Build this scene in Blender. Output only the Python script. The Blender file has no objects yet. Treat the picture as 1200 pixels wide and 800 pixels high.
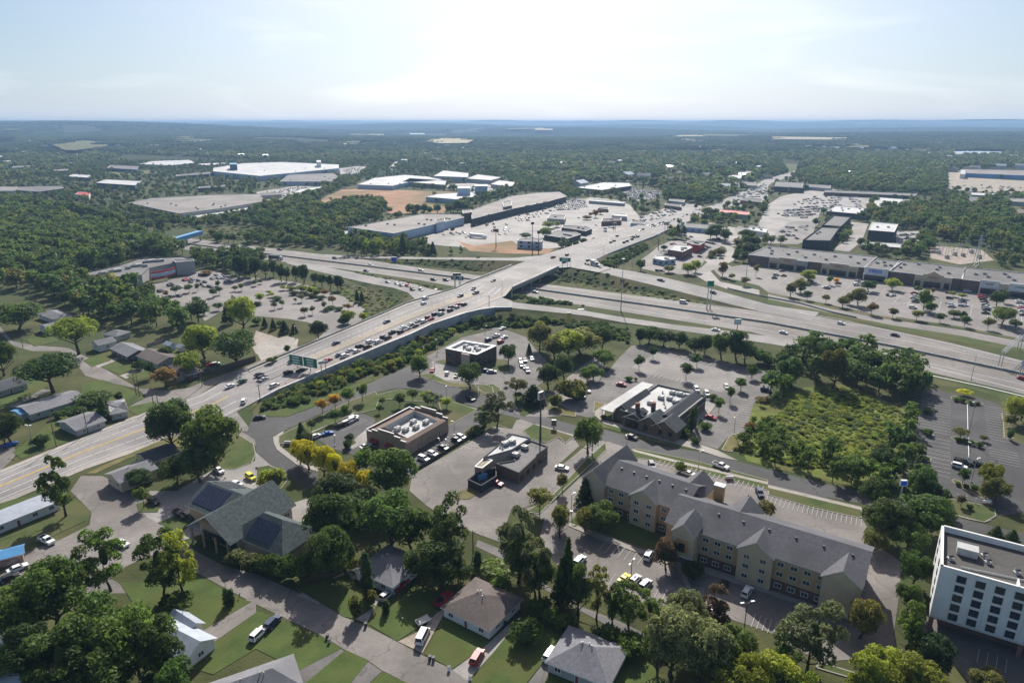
import bpy, bmesh, math, random
from mathutils import Vector, Matrix
from math import radians, sin, cos, pi, atan2, sqrt, tan
RND = random.Random(7)
SC = bpy.context.scene
COL = SC.collection
# ---------------------------------------------------------------- camera
H, F, PITCH = 110.0, 800.0, radians(17.81)
cam_d = bpy.data.cameras.new('camera'); cam = bpy.data.objects.new('camera', cam_d); COL.objects.link(cam)
cam.location = (0, 0, H); cam.rotation_euler = (radians(90) - PITCH, 0, 0)
cam_d.lens = 24; cam_d.sensor_width = 36; cam_d.clip_start = 1; cam_d.clip_end = 120000
SC.camera = cam
# ---------------------------------------------------------------- sky and sun
SUN_EL, SUN_AZ = radians(38), radians(3)         # azimuth measured from +Y towards +X
w = bpy.data.worlds.new('World'); SC.world = w; w.use_nodes = True
nt = w.node_tree; nt.nodes.clear()
out = nt.nodes.new('ShaderNodeOutputWorld'); bg = nt.nodes.new('ShaderNodeBackground')
sky = nt.nodes.new('ShaderNodeTexSky'); sky.sky_type = 'NISHITA'; sky.sun_disc = False
sky.sun_elevation = SUN_EL; sky.sun_rotation = SUN_AZ; sky.altitude = 200
sky.air_density = 1.0; sky.dust_density = 0.3; sky.ozone_density = 2.0
SKY_TINT, SKY_LOW, SKY_GLOW, SKY_CLOUD = (.30, .455, .55), (3.9, 4.5, 5.3), (11.0, 8.4, 7.0), (8.6, 8.8, 9.0)
bg.inputs['Strength'].default_value = 0.10
# thin cirrus drawn out along one direction
tc = nt.nodes.new('ShaderNodeTexCoord'); mp = nt.nodes.new('ShaderNodeMapping')
mp.inputs['Scale'].default_value = (1.6, 1.2, 9); mp.inputs['Rotation'].default_value = (0.1, 0.18, 0.3)
nz = nt.nodes.new('ShaderNodeTexNoise'); nz.inputs['Scale'].default_value = 1.7; nz.inputs['Detail'].default_value = 8; nz.inputs['Distortion'].default_value = 0.7
rp = nt.nodes.new('ShaderNodeValToRGB'); rp.color_ramp.elements[0].position = .5; rp.color_ramp.elements[0].color = (0, 0, 0, 1)
rp.color_ramp.elements[1].position = .78; rp.color_ramp.elements[1].color = (.5, .5, .5, 1)
L = nt.links.new
def wn(t, **k):
 n = nt.nodes.new(t)
 for q, v in k.items(): setattr(n, q, v)
 return n
def wmath(op, a, b=None):
 n = wn('ShaderNodeMath', operation=op)
 for i, q in enumerate((a, b)):
  if q is None: continue
  if isinstance(q, (int, float)): n.inputs[i].default_value = q
  else: L(q, n.inputs[i])
 return n.outputs[0]
def wmix(mode, fac, c1, c2):
 n = wn('ShaderNodeMixRGB', blend_type=mode)
 for i, q in enumerate((fac, c1, c2)):
  if isinstance(q, (int, float)): n.inputs[i].default_value = q
  elif isinstance(q, tuple): n.inputs[i].default_value = (*q, 1)
  else: L(q, n.inputs[i])
 return n.outputs[0]
sdir = Vector((sin(SUN_AZ) * cos(SUN_EL), cos(SUN_AZ) * cos(SUN_EL), sin(SUN_EL)))
dp = wn('ShaderNodeVectorMath', operation='DOT_PRODUCT'); L(tc.outputs['Generated'], dp.inputs[0]); dp.inputs[1].default_value = sdir
sx = wn('ShaderNodeSeparateXYZ'); L(tc.outputs['Generated'], sx.inputs[0])
glow = wmath('POWER', wmath('MAXIMUM', dp.outputs['Value'], 0.0), 6.0)         # forward scattering round the sun
low = wmath('POWER', wmath('SUBTRACT', 1.0, wmath('MINIMUM', wmath('MAXIMUM', sx.outputs['Z'], 0.0), 1.0)), 9.0)   # pale air near the horizon
c_ = wmix('MULTIPLY', 1.0, sky.outputs[0], SKY_TINT)
c_ = wmix('MIX', low, c_, SKY_LOW)
c_ = wmix('ADD', glow, c_, SKY_GLOW)
L(tc.outputs['Generated'], mp.inputs['Vector']); L(mp.outputs[0], nz.inputs['Vector']); L(nz.outputs[0], rp.inputs[0])
c_ = wmix('MIX', rp.outputs[0], c_, SKY_CLOUD)
L(c_, bg.inputs['Color']); L(bg.outputs[0], out.inputs[0])
sun_d = bpy.data.lights.new('sun', 'SUN'); sun = bpy.data.objects.new('sun', sun_d); COL.objects.link(sun)
sun_d.energy = 4.6; sun_d.angle = radians(0.53); sun_d.color = (1.0, 0.95, 0.87)
sun.rotation_euler = sdir.to_track_quat('Z', 'Y').to_euler(); sun.location = (0, 0, 400)
SC.view_settings.view_transform = 'Standard'; SC.view_settings.look = 'None'; SC.view_settings.exposure = 0.55; SC.view_settings.gamma = 1
SC.cycles.max_bounces = 6; SC.cycles.volume_bounces = 0; SC.cycles.transparent_max_bounces = 6
SC.cycles.diffuse_bounces = 3; SC.cycles.glossy_bounces = 2; SC.cycles.use_denoising = True
# ---------------------------------------------------------------- picture <-> ground geometry
def G(x, y, z=0.0):
 "point of the plane at height z seen in direction (x, y) of the 1200x800 view"
 u = (x - 600) / F; v = (400 - y) / F
 d = Vector((u, cos(PITCH) + v * sin(PITCH), -sin(PITCH) + v * cos(PITCH)))
 t = (z - H) / d.z
 return Vector((d.x * t, d.y * t, z))
def PX(p):
 "inverse of G"
 q = Vector((p[0], p[1], p[2] - H)); f = Vector((0, cos(PITCH), -sin(PITCH))); u = Vector((0, sin(PITCH), cos(PITCH)))
 zz = q.dot(f)
 return (600 + F * q.x / zz, 400 - F * q.dot(u) / zz, zz)
ORG = dict(a=(0,120), b=(300,120), c=(600,120), d=(900,120), e=(0,280), f=(300,280), g=(600,280), h=(900,280),
           i=(0,440), j=(300,440), k=(600,440), l=(900,440), m=(0,600), n=(300,600), o=(600,600), p=(900,600))
def Q(s, *v):
 "survey tile s, quarter units -> list of (x, y)"
 ox, oy = ORG[s]
 return [(ox + v[i] / 4, oy + v[i+1] / 4) for i in range(0, len(v), 2)]
def scale_at(x, y, z=0):
 p = G(x, y, z); return F / PX(p)[2]
# ---------------------------------------------------------------- mesh helpers
class MB:
 def __init__(s): s.v = []; s.f = []; s.m = []
 def vert(s, p): s.v.append(tuple(p)); return len(s.v) - 1
 def face(s, pts, m=0):
  i = len(s.v); s.v.extend(tuple(p) for p in pts); s.f.append(tuple(range(i, i + len(pts)))); s.m.append(m)
 def prism(s, pts, z0, z1, m=0, mt=None, bottom=False):
  "pts counter-clockwise xy"
  pts = ccw(pts); n = len(pts)
  s.face([(p[0], p[1], z1) for p in pts], m if mt is None else mt)
  for i in range(n):
   a, b = pts[i], pts[(i + 1) % n]
   s.face([(a[0], a[1], z0), (b[0], b[1], z0), (b[0], b[1], z1), (a[0], a[1], z1)], m)
  if bottom: s.face([(p[0], p[1], z0) for p in reversed(pts)], m)
 def box(s, c, d, m=0, rz=0.0, R=None):
  cx, cy, cz = c; hx, hy, hz = d[0] / 2, d[1] / 2, d[2] / 2
  cr, sr = cos(rz), sin(rz)
  P = []
  for dz in (-hz, hz):
   for dx, dy in ((-hx, -hy), (hx, -hy), (hx, hy), (-hx, hy)):
    P.append((cx + dx * cr - dy * sr, cy + dx * sr + dy * cr, cz + dz))
  for q in ((3,2,1,0), (4,5,6,7), (0,1,5,4), (1,2,6,5), (2,3,7,6), (3,0,4,7)):
   s.face([P[k] for k in q], m)
 def tube(s, a, b, r0, r1=None, n=8, m=0, cap=True):
  a = Vector(a); b = Vector(b); r1 = r0 if r1 is None else r1
  t = (b - a).normalized(); u = t.orthogonal().normalized(); w_ = t.cross(u)
  A = [a + (u * cos(2*pi*k/n) + w_ * sin(2*pi*k/n)) * r0 for k in range(n)]
  B = [b + (u * cos(2*pi*k/n) + w_ * sin(2*pi*k/n)) * r1 for k in range(n)]
  for k in range(n):
   j = (k + 1) % n; s.face([A[k], A[j], B[j], B[k]], m)
  if cap: s.face(B, m); s.face(A[::-1], m)
 def beam(s, a, b, w, h, m=0):
  a = Vector(a); b = Vector(b); t = (b - a); l = t.length; t.normalize()
  x = Vector((0,0,1)).cross(t)
  if x.length < 1e-3: x = Vector((1,0,0))
  x.normalize(); y = t.cross(x)
  P = [p + x*sx*w/2 + y*sy*h/2 for p in (a, b) for sx, sy in ((-1,-1),(1,-1),(1,1),(-1,1))]
  for q in ((3,2,1,0), (4,5,6,7), (0,1,5,4), (1,2,6,5), (2,3,7,6), (3,0,4,7)): s.face([P[k] for k in q], m)
 def sphere(s, c, r, n=8, k=5, m=0, sq=(1,1,1)):
  for i in range(k):
   t0, t1 = pi*i/k, pi*(i+1)/k
   for j in range(n):
    p0, p1 = 2*pi*j/n, 2*pi*(j+1)/n
    def V(t, p): return (c[0]+r*sq[0]*sin(t)*cos(p), c[1]+r*sq[1]*sin(t)*sin(p), c[2]+r*sq[2]*cos(t))
    q = [V(t0,p0), V(t1,p0), V(t1,p1), V(t0,p1)]
    if i == 0: q = q[1:]; q = [V(0,0), V(t1,p0), V(t1,p1)]
    elif i == k-1: q = [V(t0,p0), V(pi,0), V(t0,p1)]
    s.face(q, m)
 def mesh(s, name, mats, smooth=False):
  me = bpy.data.meshes.new(name); me.from_pydata(s.v, [], s.f)
  for m in mats: me.materials.append(m)
  if len(mats) > 1: me.polygons.foreach_set('material_index', s.m)
  if smooth: me.polygons.foreach_set('use_smooth', [True] * len(s.f))
  me.update(); return me
 def build(s, name, mats, parent=None, smooth=False):
  if not isinstance(mats, (list, tuple)): mats = [mats]
  o = bpy.data.objects.new(name, s.mesh(name, mats, smooth)); COL.objects.link(o)
  if parent: o.parent = parent
  return o
def ccw(pts):
 a = sum(pts[i][0]*pts[(i+1)%len(pts)][1] - pts[(i+1)%len(pts)][0]*pts[i][1] for i in range(len(pts)))
 return list(pts) if a > 0 else list(pts)[::-1]
THINGS = []
def tag(o, label, cat, group=None, where=None):
 o['label'] = label; o['category'] = cat
 if group: o['group'] = group
 THINGS.append(o); return o
def struct(o, kind='structure'):
 o['kind'] = kind; return o
def empty(name, loc, rz=0.0):
 o = bpy.data.objects.new(name, None); COL.objects.link(o); o.location = loc; o.rotation_euler = (0, 0, rz)
 o.empty_display_size = 1; return o
def thing(name, label, cat, loc, rz=0.0, group=None):
 return tag(empty(name, loc, rz), label, cat, group)
def add(name, me, parent, loc=None, rot=None, scale=None, label=None):
 o = bpy.data.objects.new(name, me); COL.objects.link(o); o.parent = parent
 if loc is not None: o.location = loc
 if rot is not None: o.rotation_euler = rot
 if scale is not None: o.scale = scale
 if label: o['label'] = label
 return o
def inside(p, poly):
 x, y = p[0], p[1]; c = False; n = len(poly); j = n - 1
 for i in range(n):
  xi, yi = poly[i][0], poly[i][1]; xj, yj = poly[j][0], poly[j][1]
  if (yi > y) != (yj > y) and x < (xj - xi) * (y - yi) / (yj - yi) + xi: c = not c
  j = i
 return c
# ---------------------------------------------------------------- materials
def mat(name, c1, c2=None, scale=0.3, rough=0.9, bump=0.0, bscale=None, spec=0.3, metal=0.0, obj_color=False, coords='pos', stops=(.35,.65), c3=None, s3=0.02, trans=0.0, rnd=0.0, detail=5):
 m = bpy.data.materials.new(name); m.use_nodes = True; t = m.node_tree; N = t.nodes; K = t.links.new
 b = N['Principled BSDF']; b.inputs['Roughness'].default_value = rough; b.inputs['Metallic'].default_value = metal
 b.inputs['Specular IOR Level'].default_value = spec
 ge = N.new('ShaderNodeNewGeometry') if coords == 'pos' else N.new('ShaderNodeTexCoord')
 vec = ge.outputs['Position'] if coords == 'pos' else ge.outputs['Object']
 col = None
 if c2 is not None:
  n = N.new('ShaderNodeTexNoise'); n.inputs['Scale'].default_value = scale; n.inputs['Detail'].default_value = detail; n.inputs['Roughness'].default_value = .6
  K(vec, n.inputs['Vector'])
  r = N.new('ShaderNodeValToRGB'); e = r.color_ramp.elements
  e[0].position, e[1].position = stops; e[0].color = (*c1, 1); e[1].color = (*c2, 1)
  K(n.outputs[0], r.inputs[0]); col = r.outputs[0]
 if c3 is not None:
  n = N.new('ShaderNodeTexNoise'); n.inputs['Scale'].default_value = s3; n.inputs['Detail'].default_value = 4
  K(vec, n.inputs['Vector'])
  r = N.new('ShaderNodeValToRGB'); e = r.color_ramp.elements; e[0].position, e[1].position = .45, .62
  e[0].color = (0,0,0,1); e[1].color = (1,1,1,1); K(n.outputs[0], r.inputs[0])
  x = N.new('ShaderNodeMixRGB'); K(r.outputs[0], x.inputs['Fac']); K(col, x.inputs['Color1']); x.inputs['Color2'].default_value = (*c3, 1); col = x.outputs[0]
 if obj_color:
  oi = N.new('ShaderNodeObjectInfo'); K(oi.outputs['Color'], b.inputs['Base Color'])
 elif col is not None:
  if rnd:
   oi = N.new('ShaderNodeObjectInfo'); hs = N.new('ShaderNodeHueSaturation')
   a = N.new('ShaderNodeMapRange'); a.inputs[3].default_value = .5 - .012*rnd; a.inputs[4].default_value = .5 + .018*rnd; K(oi.outputs['Random'], a.inputs[0]); K(a.outputs[0], hs.inputs['Hue'])
   mu = N.new('ShaderNodeMath'); mu.operation = 'MULTIPLY'; mu.inputs[1].default_value = 7.77; K(oi.outputs['Random'], mu.inputs[0])
   fr = N.new('ShaderNodeMath'); fr.operation = 'FRACT'; K(mu.outputs[0], fr.inputs[0])
   a2 = N.new('ShaderNodeMapRange'); a2.inputs[3].default_value = 1 - .28*rnd; a2.inputs[4].default_value = 1 + .35*rnd; K(fr.outputs[0], a2.inputs[0]); K(a2.outputs[0], hs.inputs['Value'])
   K(col, hs.inputs['Color']); col = hs.outputs[0]
  K(col, b.inputs['Base Color'])
 else: b.inputs['Base Color'].default_value = (*c1, 1)
 if bump:
  n = N.new('ShaderNodeTexNoise'); n.inputs['Scale'].default_value = bscale or scale * 6; n.inputs['Detail'].default_value = 4; K(vec, n.inputs['Vector'])
  bp = N.new('ShaderNodeBump'); bp.inputs['Strength'].default_value = bump; bp.inputs['Distance'].default_value = .3
  K(n.outputs[0], bp.inputs['Height']); K(bp.outputs[0], b.inputs['Normal'])
 if trans:
  tr = N.new('ShaderNodeBsdfTranslucent'); ms = N.new('ShaderNodeMixShader'); ms.inputs[0].default_value = trans
  if col is not None: K(col, tr.inputs['Color'])
  else: tr.inputs['Color'].default_value = (*c1, 1)
  K(b.outputs[0], ms.inputs[1]); K(tr.outputs[0], ms.inputs[2]); K(ms.outputs[0], N['Material Output'].inputs[0])
 return m
M = {}
def asphalt(name, c, v=.25, patch=None, spec=.35, rough=.82, crack=.5):
 c = tuple(x*.92 for x in c); hi = tuple(x*(1+v) for x in c); lo = tuple(x*(1-v) for x in c)
 c = tuple(x*.9 for x in c); m = mat(name, lo, hi, .12, rough, .12, 1.5, spec, c3=patch or tuple(x*(1-v*1.3) for x in c), s3=.035, stops=(.3,.7), detail=8)
 if crack:      # sealed cracks, fine grit and worn streaks
  N = m.node_tree.nodes; K = m.node_tree.links.new; b = N['Principled BSDF']; src = b.inputs['Base Color'].links[0].from_socket
  ge = N.new('ShaderNodeNewGeometry'); nz_ = N.new('ShaderNodeTexNoise'); nz_.inputs['Scale'].default_value = .25; K(ge.outputs['Position'], nz_.inputs['Vector'])
  ad = N.new('ShaderNodeVectorMath'); ad.operation = 'MULTIPLY_ADD'; K(nz_.outputs['Color'], ad.inputs[0]); ad.inputs[1].default_value = (7, 7, 0); K(ge.outputs['Position'], ad.inputs[2])
  vo = N.new('ShaderNodeTexVoronoi'); vo.feature = 'DISTANCE_TO_EDGE'; vo.inputs['Scale'].default_value = .075; K(ad.outputs[0], vo.inputs['Vector'])
  lt = N.new('ShaderNodeMath'); lt.operation = 'LESS_THAN'; lt.inputs[1].default_value = .012; K(vo.outputs['Distance'], lt.inputs[0])
  mu = N.new('ShaderNodeMath'); mu.operation = 'MULTIPLY'; mu.inputs[1].default_value = crack; K(lt.outputs[0], mu.inputs[0])
  x = N.new('ShaderNodeMixRGB'); K(mu.outputs[0], x.inputs['Fac']); K(src, x.inputs['Color1']); x.inputs['Color2'].default_value = (*[q*.45 for q in c], 1)
  n2 = N.new('ShaderNodeTexNoise'); n2.inputs['Scale'].default_value = .9; n2.inputs['Detail'].default_value = 6; n2.inputs['Roughness'].default_value = .75; K(ge.outputs['Position'], n2.inputs['Vector'])
  mr = N.new('ShaderNodeMapRange'); mr.inputs[1].default_value = .3; mr.inputs[2].default_value = .7; mr.inputs[3].default_value = .84; mr.inputs[4].default_value = 1.12; K(n2.outputs[0], mr.inputs[0])
  y = N.new('ShaderNodeMixRGB'); y.blend_type = 'MULTIPLY'; y.inputs['Fac'].default_value = 1; K(x.outputs[0], y.inputs['Color1']); K(mr.outputs[0], y.inputs['Color2']); K(y.outputs[0], b.inputs['Base Color'])
 return m
M['asphalt'] = asphalt('asphalt', (.155,.145,.138))
M['asphalt_dark'] = asphalt('asphalt_dark', (.07,.069,.07), .2)
M['asphalt_pale'] = asphalt('asphalt_pale', (.215,.195,.18), .22)
M['concrete'] = asphalt('concrete', (.33,.31,.29), .16, crack=.35)
M['highway'] = asphalt('highway_concrete', (.24,.222,.208), .15, crack=.3)
M['arterial'] = asphalt('arterial_paving', (.275,.26,.25), .14, crack=.3)
M['sidewalk'] = asphalt('sidewalk_concrete', (.38,.35,.31), .12)
M['kerb'] = mat('kerb_concrete', (.24,.225,.20), (.31,.29,.26), .6)
M['gravel'] = mat('gravel_ground', (.24,.20,.16), (.38,.33,.28), .25, bump=.3, bscale=2)
M['grass'] = mat('mown_grass', (.05,.075,.022), (.088,.11,.036), .18, .95, .5, 3, .15, c3=(.105,.10,.045), s3=.05, detail=8)
M['lawn'] = mat('lawn_grass', (.052,.082,.022), (.088,.12,.034), .15, .95, .5, 4, .15, c3=(.085,.098,.03), s3=.08, detail=8)
M['dry'] = mat('dry_grass', (.11,.105,.04), (.20,.17,.08), .15, .95, .5, 3, .15, c3=(.07,.10,.03), s3=.06, detail=8)
M['scrub'] = mat('scrub_ground', (.03,.05,.018), (.09,.11,.04), .12, .95, .8, .8, .1, c3=(.12,.11,.055), s3=.03, detail=8)
M['soil'] = mat('bare_soil', (.30,.17,.10), (.42,.26,.17), .03, .95, .4, .4, .1, c3=(.20,.16,.09), s3=.012)
M['forest'] = mat('forest_floor', (.018,.03,.012), (.04,.055,.02), .02, 1, .8, .1, .05, c3=(.05,.06,.025), s3=.0015)
M['white'] = mat('white_paint', (.72,.72,.70), (.8,.8,.78), 1.0, .6)
M['yellow'] = mat('yellow_paint', (.62,.42,.08), (.7,.5,.12), 1.0, .6)
M['barrier'] = mat('barrier_concrete', (.30,.30,.28), (.42,.42,.39), .4)
M['wall_concrete'] = mat('wall_concrete', (.36,.36,.36), (.46,.46,.46), .25)
M['bark'] = mat('bark', (.05,.037,.027), (.10,.08,.06), 3, .95, .6, 8, .1, coords='obj')
M['glass'] = mat('window_glass', (.03,.045,.06), rough=.12, spec=.6)
M['steel'] = mat('galvanised_steel', (.42,.43,.44), (.5,.51,.52), 2, .45, metal=.6, coords='obj')
M['dark'] = mat('dark_metal', (.05,.05,.055), rough=.55)
M['black'] = mat('black_rubber', (.02,.02,.022), rough=.8)
M['wood'] = mat('pole_wood', (.13,.095,.07), (.2,.15,.11), 2, .9, coords='obj')
M['sign_green'] = mat('sign_green', (.01,.19,.10), (.012,.21,.12), 3, .5)
M['sign_white'] = mat('sign_white', (.8,.8,.8), rough=.5)
def flat(name, c, rough=.7, spec=.3, v=.1, scale=.5, **k):
 if name in M: return M[name]
 M[name] = mat(name, tuple(x*(1-v) for x in c), tuple(min(1, x*(1+v)) for x in c), scale, rough, spec=spec, **k); return M[name]
# ---------------------------------------------------------------- ground, roads, lots
ORG8 = dict(A=(200,400), B=(450,290), C=(590,260), D=(1050,290), E=(900,280), F=(200,560), G=(640,520), H=(780,560), I=(290,420), J=(430,380),
   K=(560,360), L=(560,450), M=(420,460), N=(690,430), O=(820,430), P=(540,490), R=(1050,440), S=(1050,530), T=(870,240), U=(740,260),
   V=(600,220), W=(400,220), X=(130,280), Y=(280,300))
ORG8.update({'0': (0,560), '1': (100,500), '2': (0,430), '3': (100,380), '4': (460,640), '5': (630,700)})
ORG10 = {'6': (1080,600), '7': (1080,680)}
def Q(s, *v):
 "survey tile s -> list of (x, y); lower-case tiles in quarter units, upper-case in eighths, '-' full units"
 if s == '-': return [(v[i], v[i+1]) for i in range(0, len(v), 2)]
 if s in ORG: (ox, oy), k = ORG[s], 4
 elif s in ORG10: (ox, oy), k = ORG10[s], 10
 else: (ox, oy), k = ORG8[s], 8
 return [(ox + v[i] / k, oy + v[i+1] / k) for i in range(0, len(v), 2)]
KEEP = []            # world polygons where no tree of a wood may stand
def tri(pts):
 from mathutils.geometry import tessellate_polygon
 return tessellate_polygon([[Vector((p[0], p[1], 0)) for p in pts]])
def untangle(P):
 P = list(P); n = len(P)
 def o(p, q, r): return (q[0]-p[0])*(r[1]-p[1])-(q[1]-p[1])*(r[0]-p[0])
 for _ in range(30):
  hit = False
  for i in range(n):
   for j in range(i+2, n):
    if i == 0 and j == n-1: continue
    a, b, c, d = P[i], P[i+1], P[j], P[(j+1) % n]
    if o(a,b,c)*o(a,b,d) < 0 and o(c,d,a)*o(c,d,b) < 0: P[i+1:j+1] = P[i+1:j+1][::-1]; hit = True
  if not hit: break
 return P
def sheet(name, mk, lev, px, keep=True, world=False, z=0.0, kerb=False, kind='structure', thick=0.0):
 P = [(p[0], p[1]) for p in px] if world else [tuple(G(x, y, z)[:2]) for x, y in px]
 P = ccw(untangle(P)); zz = z + .014 * lev + thick + (len(bpy.data.meshes) % 11) * .0012
 b = MB()
 for t in tri(P): b.face([(P[i][0], P[i][1], zz) for i in t], 0)
 if thick:
  n = len(P)
  for i in range(n):
   a, c = P[i], P[(i+1) % n]
   b.face([(a[0],a[1],z-.1), (c[0],c[1],z-.1), (c[0],c[1],zz), (a[0],a[1],zz)], 1)
 o = b.build(name, [M[mk], M['kerb']]); o['kind'] = kind
 # make faces point up
 me = o.data
 for p in me.polygons:
  if p.material_index == 0 and p.normal.z < 0: p.flip()
 me.update()
 if keep: KEEP.append(P)
 if kerb:
  k = MB(); n = len(P)
  for i in range(n):
   a, c = Vector((*P[i], 0)), Vector((*P[(i+1) % n], 0))
   if (c - a).length < .3: continue
   d = (c - a).normalized(); q = Vector((-d.y, d.x, 0)) * .15
   aa = a - d * .0; k.face([(a.x, a.y, zz+.01), (c.x, c.y, zz+.01), (c.x+q.x*2, c.y+q.y*2, zz+.01), (a.x+q.x*2, a.y+q.y*2, zz+.01)], 0)
  ko = k.build('kerb', M['kerb'], parent=o)
 return o
# base sheet: near ground, then forested country with low hills
def hills(x, y):
 d = sqrt(x*x + y*y)
 if d < 2600: return 0.0
 f = min(1, (d - 2600) / 5000)
 h = 22*sin(x/1900+1.3)*sin(y/1500+.4) + 14*sin(x/840+y/1100) + 10*sin(y/620-x/2300+2) + 20*sin(x/5200+y/3900+.8)
 return f * (h * (1 + min(1.2, d / 14000)) + 14) + min(1, max(0, (d-9000)/9000)) * 26
KEYS = []
b = MB(); ys = [-260, 0, 60, 140, 300, 600, 1000, 1500, 2000, 2600, 3000]
y = 3400
while y < 60000: ys.append(y); y *= 1.045
cols = 60; rows_ = []
for y in ys:
 hw = max(600, y * 1.15)
 rows_.append([b.vert(((c / cols * 2 - 1) * hw, y, hills((c / cols * 2 - 1) * hw, y))) for c in range(cols + 1)])
for r in range(len(rows_) - 1):
 for c in range(cols):
  b.f.append((rows_[r][c], rows_[r][c+1], rows_[r+1][c+1], rows_[r+1][c])); b.m.append(0 if ys[r] < 1500 else 1)
M['near_ground'] = mat('rough_grassland', (.045,.055,.02), (.10,.10,.042), .05, .95, .6, 1.2, .12, c3=(.05,.07,.024), s3=.015, detail=9)
struct(b.build('ground', [M['near_ground'], M['forest']], smooth=False))
# raised roads: rows of (north edge, south edge, z)
RIB = []      # (centre, halfwidth, z)
def loft(name, mk, rows, zoff=0.06, skirt=2.6, side='both', thick=0, keep=True, subdiv=8):
 R = []
 for (n, s, z) in rows:
  R.append((G(*n, z), G(*s, z), z))
 # subdivide for smoothness
 S = []
 for i in range(len(R) - 1):
  for k in range(subdiv):
   t = k / subdiv; S.append((R[i][0].lerp(R[i+1][0], t), R[i][1].lerp(R[i+1][1], t), R[i][2]*(1-t) + R[i+1][2]*t))
 S.append(R[-1])
 b = MB()
 for i in range(len(S) - 1):
  a, c, e, f = S[i][0], S[i+1][0], S[i+1][1], S[i][1]
  up = Vector((0,0,zoff))
  b.face([f+up, e+up, c+up, a+up], 0)
  if thick:
   dn = Vector((0,0,-thick))
   b.face([a+dn, c+dn, e+dn, f+dn], 0); b.face([a+up, c+up, c+dn, a+dn], 0); b.face([e+up, f+up, f+dn, e+dn], 0)
  RIB.append(((a+c+e+f)/4, max((a-f).length, 6)/2, (S[i][2]+S[i+1][2])/2))
  if keep: KEEP.append(ccw([(q.x, q.y) for q in (a, c, e, f)]))
 o = struct(b.build(name, [M[mk]]))
 if skirt and not thick:
  k = MB()
  for w_, (u, v) in (('n', (0, 1)), ('s', (1, 0))):
   if side != 'both' and side != w_: continue
   for i in range(len(S) - 1):
    P = []
    for q in (S[i], S[i+1]):
     e = q[u]; d = (q[u] - q[v]); d.z = 0; d.normalize()
     j = max(0, min(len(S)-2, i)); tn = (S[j+1][u] - S[j][u]); tn.z = 0; tn.normalize()
     nn = Vector((-tn.y, tn.x, 0));  nn = nn if nn.dot(d) > 0 else -nn
     P.append((e + Vector((0,0,.03)), Vector((e.x, e.y, 0)) + nn * (q[2] * skirt + .4) + Vector((0,0,-.3))))
    if S[i][2] > .05 or S[i+1][2] > .05: k.face([P[0][0], P[1][0], P[1][1], P[0][1]], 0)
  if k.f: struct(k.build('embankment', M['scrub']))
 return S
def zat(p, z0=0):
 bz, bd = 0.0, 1e9
 for c, hwid, z in RIB:
  d = (Vector((p[0], p[1])) - Vector((c.x, c.y))).length
  if d < hwid + 3 and d - hwid < bd: bd = d - hwid; bz = z + .06
 return bz
def GS(x, y):
 "point on whatever surface is seen at (x, y)"
 z = 0.0
 for _ in range(8):
  z = .5 * z + .5 * zat(G(x, y, z))
 return G(x, y, z)
hw_rows = [((60,249),(60,254)), ((100,258),(100,265)), ((152,269),(165,279)), ((205,277),(200,289)), ((265,285),(255,300)), ((300,289),(300,303)), ((420,303),(400,315)),
           ((500,315),(490,328)), ((565,324),(545,338)), ((647,334),(620,348)), ((760,348),(735,366)), ((900,366),(880,389)), ((960,371),(942,405)),
           ((1040,386),(1020,421)), ((1115,402),(1085,435)), ((1200,423),(1180,457)), ((1330,457),(1310,491))]
HW = [(G(*n), G(*s)) for n, s in hw_rows]
b = MB()
for i in range(len(HW) - 1):
 a, f = HW[i]; c, e = HW[i+1]; u = Vector((0,0,.05)); b.face([f+u, e+u, c+u, a+u])
 KEEP.append(ccw([(q.x, q.y) for q in (a, c, e, f)]))
struct(b.build('highway', M['highway']))
med = Q('-', 60,251, 100,261, 150,272.5, 185,280, 220,286, 305,297, 420,311, 547,327, 625,339, 760,358, 900,378.5, 1050,407, 1200,439, 1320,466)
MED = [G(*p) for p in med]
def wall_along(name, pts, h, w, m, label=None, cat=None, z=0.0, group=None):
 k = MB()
 for i in range(len(pts) - 1):
  a, c = Vector(pts[i]), Vector(pts[i+1]); za = a.z if a.z else z; zc = c.z if c.z else z
  d = (c - a); d.z = 0; d.normalize(); n = Vector((-d.y, d.x, 0)) * w / 2
  A = [a + n, a - n, c - n, c + n]
  lo = [Vector((q.x, q.y, zz)) for q, zz in zip(A, (za, za, zc, zc))]; hi = [q + Vector((0,0,h)) for q in lo]
  k.face(hi)
  for i_, j_ in ((0,1),(1,2),(2,3),(3,0)): k.face([lo[i_], lo[j_], hi[j_], hi[i_]])
 o = k.build(name, m)
 bm = bmesh.new(); bm.from_mesh(o.data); bmesh.ops.recalc_face_normals(bm, faces=bm.faces); bm.to_mesh(o.data); bm.free()
 if label: tag(o, label, cat, group)
 return o
wall_along('median_barrier', MED, 1.1, .9, M['barrier'], 'long grey concrete barrier down the middle of the highway', 'barrier')
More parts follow.
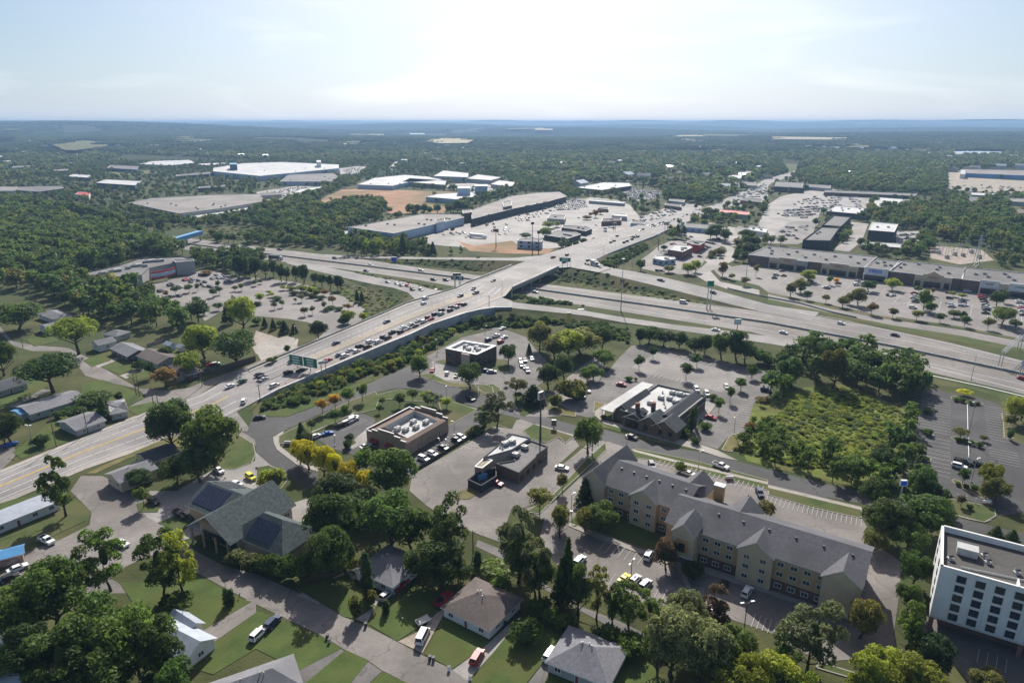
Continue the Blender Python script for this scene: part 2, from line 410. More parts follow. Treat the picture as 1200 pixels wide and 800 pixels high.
# dark inner shoulder joint lines beside the barrier and pale edge lines
def ribbon(name, mk, pts, w, lev=1, z=0.0, dash=None, parent=None):
 k = MB()
 for i in range(len(pts) - 1):
  a, c = Vector(pts[i]), Vector(pts[i+1]); L_ = (c - a).length
  if L_ < .01: continue
  d = (c - a) / L_; n = Vector((-d.y, d.x, 0)).normalized() * w / 2
  segs = [(0, L_)] if not dash else [(s, min(s + dash[0], L_)) for s in [q * dash[1] for q in range(int(L_ / dash[1]) + 1)]]
  for s0, s1 in segs:
   p, q = a + d * s0, a + d * s1; u = Vector((0,0,.02*lev + (len(bpy.data.meshes) % 5) * .003))
   k.face([p-n+u, q-n+u, q+n+u, p+n+u])
 return struct(k.build(name, M[mk], parent))
def across(rows, t):
 return [Vector(r[0]).lerp(Vector(r[1]), t) for r in rows]
def offset(pts, d):
 o = []
 for i, p in enumerate(pts):
  a = pts[max(0, i-1)]; c = pts[min(len(pts)-1, i+1)]; t = (Vector(c) - Vector(a)); t.z = 0; t.normalize()
  o.append(Vector(p) + Vector((-t.y, t.x, 0)) * d)
 return o
M['wear'] = asphalt('worn_lane_paving', (.21,.19,.172), .16, crack=.3); M['worn'] = flat('worn_paint', (.42,.41,.39)); M['shoulder'] = asphalt('shoulder_paving', (.16,.155,.15), .15)
for sgn in (1, -1):
 for q in (5.4, 9.1, 12.8): ribbon('lane_wear', 'wear', offset(MED, sgn * q), 2.3, 3)
 ribbon('highway_shoulder', 'shoulder', offset(MED, sgn * 2.1), 2.6, 4)
 ribbon('lane_marking', 'yellow', offset(MED, sgn * 3.6), .2, 5)
 for q in (7.3, 11.0): ribbon('lane_marking', 'worn', offset(MED, sgn * q), .15, 5, dash=(3, 12))
 ribbon('lane_marking', 'white', offset(MED, sgn * 14.8), .22, 5)
ribbon('lane_marking', 'white', [G(*p) for p in Q('h', 0,322, 330,375, 560,428, 860,493, 1190,575)], .35, 6)
ribbon('lane_marking', 'white', [G(*p) for p in Q('h', 170,485, 700,583, 1200,712)], .35, 6)
ribbon('lane_marking', 'white', [G(*p) for p in Q('h', 740,635, 1000,690, 1200,738)], .7, 6)
art = [((-150,615),(-150,652),0), ((0,555),(0,587),0), ((92,517),(100,545),0), ((182,481),(197,511),0), ((232,463),(262,490),0), ((262,447),(300,470),.3), ((300,430),(325,458),1.0),
       ((350,409),(385,432),2.7), ((400,388),(450,405),4.5), ((450,367),(505,381),5.7), ((478,355),(537,370),6.3), ((535,338),(592,347),6.5), ((547,332),(600,338),6.5)]
bridge = [((547,332),(600,338),6.5), ((572,323),(628,325.5),6.5), ((600,312),(655,313),6.5)]
art2 = [((600,312),(655,313),6.5), ((635,299),(700,304.5),6.5), ((680,285),(728,290.5),6.0), ((725,270),(765,277),4.5), ((780,254.5),(805,260),2), ((837,240),(850,244),.5),
  ((870,226),(885,230),0), ((895,211),(905,214),0), ((925,202),(935,204),0), ((960,192),(968,193),0)]
ART = loft('arterial_road', 'arterial', art, skirt=2.2, side='n')
BR = loft('bridge_deck', 'concrete', bridge, zoff=.08, thick=1.0)
ART2 = loft('arterial_road', 'arterial', art2, skirt=2.2)
sheet('intersection_paving', 'concrete', 1, Q('-', 537,370, 560,363.5, 580,361, 600,360.5, 600,353, 584,347, 592,346, 560,350), z=6.5)
sheet('intersection_paving', 'concrete', 1, Q('-', 650,314, 668,313, 702,319, 716,314.5, 704,310, 699,304, 680,300), z=6.5)
R1 = loft('slip_road', 'arterial', [((584,347),(580,361),6.5), ((600,354),(600,361),6.4), ((650,360),(650,366),4), ((687,364.5),(687,370),2), ((725,371),(725,377),.6), ((787,380),(787,386),0), ((850,387.5),(850,395),0), ((900,394),(900,402.5),0), ((945,401),(950,411),0)], zoff=.10)
R2 = loft('slip_road', 'arterial', [((690,304),(667,312.5),6.5), ((715,314),(702,319),6.2), ((745,318.5),(727,325),5), ((780,325.5),(765,334),3.6), ((840,340),(825,349),1.5), ((900,357),(890,365),.1), ((960,366),(950,376),0)], zoff=.10)
R3 = loft('slip_road', 'arterial', [((380,298),(380,300.5),0), ((400,299),(400,301.7),0), ((450,300.5),(450,303),1.5), ((500,301.5),(500,304),3.5), ((550,302),(550,304.7),5.5), ((600,302.3),(600,305.5),6.4), ((634,299.5),(624,306.5),6.5)], zoff=.09)
R4 = loft('slip_road', 'arterial', [((340,306),(335,308.5),0), ((380,312.5),(372,318),0), ((410,318.5),(405,326),.4), ((440,325),(437,333),1.8), ((468,329),(462,337.5),3.4), ((488,333.5),(478,343),5), ((505,339),(486,350),6), ((532,343),(476,358),6.4)], zoff=.11)
# lane markings on the arterial road
def art_line(mk, t, w, rows, dash=None):
 P = [r[0].lerp(r[1], t) + Vector((0,0,.09)) for r in rows]; ribbon('lane_marking', mk, P, w, 1, dash=dash)
lowA = [r for r in ART if r[0].x < G(255, 450).x]; upA = [r for r in ART if r[0].x > G(285, 440).x]
for t in (.47, .50): art_line('yellow', t, .28, lowA)
for t in (.27, .73): art_line('white', t, .22, lowA, (3, 9))
for t in (.06, .94): art_line('white', t, .2, lowA)
M['rust'] = flat('rust_red_paving', (.30,.19,.15)); M['tan_paving'] = asphalt('tan_paving', (.36,.31,.24), .1)
for t in (.25, .385): art_line('white', t, .22, upA, (3, 9))
for t in (.66, .78): art_line('white', t, .2, upA, (3, 9))
art_line('rust', .885, .9, upA)
sheet('sidewalk', 'sidewalk', 1, Q('-', 0,587, 100,545, 197,511, 203,514, 102,549, 0,592), thick=.1)
sheet('sidewalk', 'sidewalk', 1, Q('-', 0,551, 92,514, 182,478, 182,481, 92,517, 0,555), thick=.1)
# raised pavements beside the arterial
def strip_between(name, mk, rows, t0, t1, dz=.2):
 k = MB()
 for i in range(len(rows) - 1):
  A = rows[i]; B_ = rows[i+1]; u = Vector((0,0,.06+dz)); g = Vector((0,0,.0))
  p = [A[0].lerp(A[1], t0), A[0].lerp(A[1], t1), B_[0].lerp(B_[1], t1), B_[0].lerp(B_[1], t0)]
  k.face([p[1]+u, p[2]+u, p[3]+u, p[0]+u], 0)
  k.face([p[0]+u, p[3]+u, p[3]+g, p[0]+g], 1); k.face([p[2]+u, p[1]+u, p[1]+g, p[2]+g], 1)
 return struct(k.build(name, [M[mk], M['kerb']]))
strip_between('sidewalk', 'sidewalk', upA, .93, 1.0)
strip_between('sidewalk', 'sidewalk', upA, .0, .075)
strip_between('traffic_island', 'tan_paving', [r for r in upA if r[0].x > G(330, 418, 2).x][:37], .40, .56, .15)
strip_between('traffic_island', 'kerb', upA[:19], .56, .585, .18)
strip_between('sidewalk', 'sidewalk', BR, .93, 1.0, .22); strip_between('sidewalk', 'sidewalk', BR, .0, .06, .22)
strip_between('traffic_island', 'tan_paving', [r for r in ART2 if 60 < r[0].x and r[0].x < 170], .50, .56, .12)
for t in (.2, .35): art_line('white', t, .22, ART2, (3, 9))
for t in (.68, .8): art_line('white', t, .22, ART2, (3, 9))
M['thicket_ground'] = mat('thicket_ground', (.10,.13,.03), (.17,.205,.05), .25, .95, .8, 1.5, .1, c3=(.11,.10,.04), s3=.04, detail=8)
S_ = sheet
# ---- left residential side
S_('local_street','asphalt_pale',3, Q('i',330,540, 380,470, 480,470, 620,540, 650,640, 740,690, 850,765) + Q('m',930,190, 1050,250, 1200,290) + Q('n',0,290, 300,420, 410,490, 530,540, 660,605, 780,670, 920,735, 1100,820, 1300,900, 900,900) + Q('n',700,795, 590,740, 520,690, 410,640, 330,590, 0,430) + Q('m',1150,405, 860,250, 700,200, 600,250, 500,300, 640,380, 420,380, 200,360, 0,430, -200,500, -200,330, 0,300, 110,190, 280,130, 420,60) + Q('i',430,640))
S_('gravel_path','gravel',4, Q('m',0,400, 90,380, 120,460, 60,480, 20,440))
S_('lawn','lawn',4, Q('m',0,340, 120,340, 40,400, 0,430), thick=.05)
S_('front_lawn','lawn',4, Q('m',860,265, 1140,410, 1180,420, 940,560, 850,600, 620,420, 560,330, 700,330, 860,250), thick=.06)
S_('driveway','asphalt_pale',5, Q('m',1200,430, 1160,405, 940,560, 980,625, 1200,470), keep=False)
S_('front_lawn','lawn',4, Q('m',1200,470, 980,630, 860,720, 1000,760) + Q('n',0,640, 200,740, 400,640, 330,590, 0,460), thick=.06)
S_('driveway','asphalt',5, Q('n',400,640, 200,740, 150,830, 250,830, 415,655), keep=False)
S_('front_lawn','lawn',4, Q('n',420,645, 220,810, 440,810, 525,695), thick=.06)
S_('driveway','asphalt',5, Q('n',525,700, 420,820, 500,830, 590,745), keep=False)
S_('front_lawn','lawn',4, Q('n',590,750, 510,830, 760,830, 700,795), thick=.06)
S_('front_lawn','lawn',4, Q('n',190,360, 430,290, 560,440, 470,500, 410,490, 300,425), thick=.06)
S_('driveway','concrete',5, Q('n',190,390, 440,270, 470,310, 290,430), keep=False)
S_('driveway','concrete',5, Q('n',560,440, 520,520, 460,500, 590,380, 650,340, 680,370, 590,420), keep=False)
S_('front_lawn','lawn',4, Q('n',590,430, 530,525, 660,605, 760,540, 850,460, 870,380, 720,330, 620,400), thick=.06)
S_('driveway','gravel',5, Q('n',665,605, 760,560, 850,470, 900,440, 880,480, 780,660), keep=False)
S_('front_lawn','lawn',4, Q('n',790,665, 890,470, 1150,520, 1060,640, 920,735), thick=.06)
S_('driveway','concrete',5, Q('n',920,740, 1060,640, 1190,520, 1200,560, 1020,760, 990,790), keep=False)
S_('back_lawn','lawn',4, Q('n',1000,800, 1190,560) + Q('o',10,540, 150,500, 260,560, 170,640, 150,700, 60,810, 0,860, -60,830), thick=.06)
S_('driveway','asphalt',5, Q('o',60,820, 160,690, 200,680, 150,830), keep=False)
S_('back_lawn','lawn',4, Q('o',150,800, 200,700, 560,640, 640,700, 760,830, 100,860), thick=.06)
# ---- church-like house, arterial corner
S_('lawn','grass',4, Q('i',0,600, 130,560, 250,525, 300,540, 430,640, 400,680, 210,770, 60,810, 0,830), thick=.08)
S_('grass_verge','dry',4, Q('i',400,460, 600,370, 800,285, 870,300, 880,335, 760,335, 600,390, 450,458), thick=.08)
S_('grass_corner','grass',4, Q('i',880,300, 1110,270, 1190,320, 1200,370, 1180,410, 1100,440, 1000,440, 870,400), thick=.1, kerb=True)
S_('plaza_road','concrete',2, Q('i',640,640, 620,560, 700,540, 830,540, 1000,440, 1100,440, 1195,400) + Q('j',0,360, 70,420, 150,460, 110,540, 160,600, 260,570, 240,680, 100,700) + Q('F',1130,240) + Q('m',860,130) + Q('i',850,770, 740,700))
S_('grass_patch','grass',5, Q('i',640,600, 690,590, 750,610, 740,640, 650,640), thick=.08)
S_('grass_patch','grass',5, Q('i',740,690, 830,655, 900,690, 850,740), thick=.08)
S_('grass_island','grass',5, Q('j',0,430, 60,420, 140,450, 150,490, 110,540, 60,520, 0,500), thick=.1, kerb=True)
S_('approach_street','asphalt_pale',2, Q('i',730,165, 930,80, 1080,130, 1195,280, 1200,330, 1100,270, 880,300, 790,290, 730,240))
# ---- dark asphalt frontage street from the signals, curving east
S_('frontage_street','asphalt_dark',4, Q('I',0,680, 60,520, 200,550, 370,550, 640,450, 900,330, 1200,210) + Q('J',170,490, 440,370, 560,300) + Q('J',620,340, 440,470) + Q('J',600,530, 850,600, 1080,650, 1170,690) + Q('k',40,190, 160,195, 300,235, 420,250, 700,330, 860,355, 980,380, 1200,440) + Q('l',0,440, 280,510, 520,560, 900,670, 1200,740, 1200,790, 800,690, 600,640, 440,600, 80,540, 0,510) + Q('k',1200,510, 860,400, 560,345, 430,330, 300,290, 100,240, 30,200) + Q('J',1060,790, 820,710, 420,600, 250,600, 0,660) + Q('I',1110,350, 700,510, 400,650, 250,720, 250,800) + Q('j',90,310, 130,360, 200,400, 290,430, 290,500, 240,540, 150,460, 70,420, 0,360, 0,330) + Q('i',1195,300, 1130,260))
S_('grass_verge','scrub',3, Q('I',20,470, 80,400, 170,380, 600,200, 1200,-30) + Q('J',650,20, 880,-60, 1200,-110) + Q('K',200,20, 300,150, 0,210) + Q('J',900,120, 560,300, 440,360, 170,490) + Q('I',1200,210, 900,330, 640,450, 370,550, 200,550, 60,520), keep=False)
S_('grass_verge','lawn',5, Q('I',100,520, 350,470, 560,400, 760,350, 1000,250, 1180,160, 1190,205, 900,325, 640,445, 370,545, 200,545), thick=.1)
S_('grass_verge','grass',5, Q('I',290,800, 290,730, 400,670, 700,530, 960,400, 1200,310) + Q('J',100,660, 300,610, 800,720, 1000,790) + Q('M',1120,160, 820,330, 750,100, 200,60, 0,200) + Q('I',1200,480, 1000,510, 830,600, 600,690, 420,790), thick=.12, kerb=True)
S_('sidewalk','sidewalk',12, Q('I',330,800, 480,730, 700,640, 990,500, 1200,400) + Q('J',250,640) + Q('J',260,650, 100,705, 0,760) + Q('I',1000,520, 700,655, 500,745, 380,800), keep=False)
S_('sidewalk','sidewalk',12, Q('J',800,735, 1040,795, 1030,805, 800,745), keep=False)
S_('sidewalk','sidewalk',5, Q('j',80,290, 130,260, 110,330, 230,420, 300,430, 290,450, 200,425, 100,350, 85,320), thick=.1)
# tan bank-like shop lot
S_('parking_lot','asphalt_dark',6, Q('I',600,790, 830,640, 1080,520, 1200,590) + Q('M',0,200, 150,240, 60,460, 60,540, 430,600, 480,610, 820,330, 880,290, 1120,160, 1150,170, 1150,290, 1000,400, 510,720, 500,800) + Q('j',550,400, 350,340, 290,300, 260,290))
S_('concrete_pad','concrete',7, Q('j',440,330, 470,290, 520,250, 520,310, 450,345))
S_('planting_island','scrub',7, Q('j',410,310, 450,290, 470,315, 420,345), thick=.12)
# big worn lot behind
S_('parking_lot','asphalt_pale',6, Q('j',730,480, 740,460, 1040,290, 1120,240, 1200,250) + Q('L',360,340, 400,330, 520,370, 420,440, 480,500, 620,560, 740,500, 820,560, 900,500, 950,580, 750,760) + Q('k',200,440, 260,400, 380,300, 450,310, 560,345, 340,420, 190,560, 60,620, 0,620) + Q('j',1150,760, 1140,780, 980,720, 940,700, 800,610, 720,540))
S_('grass_patch','dry',7, Q('j',950,545, 1010,530, 1060,540, 1000,580, 960,580), thick=.1)
S_('grass_patch','grass',7, Q('L',420,440, 520,375, 640,410, 900,490, 820,560, 760,500, 640,555, 500,520), thick=.12, kerb=True)
S_('sidewalk','sidewalk',14, Q('L',500,378, 560,380, 920,485, 900,497, 700,430), keep=False)
S_('grass_strip','grass',7, Q('k',190,560, 340,400, 440,310, 445,350, 380,410, 250,530, 130,650, 60,640), thick=.1, kerb=True)
# brick bank lot
S_('parking_lot','asphalt',6, Q('J',560,300, 900,120, 1080,40, 1200,50) + Q('K',0,210, 200,190, 450,280, 560,420, 700,560, 640,680, 560,740, 640,800) + Q('k',0,90, 40,190) + Q('J',1160,690, 1000,560, 850,600, 600,530, 440,470, 620,340))
S_('parking_lot','concrete',7, Q('J',620,370, 850,400, 900,470, 960,530, 700,520, 600,470))
S_('grass_patch','grass',8, Q('J',640,350, 720,330, 740,380, 900,400, 850,400), thick=.1)
S_('grass_patch','dry',8, Q('J',470,480, 600,460, 760,540, 950,560, 960,590, 800,590, 580,520), thick=.12, kerb=True)
S_('lawn','grass',8, Q('K',40,560, 170,480, 280,500, 320,600, 240,620, 100,580) , thick=.1, kerb=True)
S_('lawn','grass',8, Q('J',1000,570, 1100,560, 1180,590, 1190,650, 1080,640), thick=.1, kerb=True)
S_('grass_patch','grass',8, Q('K',0,740, 140,720, 210,760, 220,800, 0,830), thick=.1, kerb=True)
# steakhouse block
S_('parking_lot','asphalt',6, Q('g',330,760, 500,560, 560,500, 650,500, 1050,590, 1180,620, 1250,640) + Q('O',790,60, 680,200, 640,270, 510,330, 430,600, 280,640, 170,770, 20,730, -100,640) + Q('k',880,310, 400,150, 390,190, 370,200, 280,180, 330,130, 330,80))
S_('parking_lot','highway',8, Q('g',560,600, 680,535, 1100,640, 1090,660, 980,720, 860,690, 620,625), keep=False)
S_('parking_lot','highway',7, Q('N',520,-60, 1180,40, 1200,200, 900,130, 500,60), keep=False)
S_('sidewalk','sidewalk',7, Q('k',400,140, 440,130, 390,170, 430,210, 640,260, 870,320, 960,350, 1060,400, 980,385, 860,345, 700,305, 430,225, 385,185), thick=.1)
S_('grass_patch','dry',7, Q('k',385,120, 440,135, 395,165, 380,180), thick=.1, kerb=True)
S_('grass_verge','dry',5, Q('k',420,222, 640,270, 870,335, 850,348, 700,315, 420,242), thick=.1)
S_('planting_bed','dry',8, Q('N',160,460, 440,530, 700,620, 940,640, 960,560, 840,480, 600,560, 400,540, 170,450), thick=.1)
S_('planting_bed','dry',8, Q('N',1000,340, 1140,370, 1110,410, 1000,390), thick=.1, kerb=True)
S_('patio','concrete',8, Q('N',1000,290, 1200,350, 1060,520, 1000,560, 960,560, 1020,440, 980,330), thick=.1)
S_('planting_bed','scrub',9, Q('N',930,680, 1000,620, 1050,740, 960,720), thick=.12, kerb=True)
S_('planting_bed','scrub',9, Q('N',1040,480, 1140,560, 1100,610, 1000,590), thick=.12, kerb=True)
S_('grass_corner','dry',7, Q('O',280,640, 200,780, 300,800, 400,700, 440,600), thick=.12, kerb=True)
S_('median_strip','dry',7, Q('k',150,150, 210,130, 300,170, 300,195, 200,180), thick=.12, kerb=True)
S_('side_street','asphalt_pale',4, Q('K',1100,460, 860,640, 720,780, 640,800) + Q('k',150,150, 60,190, 160,195) + Q('k',300,180, 390,60) + Q('K',1200,560), keep=True)
# inn block
S_('sidewalk','sidewalk',7, Q('k',560,345, 780,400, 1200,500) + Q('l',0,515, 440,620, 440,632, 0,527) + Q('k',1200,512, 780,412, 570,357), thick=.1)
S_('grass_verge','grass',6, Q('k',580,342, 860,400, 1200,490) + Q('l',0,512, 440,617, 440,670, 200,620, 0,560) + Q('k',1200,540, 900,460, 620,390, 520,385, 510,370), thick=.1, kerb=True)
S_('parking_lot','asphalt_pale',5, Q('k',520,385, 620,390, 900,460, 1200,540) + Q('l',0,560, 200,620, 440,670, 470,720, 540,770) + Q('p',500,150, 620,230, 620,350, 590,560, 600,640, 560,680, 240,700, 0,560) + Q('o',1200,560, 900,460, 800,480, 690,460, 560,400, 440,360, 200,240, 130,120, 150,40) + Q('k',60,620, 190,600, 380,420, 440,340, 500,330))
S_('inn_lawn','lawn',7, Q('k',440,480, 380,560, 270,690, 420,740, 700,840) + Q('o',790,200, 840,210, 880,130, 440,-60), thick=.1)
S_('sidewalk','sidewalk',8, Q('o',270,50, 450,120, 640,190, 690,210, 790,240, 860,400, 840,400, 770,260, 630,205, 440,140, 260,65), thick=.12, keep=False)
S_('sidewalk','sidewalk',8, Q('o',880,250, 1200,350) + Q('p',0,365, 260,450, 350,490, 350,500, 0,385) + Q('o',1200,385, 880,280), thick=.12, keep=False)
S_('back_alley','asphalt',4, Q('o',0,240, 100,330, 300,450, 500,560, 660,600, 650,580, 480,500, 260,420, 100,290) + Q('n',1190,190, 1040,130, 1030,160), keep=True)
S_('parking_lot','asphalt_pale',5, Q('p',780,480, 700,480, 700,560, 860,700, 940,800, 1000,900, 1500,900, 1500,700, 1200,600))
S_('grass_strip','grass',7, Q('p',240,700, 560,800, 560,830, 220,730), thick=.1, kerb=True)
# right-hand lot with bays
S_('parking_lot','asphalt_dark',5, Q('R',280,130, 370,130, 560,180, 750,200, 940,260, 990,330, 990,560, 1060,600, 1200,640, 1400,690, 1400,1600) + Q('l',1200,640, 1090,660, 1060,600, 1000,600, 830,560, 700,470, 690,250, 730,60))
S_('grass_verge','grass',6, Q('S',350,430, 470,430, 800,490, 930,540, 940,600, 830,660, 560,590, 540,560, 420,490), thick=.12, kerb=True)
S_('sidewalk','sidewalk',13, Q('S',560,580, 700,610, 830,640, 900,635, 830,658, 690,630, 560,595), keep=False)
for q in (Q('R',510,200, 560,190, 830,270, 780,280, 640,250, 520,225), Q('R',505,580, 560,570, 850,650, 840,670, 700,650, 560,620), Q('S',515,260, 560,250, 640,300, 800,360, 860,440, 820,440, 560,310),
          Q('R',240,310, 350,310, 360,365, 250,340), Q('R',190,500, 350,520, 350,570, 250,550), Q('R',180,740, 330,770, 330,810, 190,790), Q('R',985,350, 1040,360, 1100,600, 1010,590, 1000,430)):
 S_('planting_island','scrub',6, q, thick=.13, kerb=True)
# mall side
S_('mall_lot','highway',3, Q('U',660,330, 860,380, 940,420, 1060,400) + Q('T',40,560, 400,600, 1200,700) + Q('D',0,340, 500,390, 1200,460, 2000,520, 2000,1200, 1200,860, 600,740, 0,650) + Q('E',1200,750, 600,620, 0,500) + Q('U',1200,600, 1050,560, 850,520, 800,480))
S_('service_road','highway',4, Q('E',0,515, 600,655, 1200,765) + Q('D',600,770, 1200,885, 2000,1050, 2000,1120, 1200,950, 600,825, 0,735) + Q('E',600,695, 0,560))
S_('service_road','concrete',4, Q('U',530,130, 800,180, 930,230, 1020,280, 960,360, 820,430, 740,460, 830,560, 1200,640, 1200,700, 900,630, 700,560, 600,500, 640,440, 720,370, 660,360, 800,330, 900,280, 880,240, 760,190, 560,170))
S_('grass_strip','dry',5, Q('E',0,500, 600,640, 1200,750) + Q('D',600,745, 1200,870, 1200,880, 600,757, 0,665) + Q('E',1200,762, 600,652, 0,512), thick=.1)
S_('grass_verge','grass',3, Q('h',0,270, 400,375, 1100,470, 1200,480, 1330,520, 1330,580, 1190,530, 860,475, 560,415, 330,350, 0,300), keep=False)
S_('grass_verge','grass',3, Q('h',760,650, 1190,745, 1300,770, 1300,900, 1100,780, 1080,740, 950,700, 800,690, 740,720, 700,650), keep=False)
S_('restaurant_lot','highway',5, Q('U',170,300, 250,230, 370,180, 540,170, 700,190, 850,220, 700,330, 640,440, 600,500, 300,480, 100,440, 80,360))
S_('parking_lot','concrete',4, Q('-',478,283, 505,275, 548,262, 600,250, 640,243, 664,236, 695,231, 725,235, 738,240, 748,252, 760,262, 732,276, 700,284, 655,290, 640,292, 600,293, 560,291, 520,288))
S_('construction_ground','soil',5, Q('W',1090,500) + Q('-',556,288, 600,282, 612,290, 650,292, 640,298, 590,297, 550,294))
S_('far_lot','concrete',3, Q('d',260,400, 490,440, 470,530, 250,500, 200,640, 100,650, 0,640, -60,600, 0,480, 60,440))
S_('far_lot','highway',4, Q('d',0,640, 100,560, 250,550, 170,650, 140,665, 0,660))
S_('far_lot','concrete',3, Q('d',390,560, 470,570, 440,650, 380,700, 300,690, 380,640))
S_('far_lot','concrete',3, Q('d',600,600, 720,605, 700,680, 600,660))
S_('substation_yard','gravel',3, Q('d',760,670, 1000,690, 1060,740, 900,760, 760,730))
S_('far_lot','tan_paving',3, Q('d',830,330, 900,320, 900,350, 1400,380, 1400,440, 850,410))
S_('store_lot','highway',3, Q('X',250,480, 300,450, 350,430, 560,380, 800,310, 860,290, 1000,310, 1200,370) + Q('Y',0,190, 200,210, 500,240, 700,290, 850,340, 1000,390, 1180,500, 1150,600, 780,800, 700,800, 840,680, 640,620, 470,590, 130,560, 100,480) + Q('X',1130,520, 1100,640, 880,770, 830,690, 600,610, 540,560, 260,540))
S_('gravel_yard','gravel',4, Q('e',1180,500, 1200,430) + Q('f',0,430, 130,470, 100,520, 0,540), keep=False)
S_('gravel_yard','sidewalk',4, Q('A',820,0, 1090,-50, 1200,-20, 1180,60, 850,180, 800,100))
S_('side_street','asphalt_pale',3, Q('A',0,500, 60,480, 300,380, 500,310, 700,240, 840,180, 1200,40, 1200,80, 700,290, 400,410, 260,500, 130,560, 0,560) + Q('i',820,110, 650,120, 600,150, 720,165))
S_('residential_street','asphalt_pale',3, Q('e',0,410, 60,480, 180,500, 320,510, 420,560, 480,600, 560,650, 650,700, 800,710, 940,690, 940,740, 760,780, 600,790, 690,740, 640,700, 500,670, 400,640, 340,560, 280,525, 150,525, 60,500, 0,440))
for q in (Q('e',120,470, 250,440, 270,480, 160,505), Q('e',470,600, 600,550, 660,590, 560,635), Q('e',390,570, 520,520, 520,570, 430,600), Q('e',590,640, 700,610, 720,640, 640,665), Q('e',380,680, 480,660, 600,700, 680,745, 600,780, 520,760, 380,760),
          Q('i',200,250, 400,80, 560,120, 600,130, 530,210, 380,290, 100,390, 60,360), Q('i',590,150, 730,120, 740,150, 640,190), Q('i',0,20, 120,-10, 240,40, 100,120, 0,160)):
 S_('lawn','lawn',5, q, thick=.06)
S_('driveway','concrete',6, Q('e',440,590, 560,550, 580,565, 460,605), keep=False)
S_('driveway','concrete',6, Q('e',560,640, 690,600, 700,610, 590,655), keep=False)
S_('driveway','asphalt_pale',6, Q('i',0,140, 180,60, 240,70, 60,150), keep=False)
S_('parking_apron','asphalt_pale',6, Q('i',0,330, 60,330, 80,360, 60,390, 0,450, -100,450))
S_('scrub_ground','thicket_ground',3, Q('l', -200,160, 160,60, 340,40, 480,90, 600,140, 700,190, 660,300, 600,400, 560,560, 300,500, 100,450, -100,400), keep=False)
S_('building_site','soil',2, Q('b',250,500, 330,440, 400,410, 560,400, 650,410, 940,420, 820,450, 780,470, 900,490, 880,520, 620,520, 600,460, 480,460, 320,500))
FIELDS = [('field', 'dry', Q('a',240,195, 300,185, 440,178, 515,188, 500,205, 350,225, 300,222)), ('field', 'tan_field', Q('b',790,178, 860,165, 1030,172, 990,190, 860,192)),
          ('field', 'tan_field', Q('b',420,148, 600,148, 600,156, 420,154)), ('field', 'dry', Q('b',860,140, 1180,130, 1190,138, 900,150)), ('field','tan_field', Q('c',100,120, 190,120, 190,130, 110,130)),
          ('field','tan_field', Q('c',770,228, 920,228, 900,240, 770,238)), ('field','tan_field', Q('d',20,160, 370,165, 360,175, 20,172)), ('field','dry', Q('c',900,150, 1200,152, 1200,158, 900,156)),
          ('field','dry', Q('a',430,330, 700,318, 760,330, 560,345)), ('field','grass', Q('d',60,285, 150,290, 120,330, 80,320)), ('road','concrete', Q('d',415,235, 480,208, 486,213, 425,240)), ('road','concrete', Q('d',690,330, 735,285, 742,290, 712,335)),
          ('road','concrete', Q('b',620,310, 660,270, 672,270, 640,320)), ('field','grass', Q('d',1090,460, 1150,470, 1200,520, 1150,540, 1100,500)), ('road', 'concrete', Q('d',600,400, 650,360, 665,365, 640,410))]
for i_ in range(26):
 x_, y_ = (i_*197) % 1180, 150.5+((i_*31) % 23)*1.05; w_ = 12+(i_*7) % 34
 FIELDS.append(('field', ('tan_field','dry','grass','dry')[i_ % 4], [(x_,y_),(x_+w_,y_-.3),(x_+w_+5,y_-1.7-(i_%3)*.5),(x_+8,y_-1.5)]))
M['tan_field'] = mat('stubble_field', (.28,.24,.12), (.38,.33,.19), .01)
for nm, mk, q in FIELDS:
 c_ = G(sum(p[0] for p in q)/len(q), sum(p[1] for p in q)/len(q)); z_ = 0.0
 for _ in range(6): c_ = G(sum(p[0] for p in q)/len(q), sum(p[1] for p in q)/len(q), z_); z_ = hills(c_.x, c_.y) + (9 if c_.length > 3000 else 0)
 P_ = [tuple(G(x, y, z_)[:2]) for x, y in q]; sheet(nm, mk, 2, P_, world=True, z=z_)
S_('industrial_yard','concrete',2, Q('b',390,310, 470,300, 540,300, 480,350, 400,355))
S_('industrial_yard','concrete',2, Q('b',0,420, 200,390, 330,400, 120,480, 0,490))
S_('industrial_yard','tan_paving',2, Q('a',1110,340, 1200,345, 1200,370, 1130,370))
S_('industrial_yard','concrete',2, Q('b',880,385, 1040,375, 1200,370, 1100,440, 900,400))
S_('car_lot','concrete',2, Q('c',500,430, 560,405, 700,415, 690,450, 560,465))
S_('far_lot','concrete',3, Q('c',1020,440, 1160,390, 1200,380, 1200,450, 1100,490, 960,480))
S_('far_lot','concrete',3, Q('c',540,560, 760,480, 840,470, 900,490, 760,540, 620,590))
S_('far_lot','concrete',3, Q('U',400,100, 700,80, 700,0, 1000,60, 1000,160, 1030,220, 940,230, 800,180, 560,150))
S_('far_lot','highway',3, Q('c',1040,600, 1060,580, 1200,590, 1200,640, 1080,650))
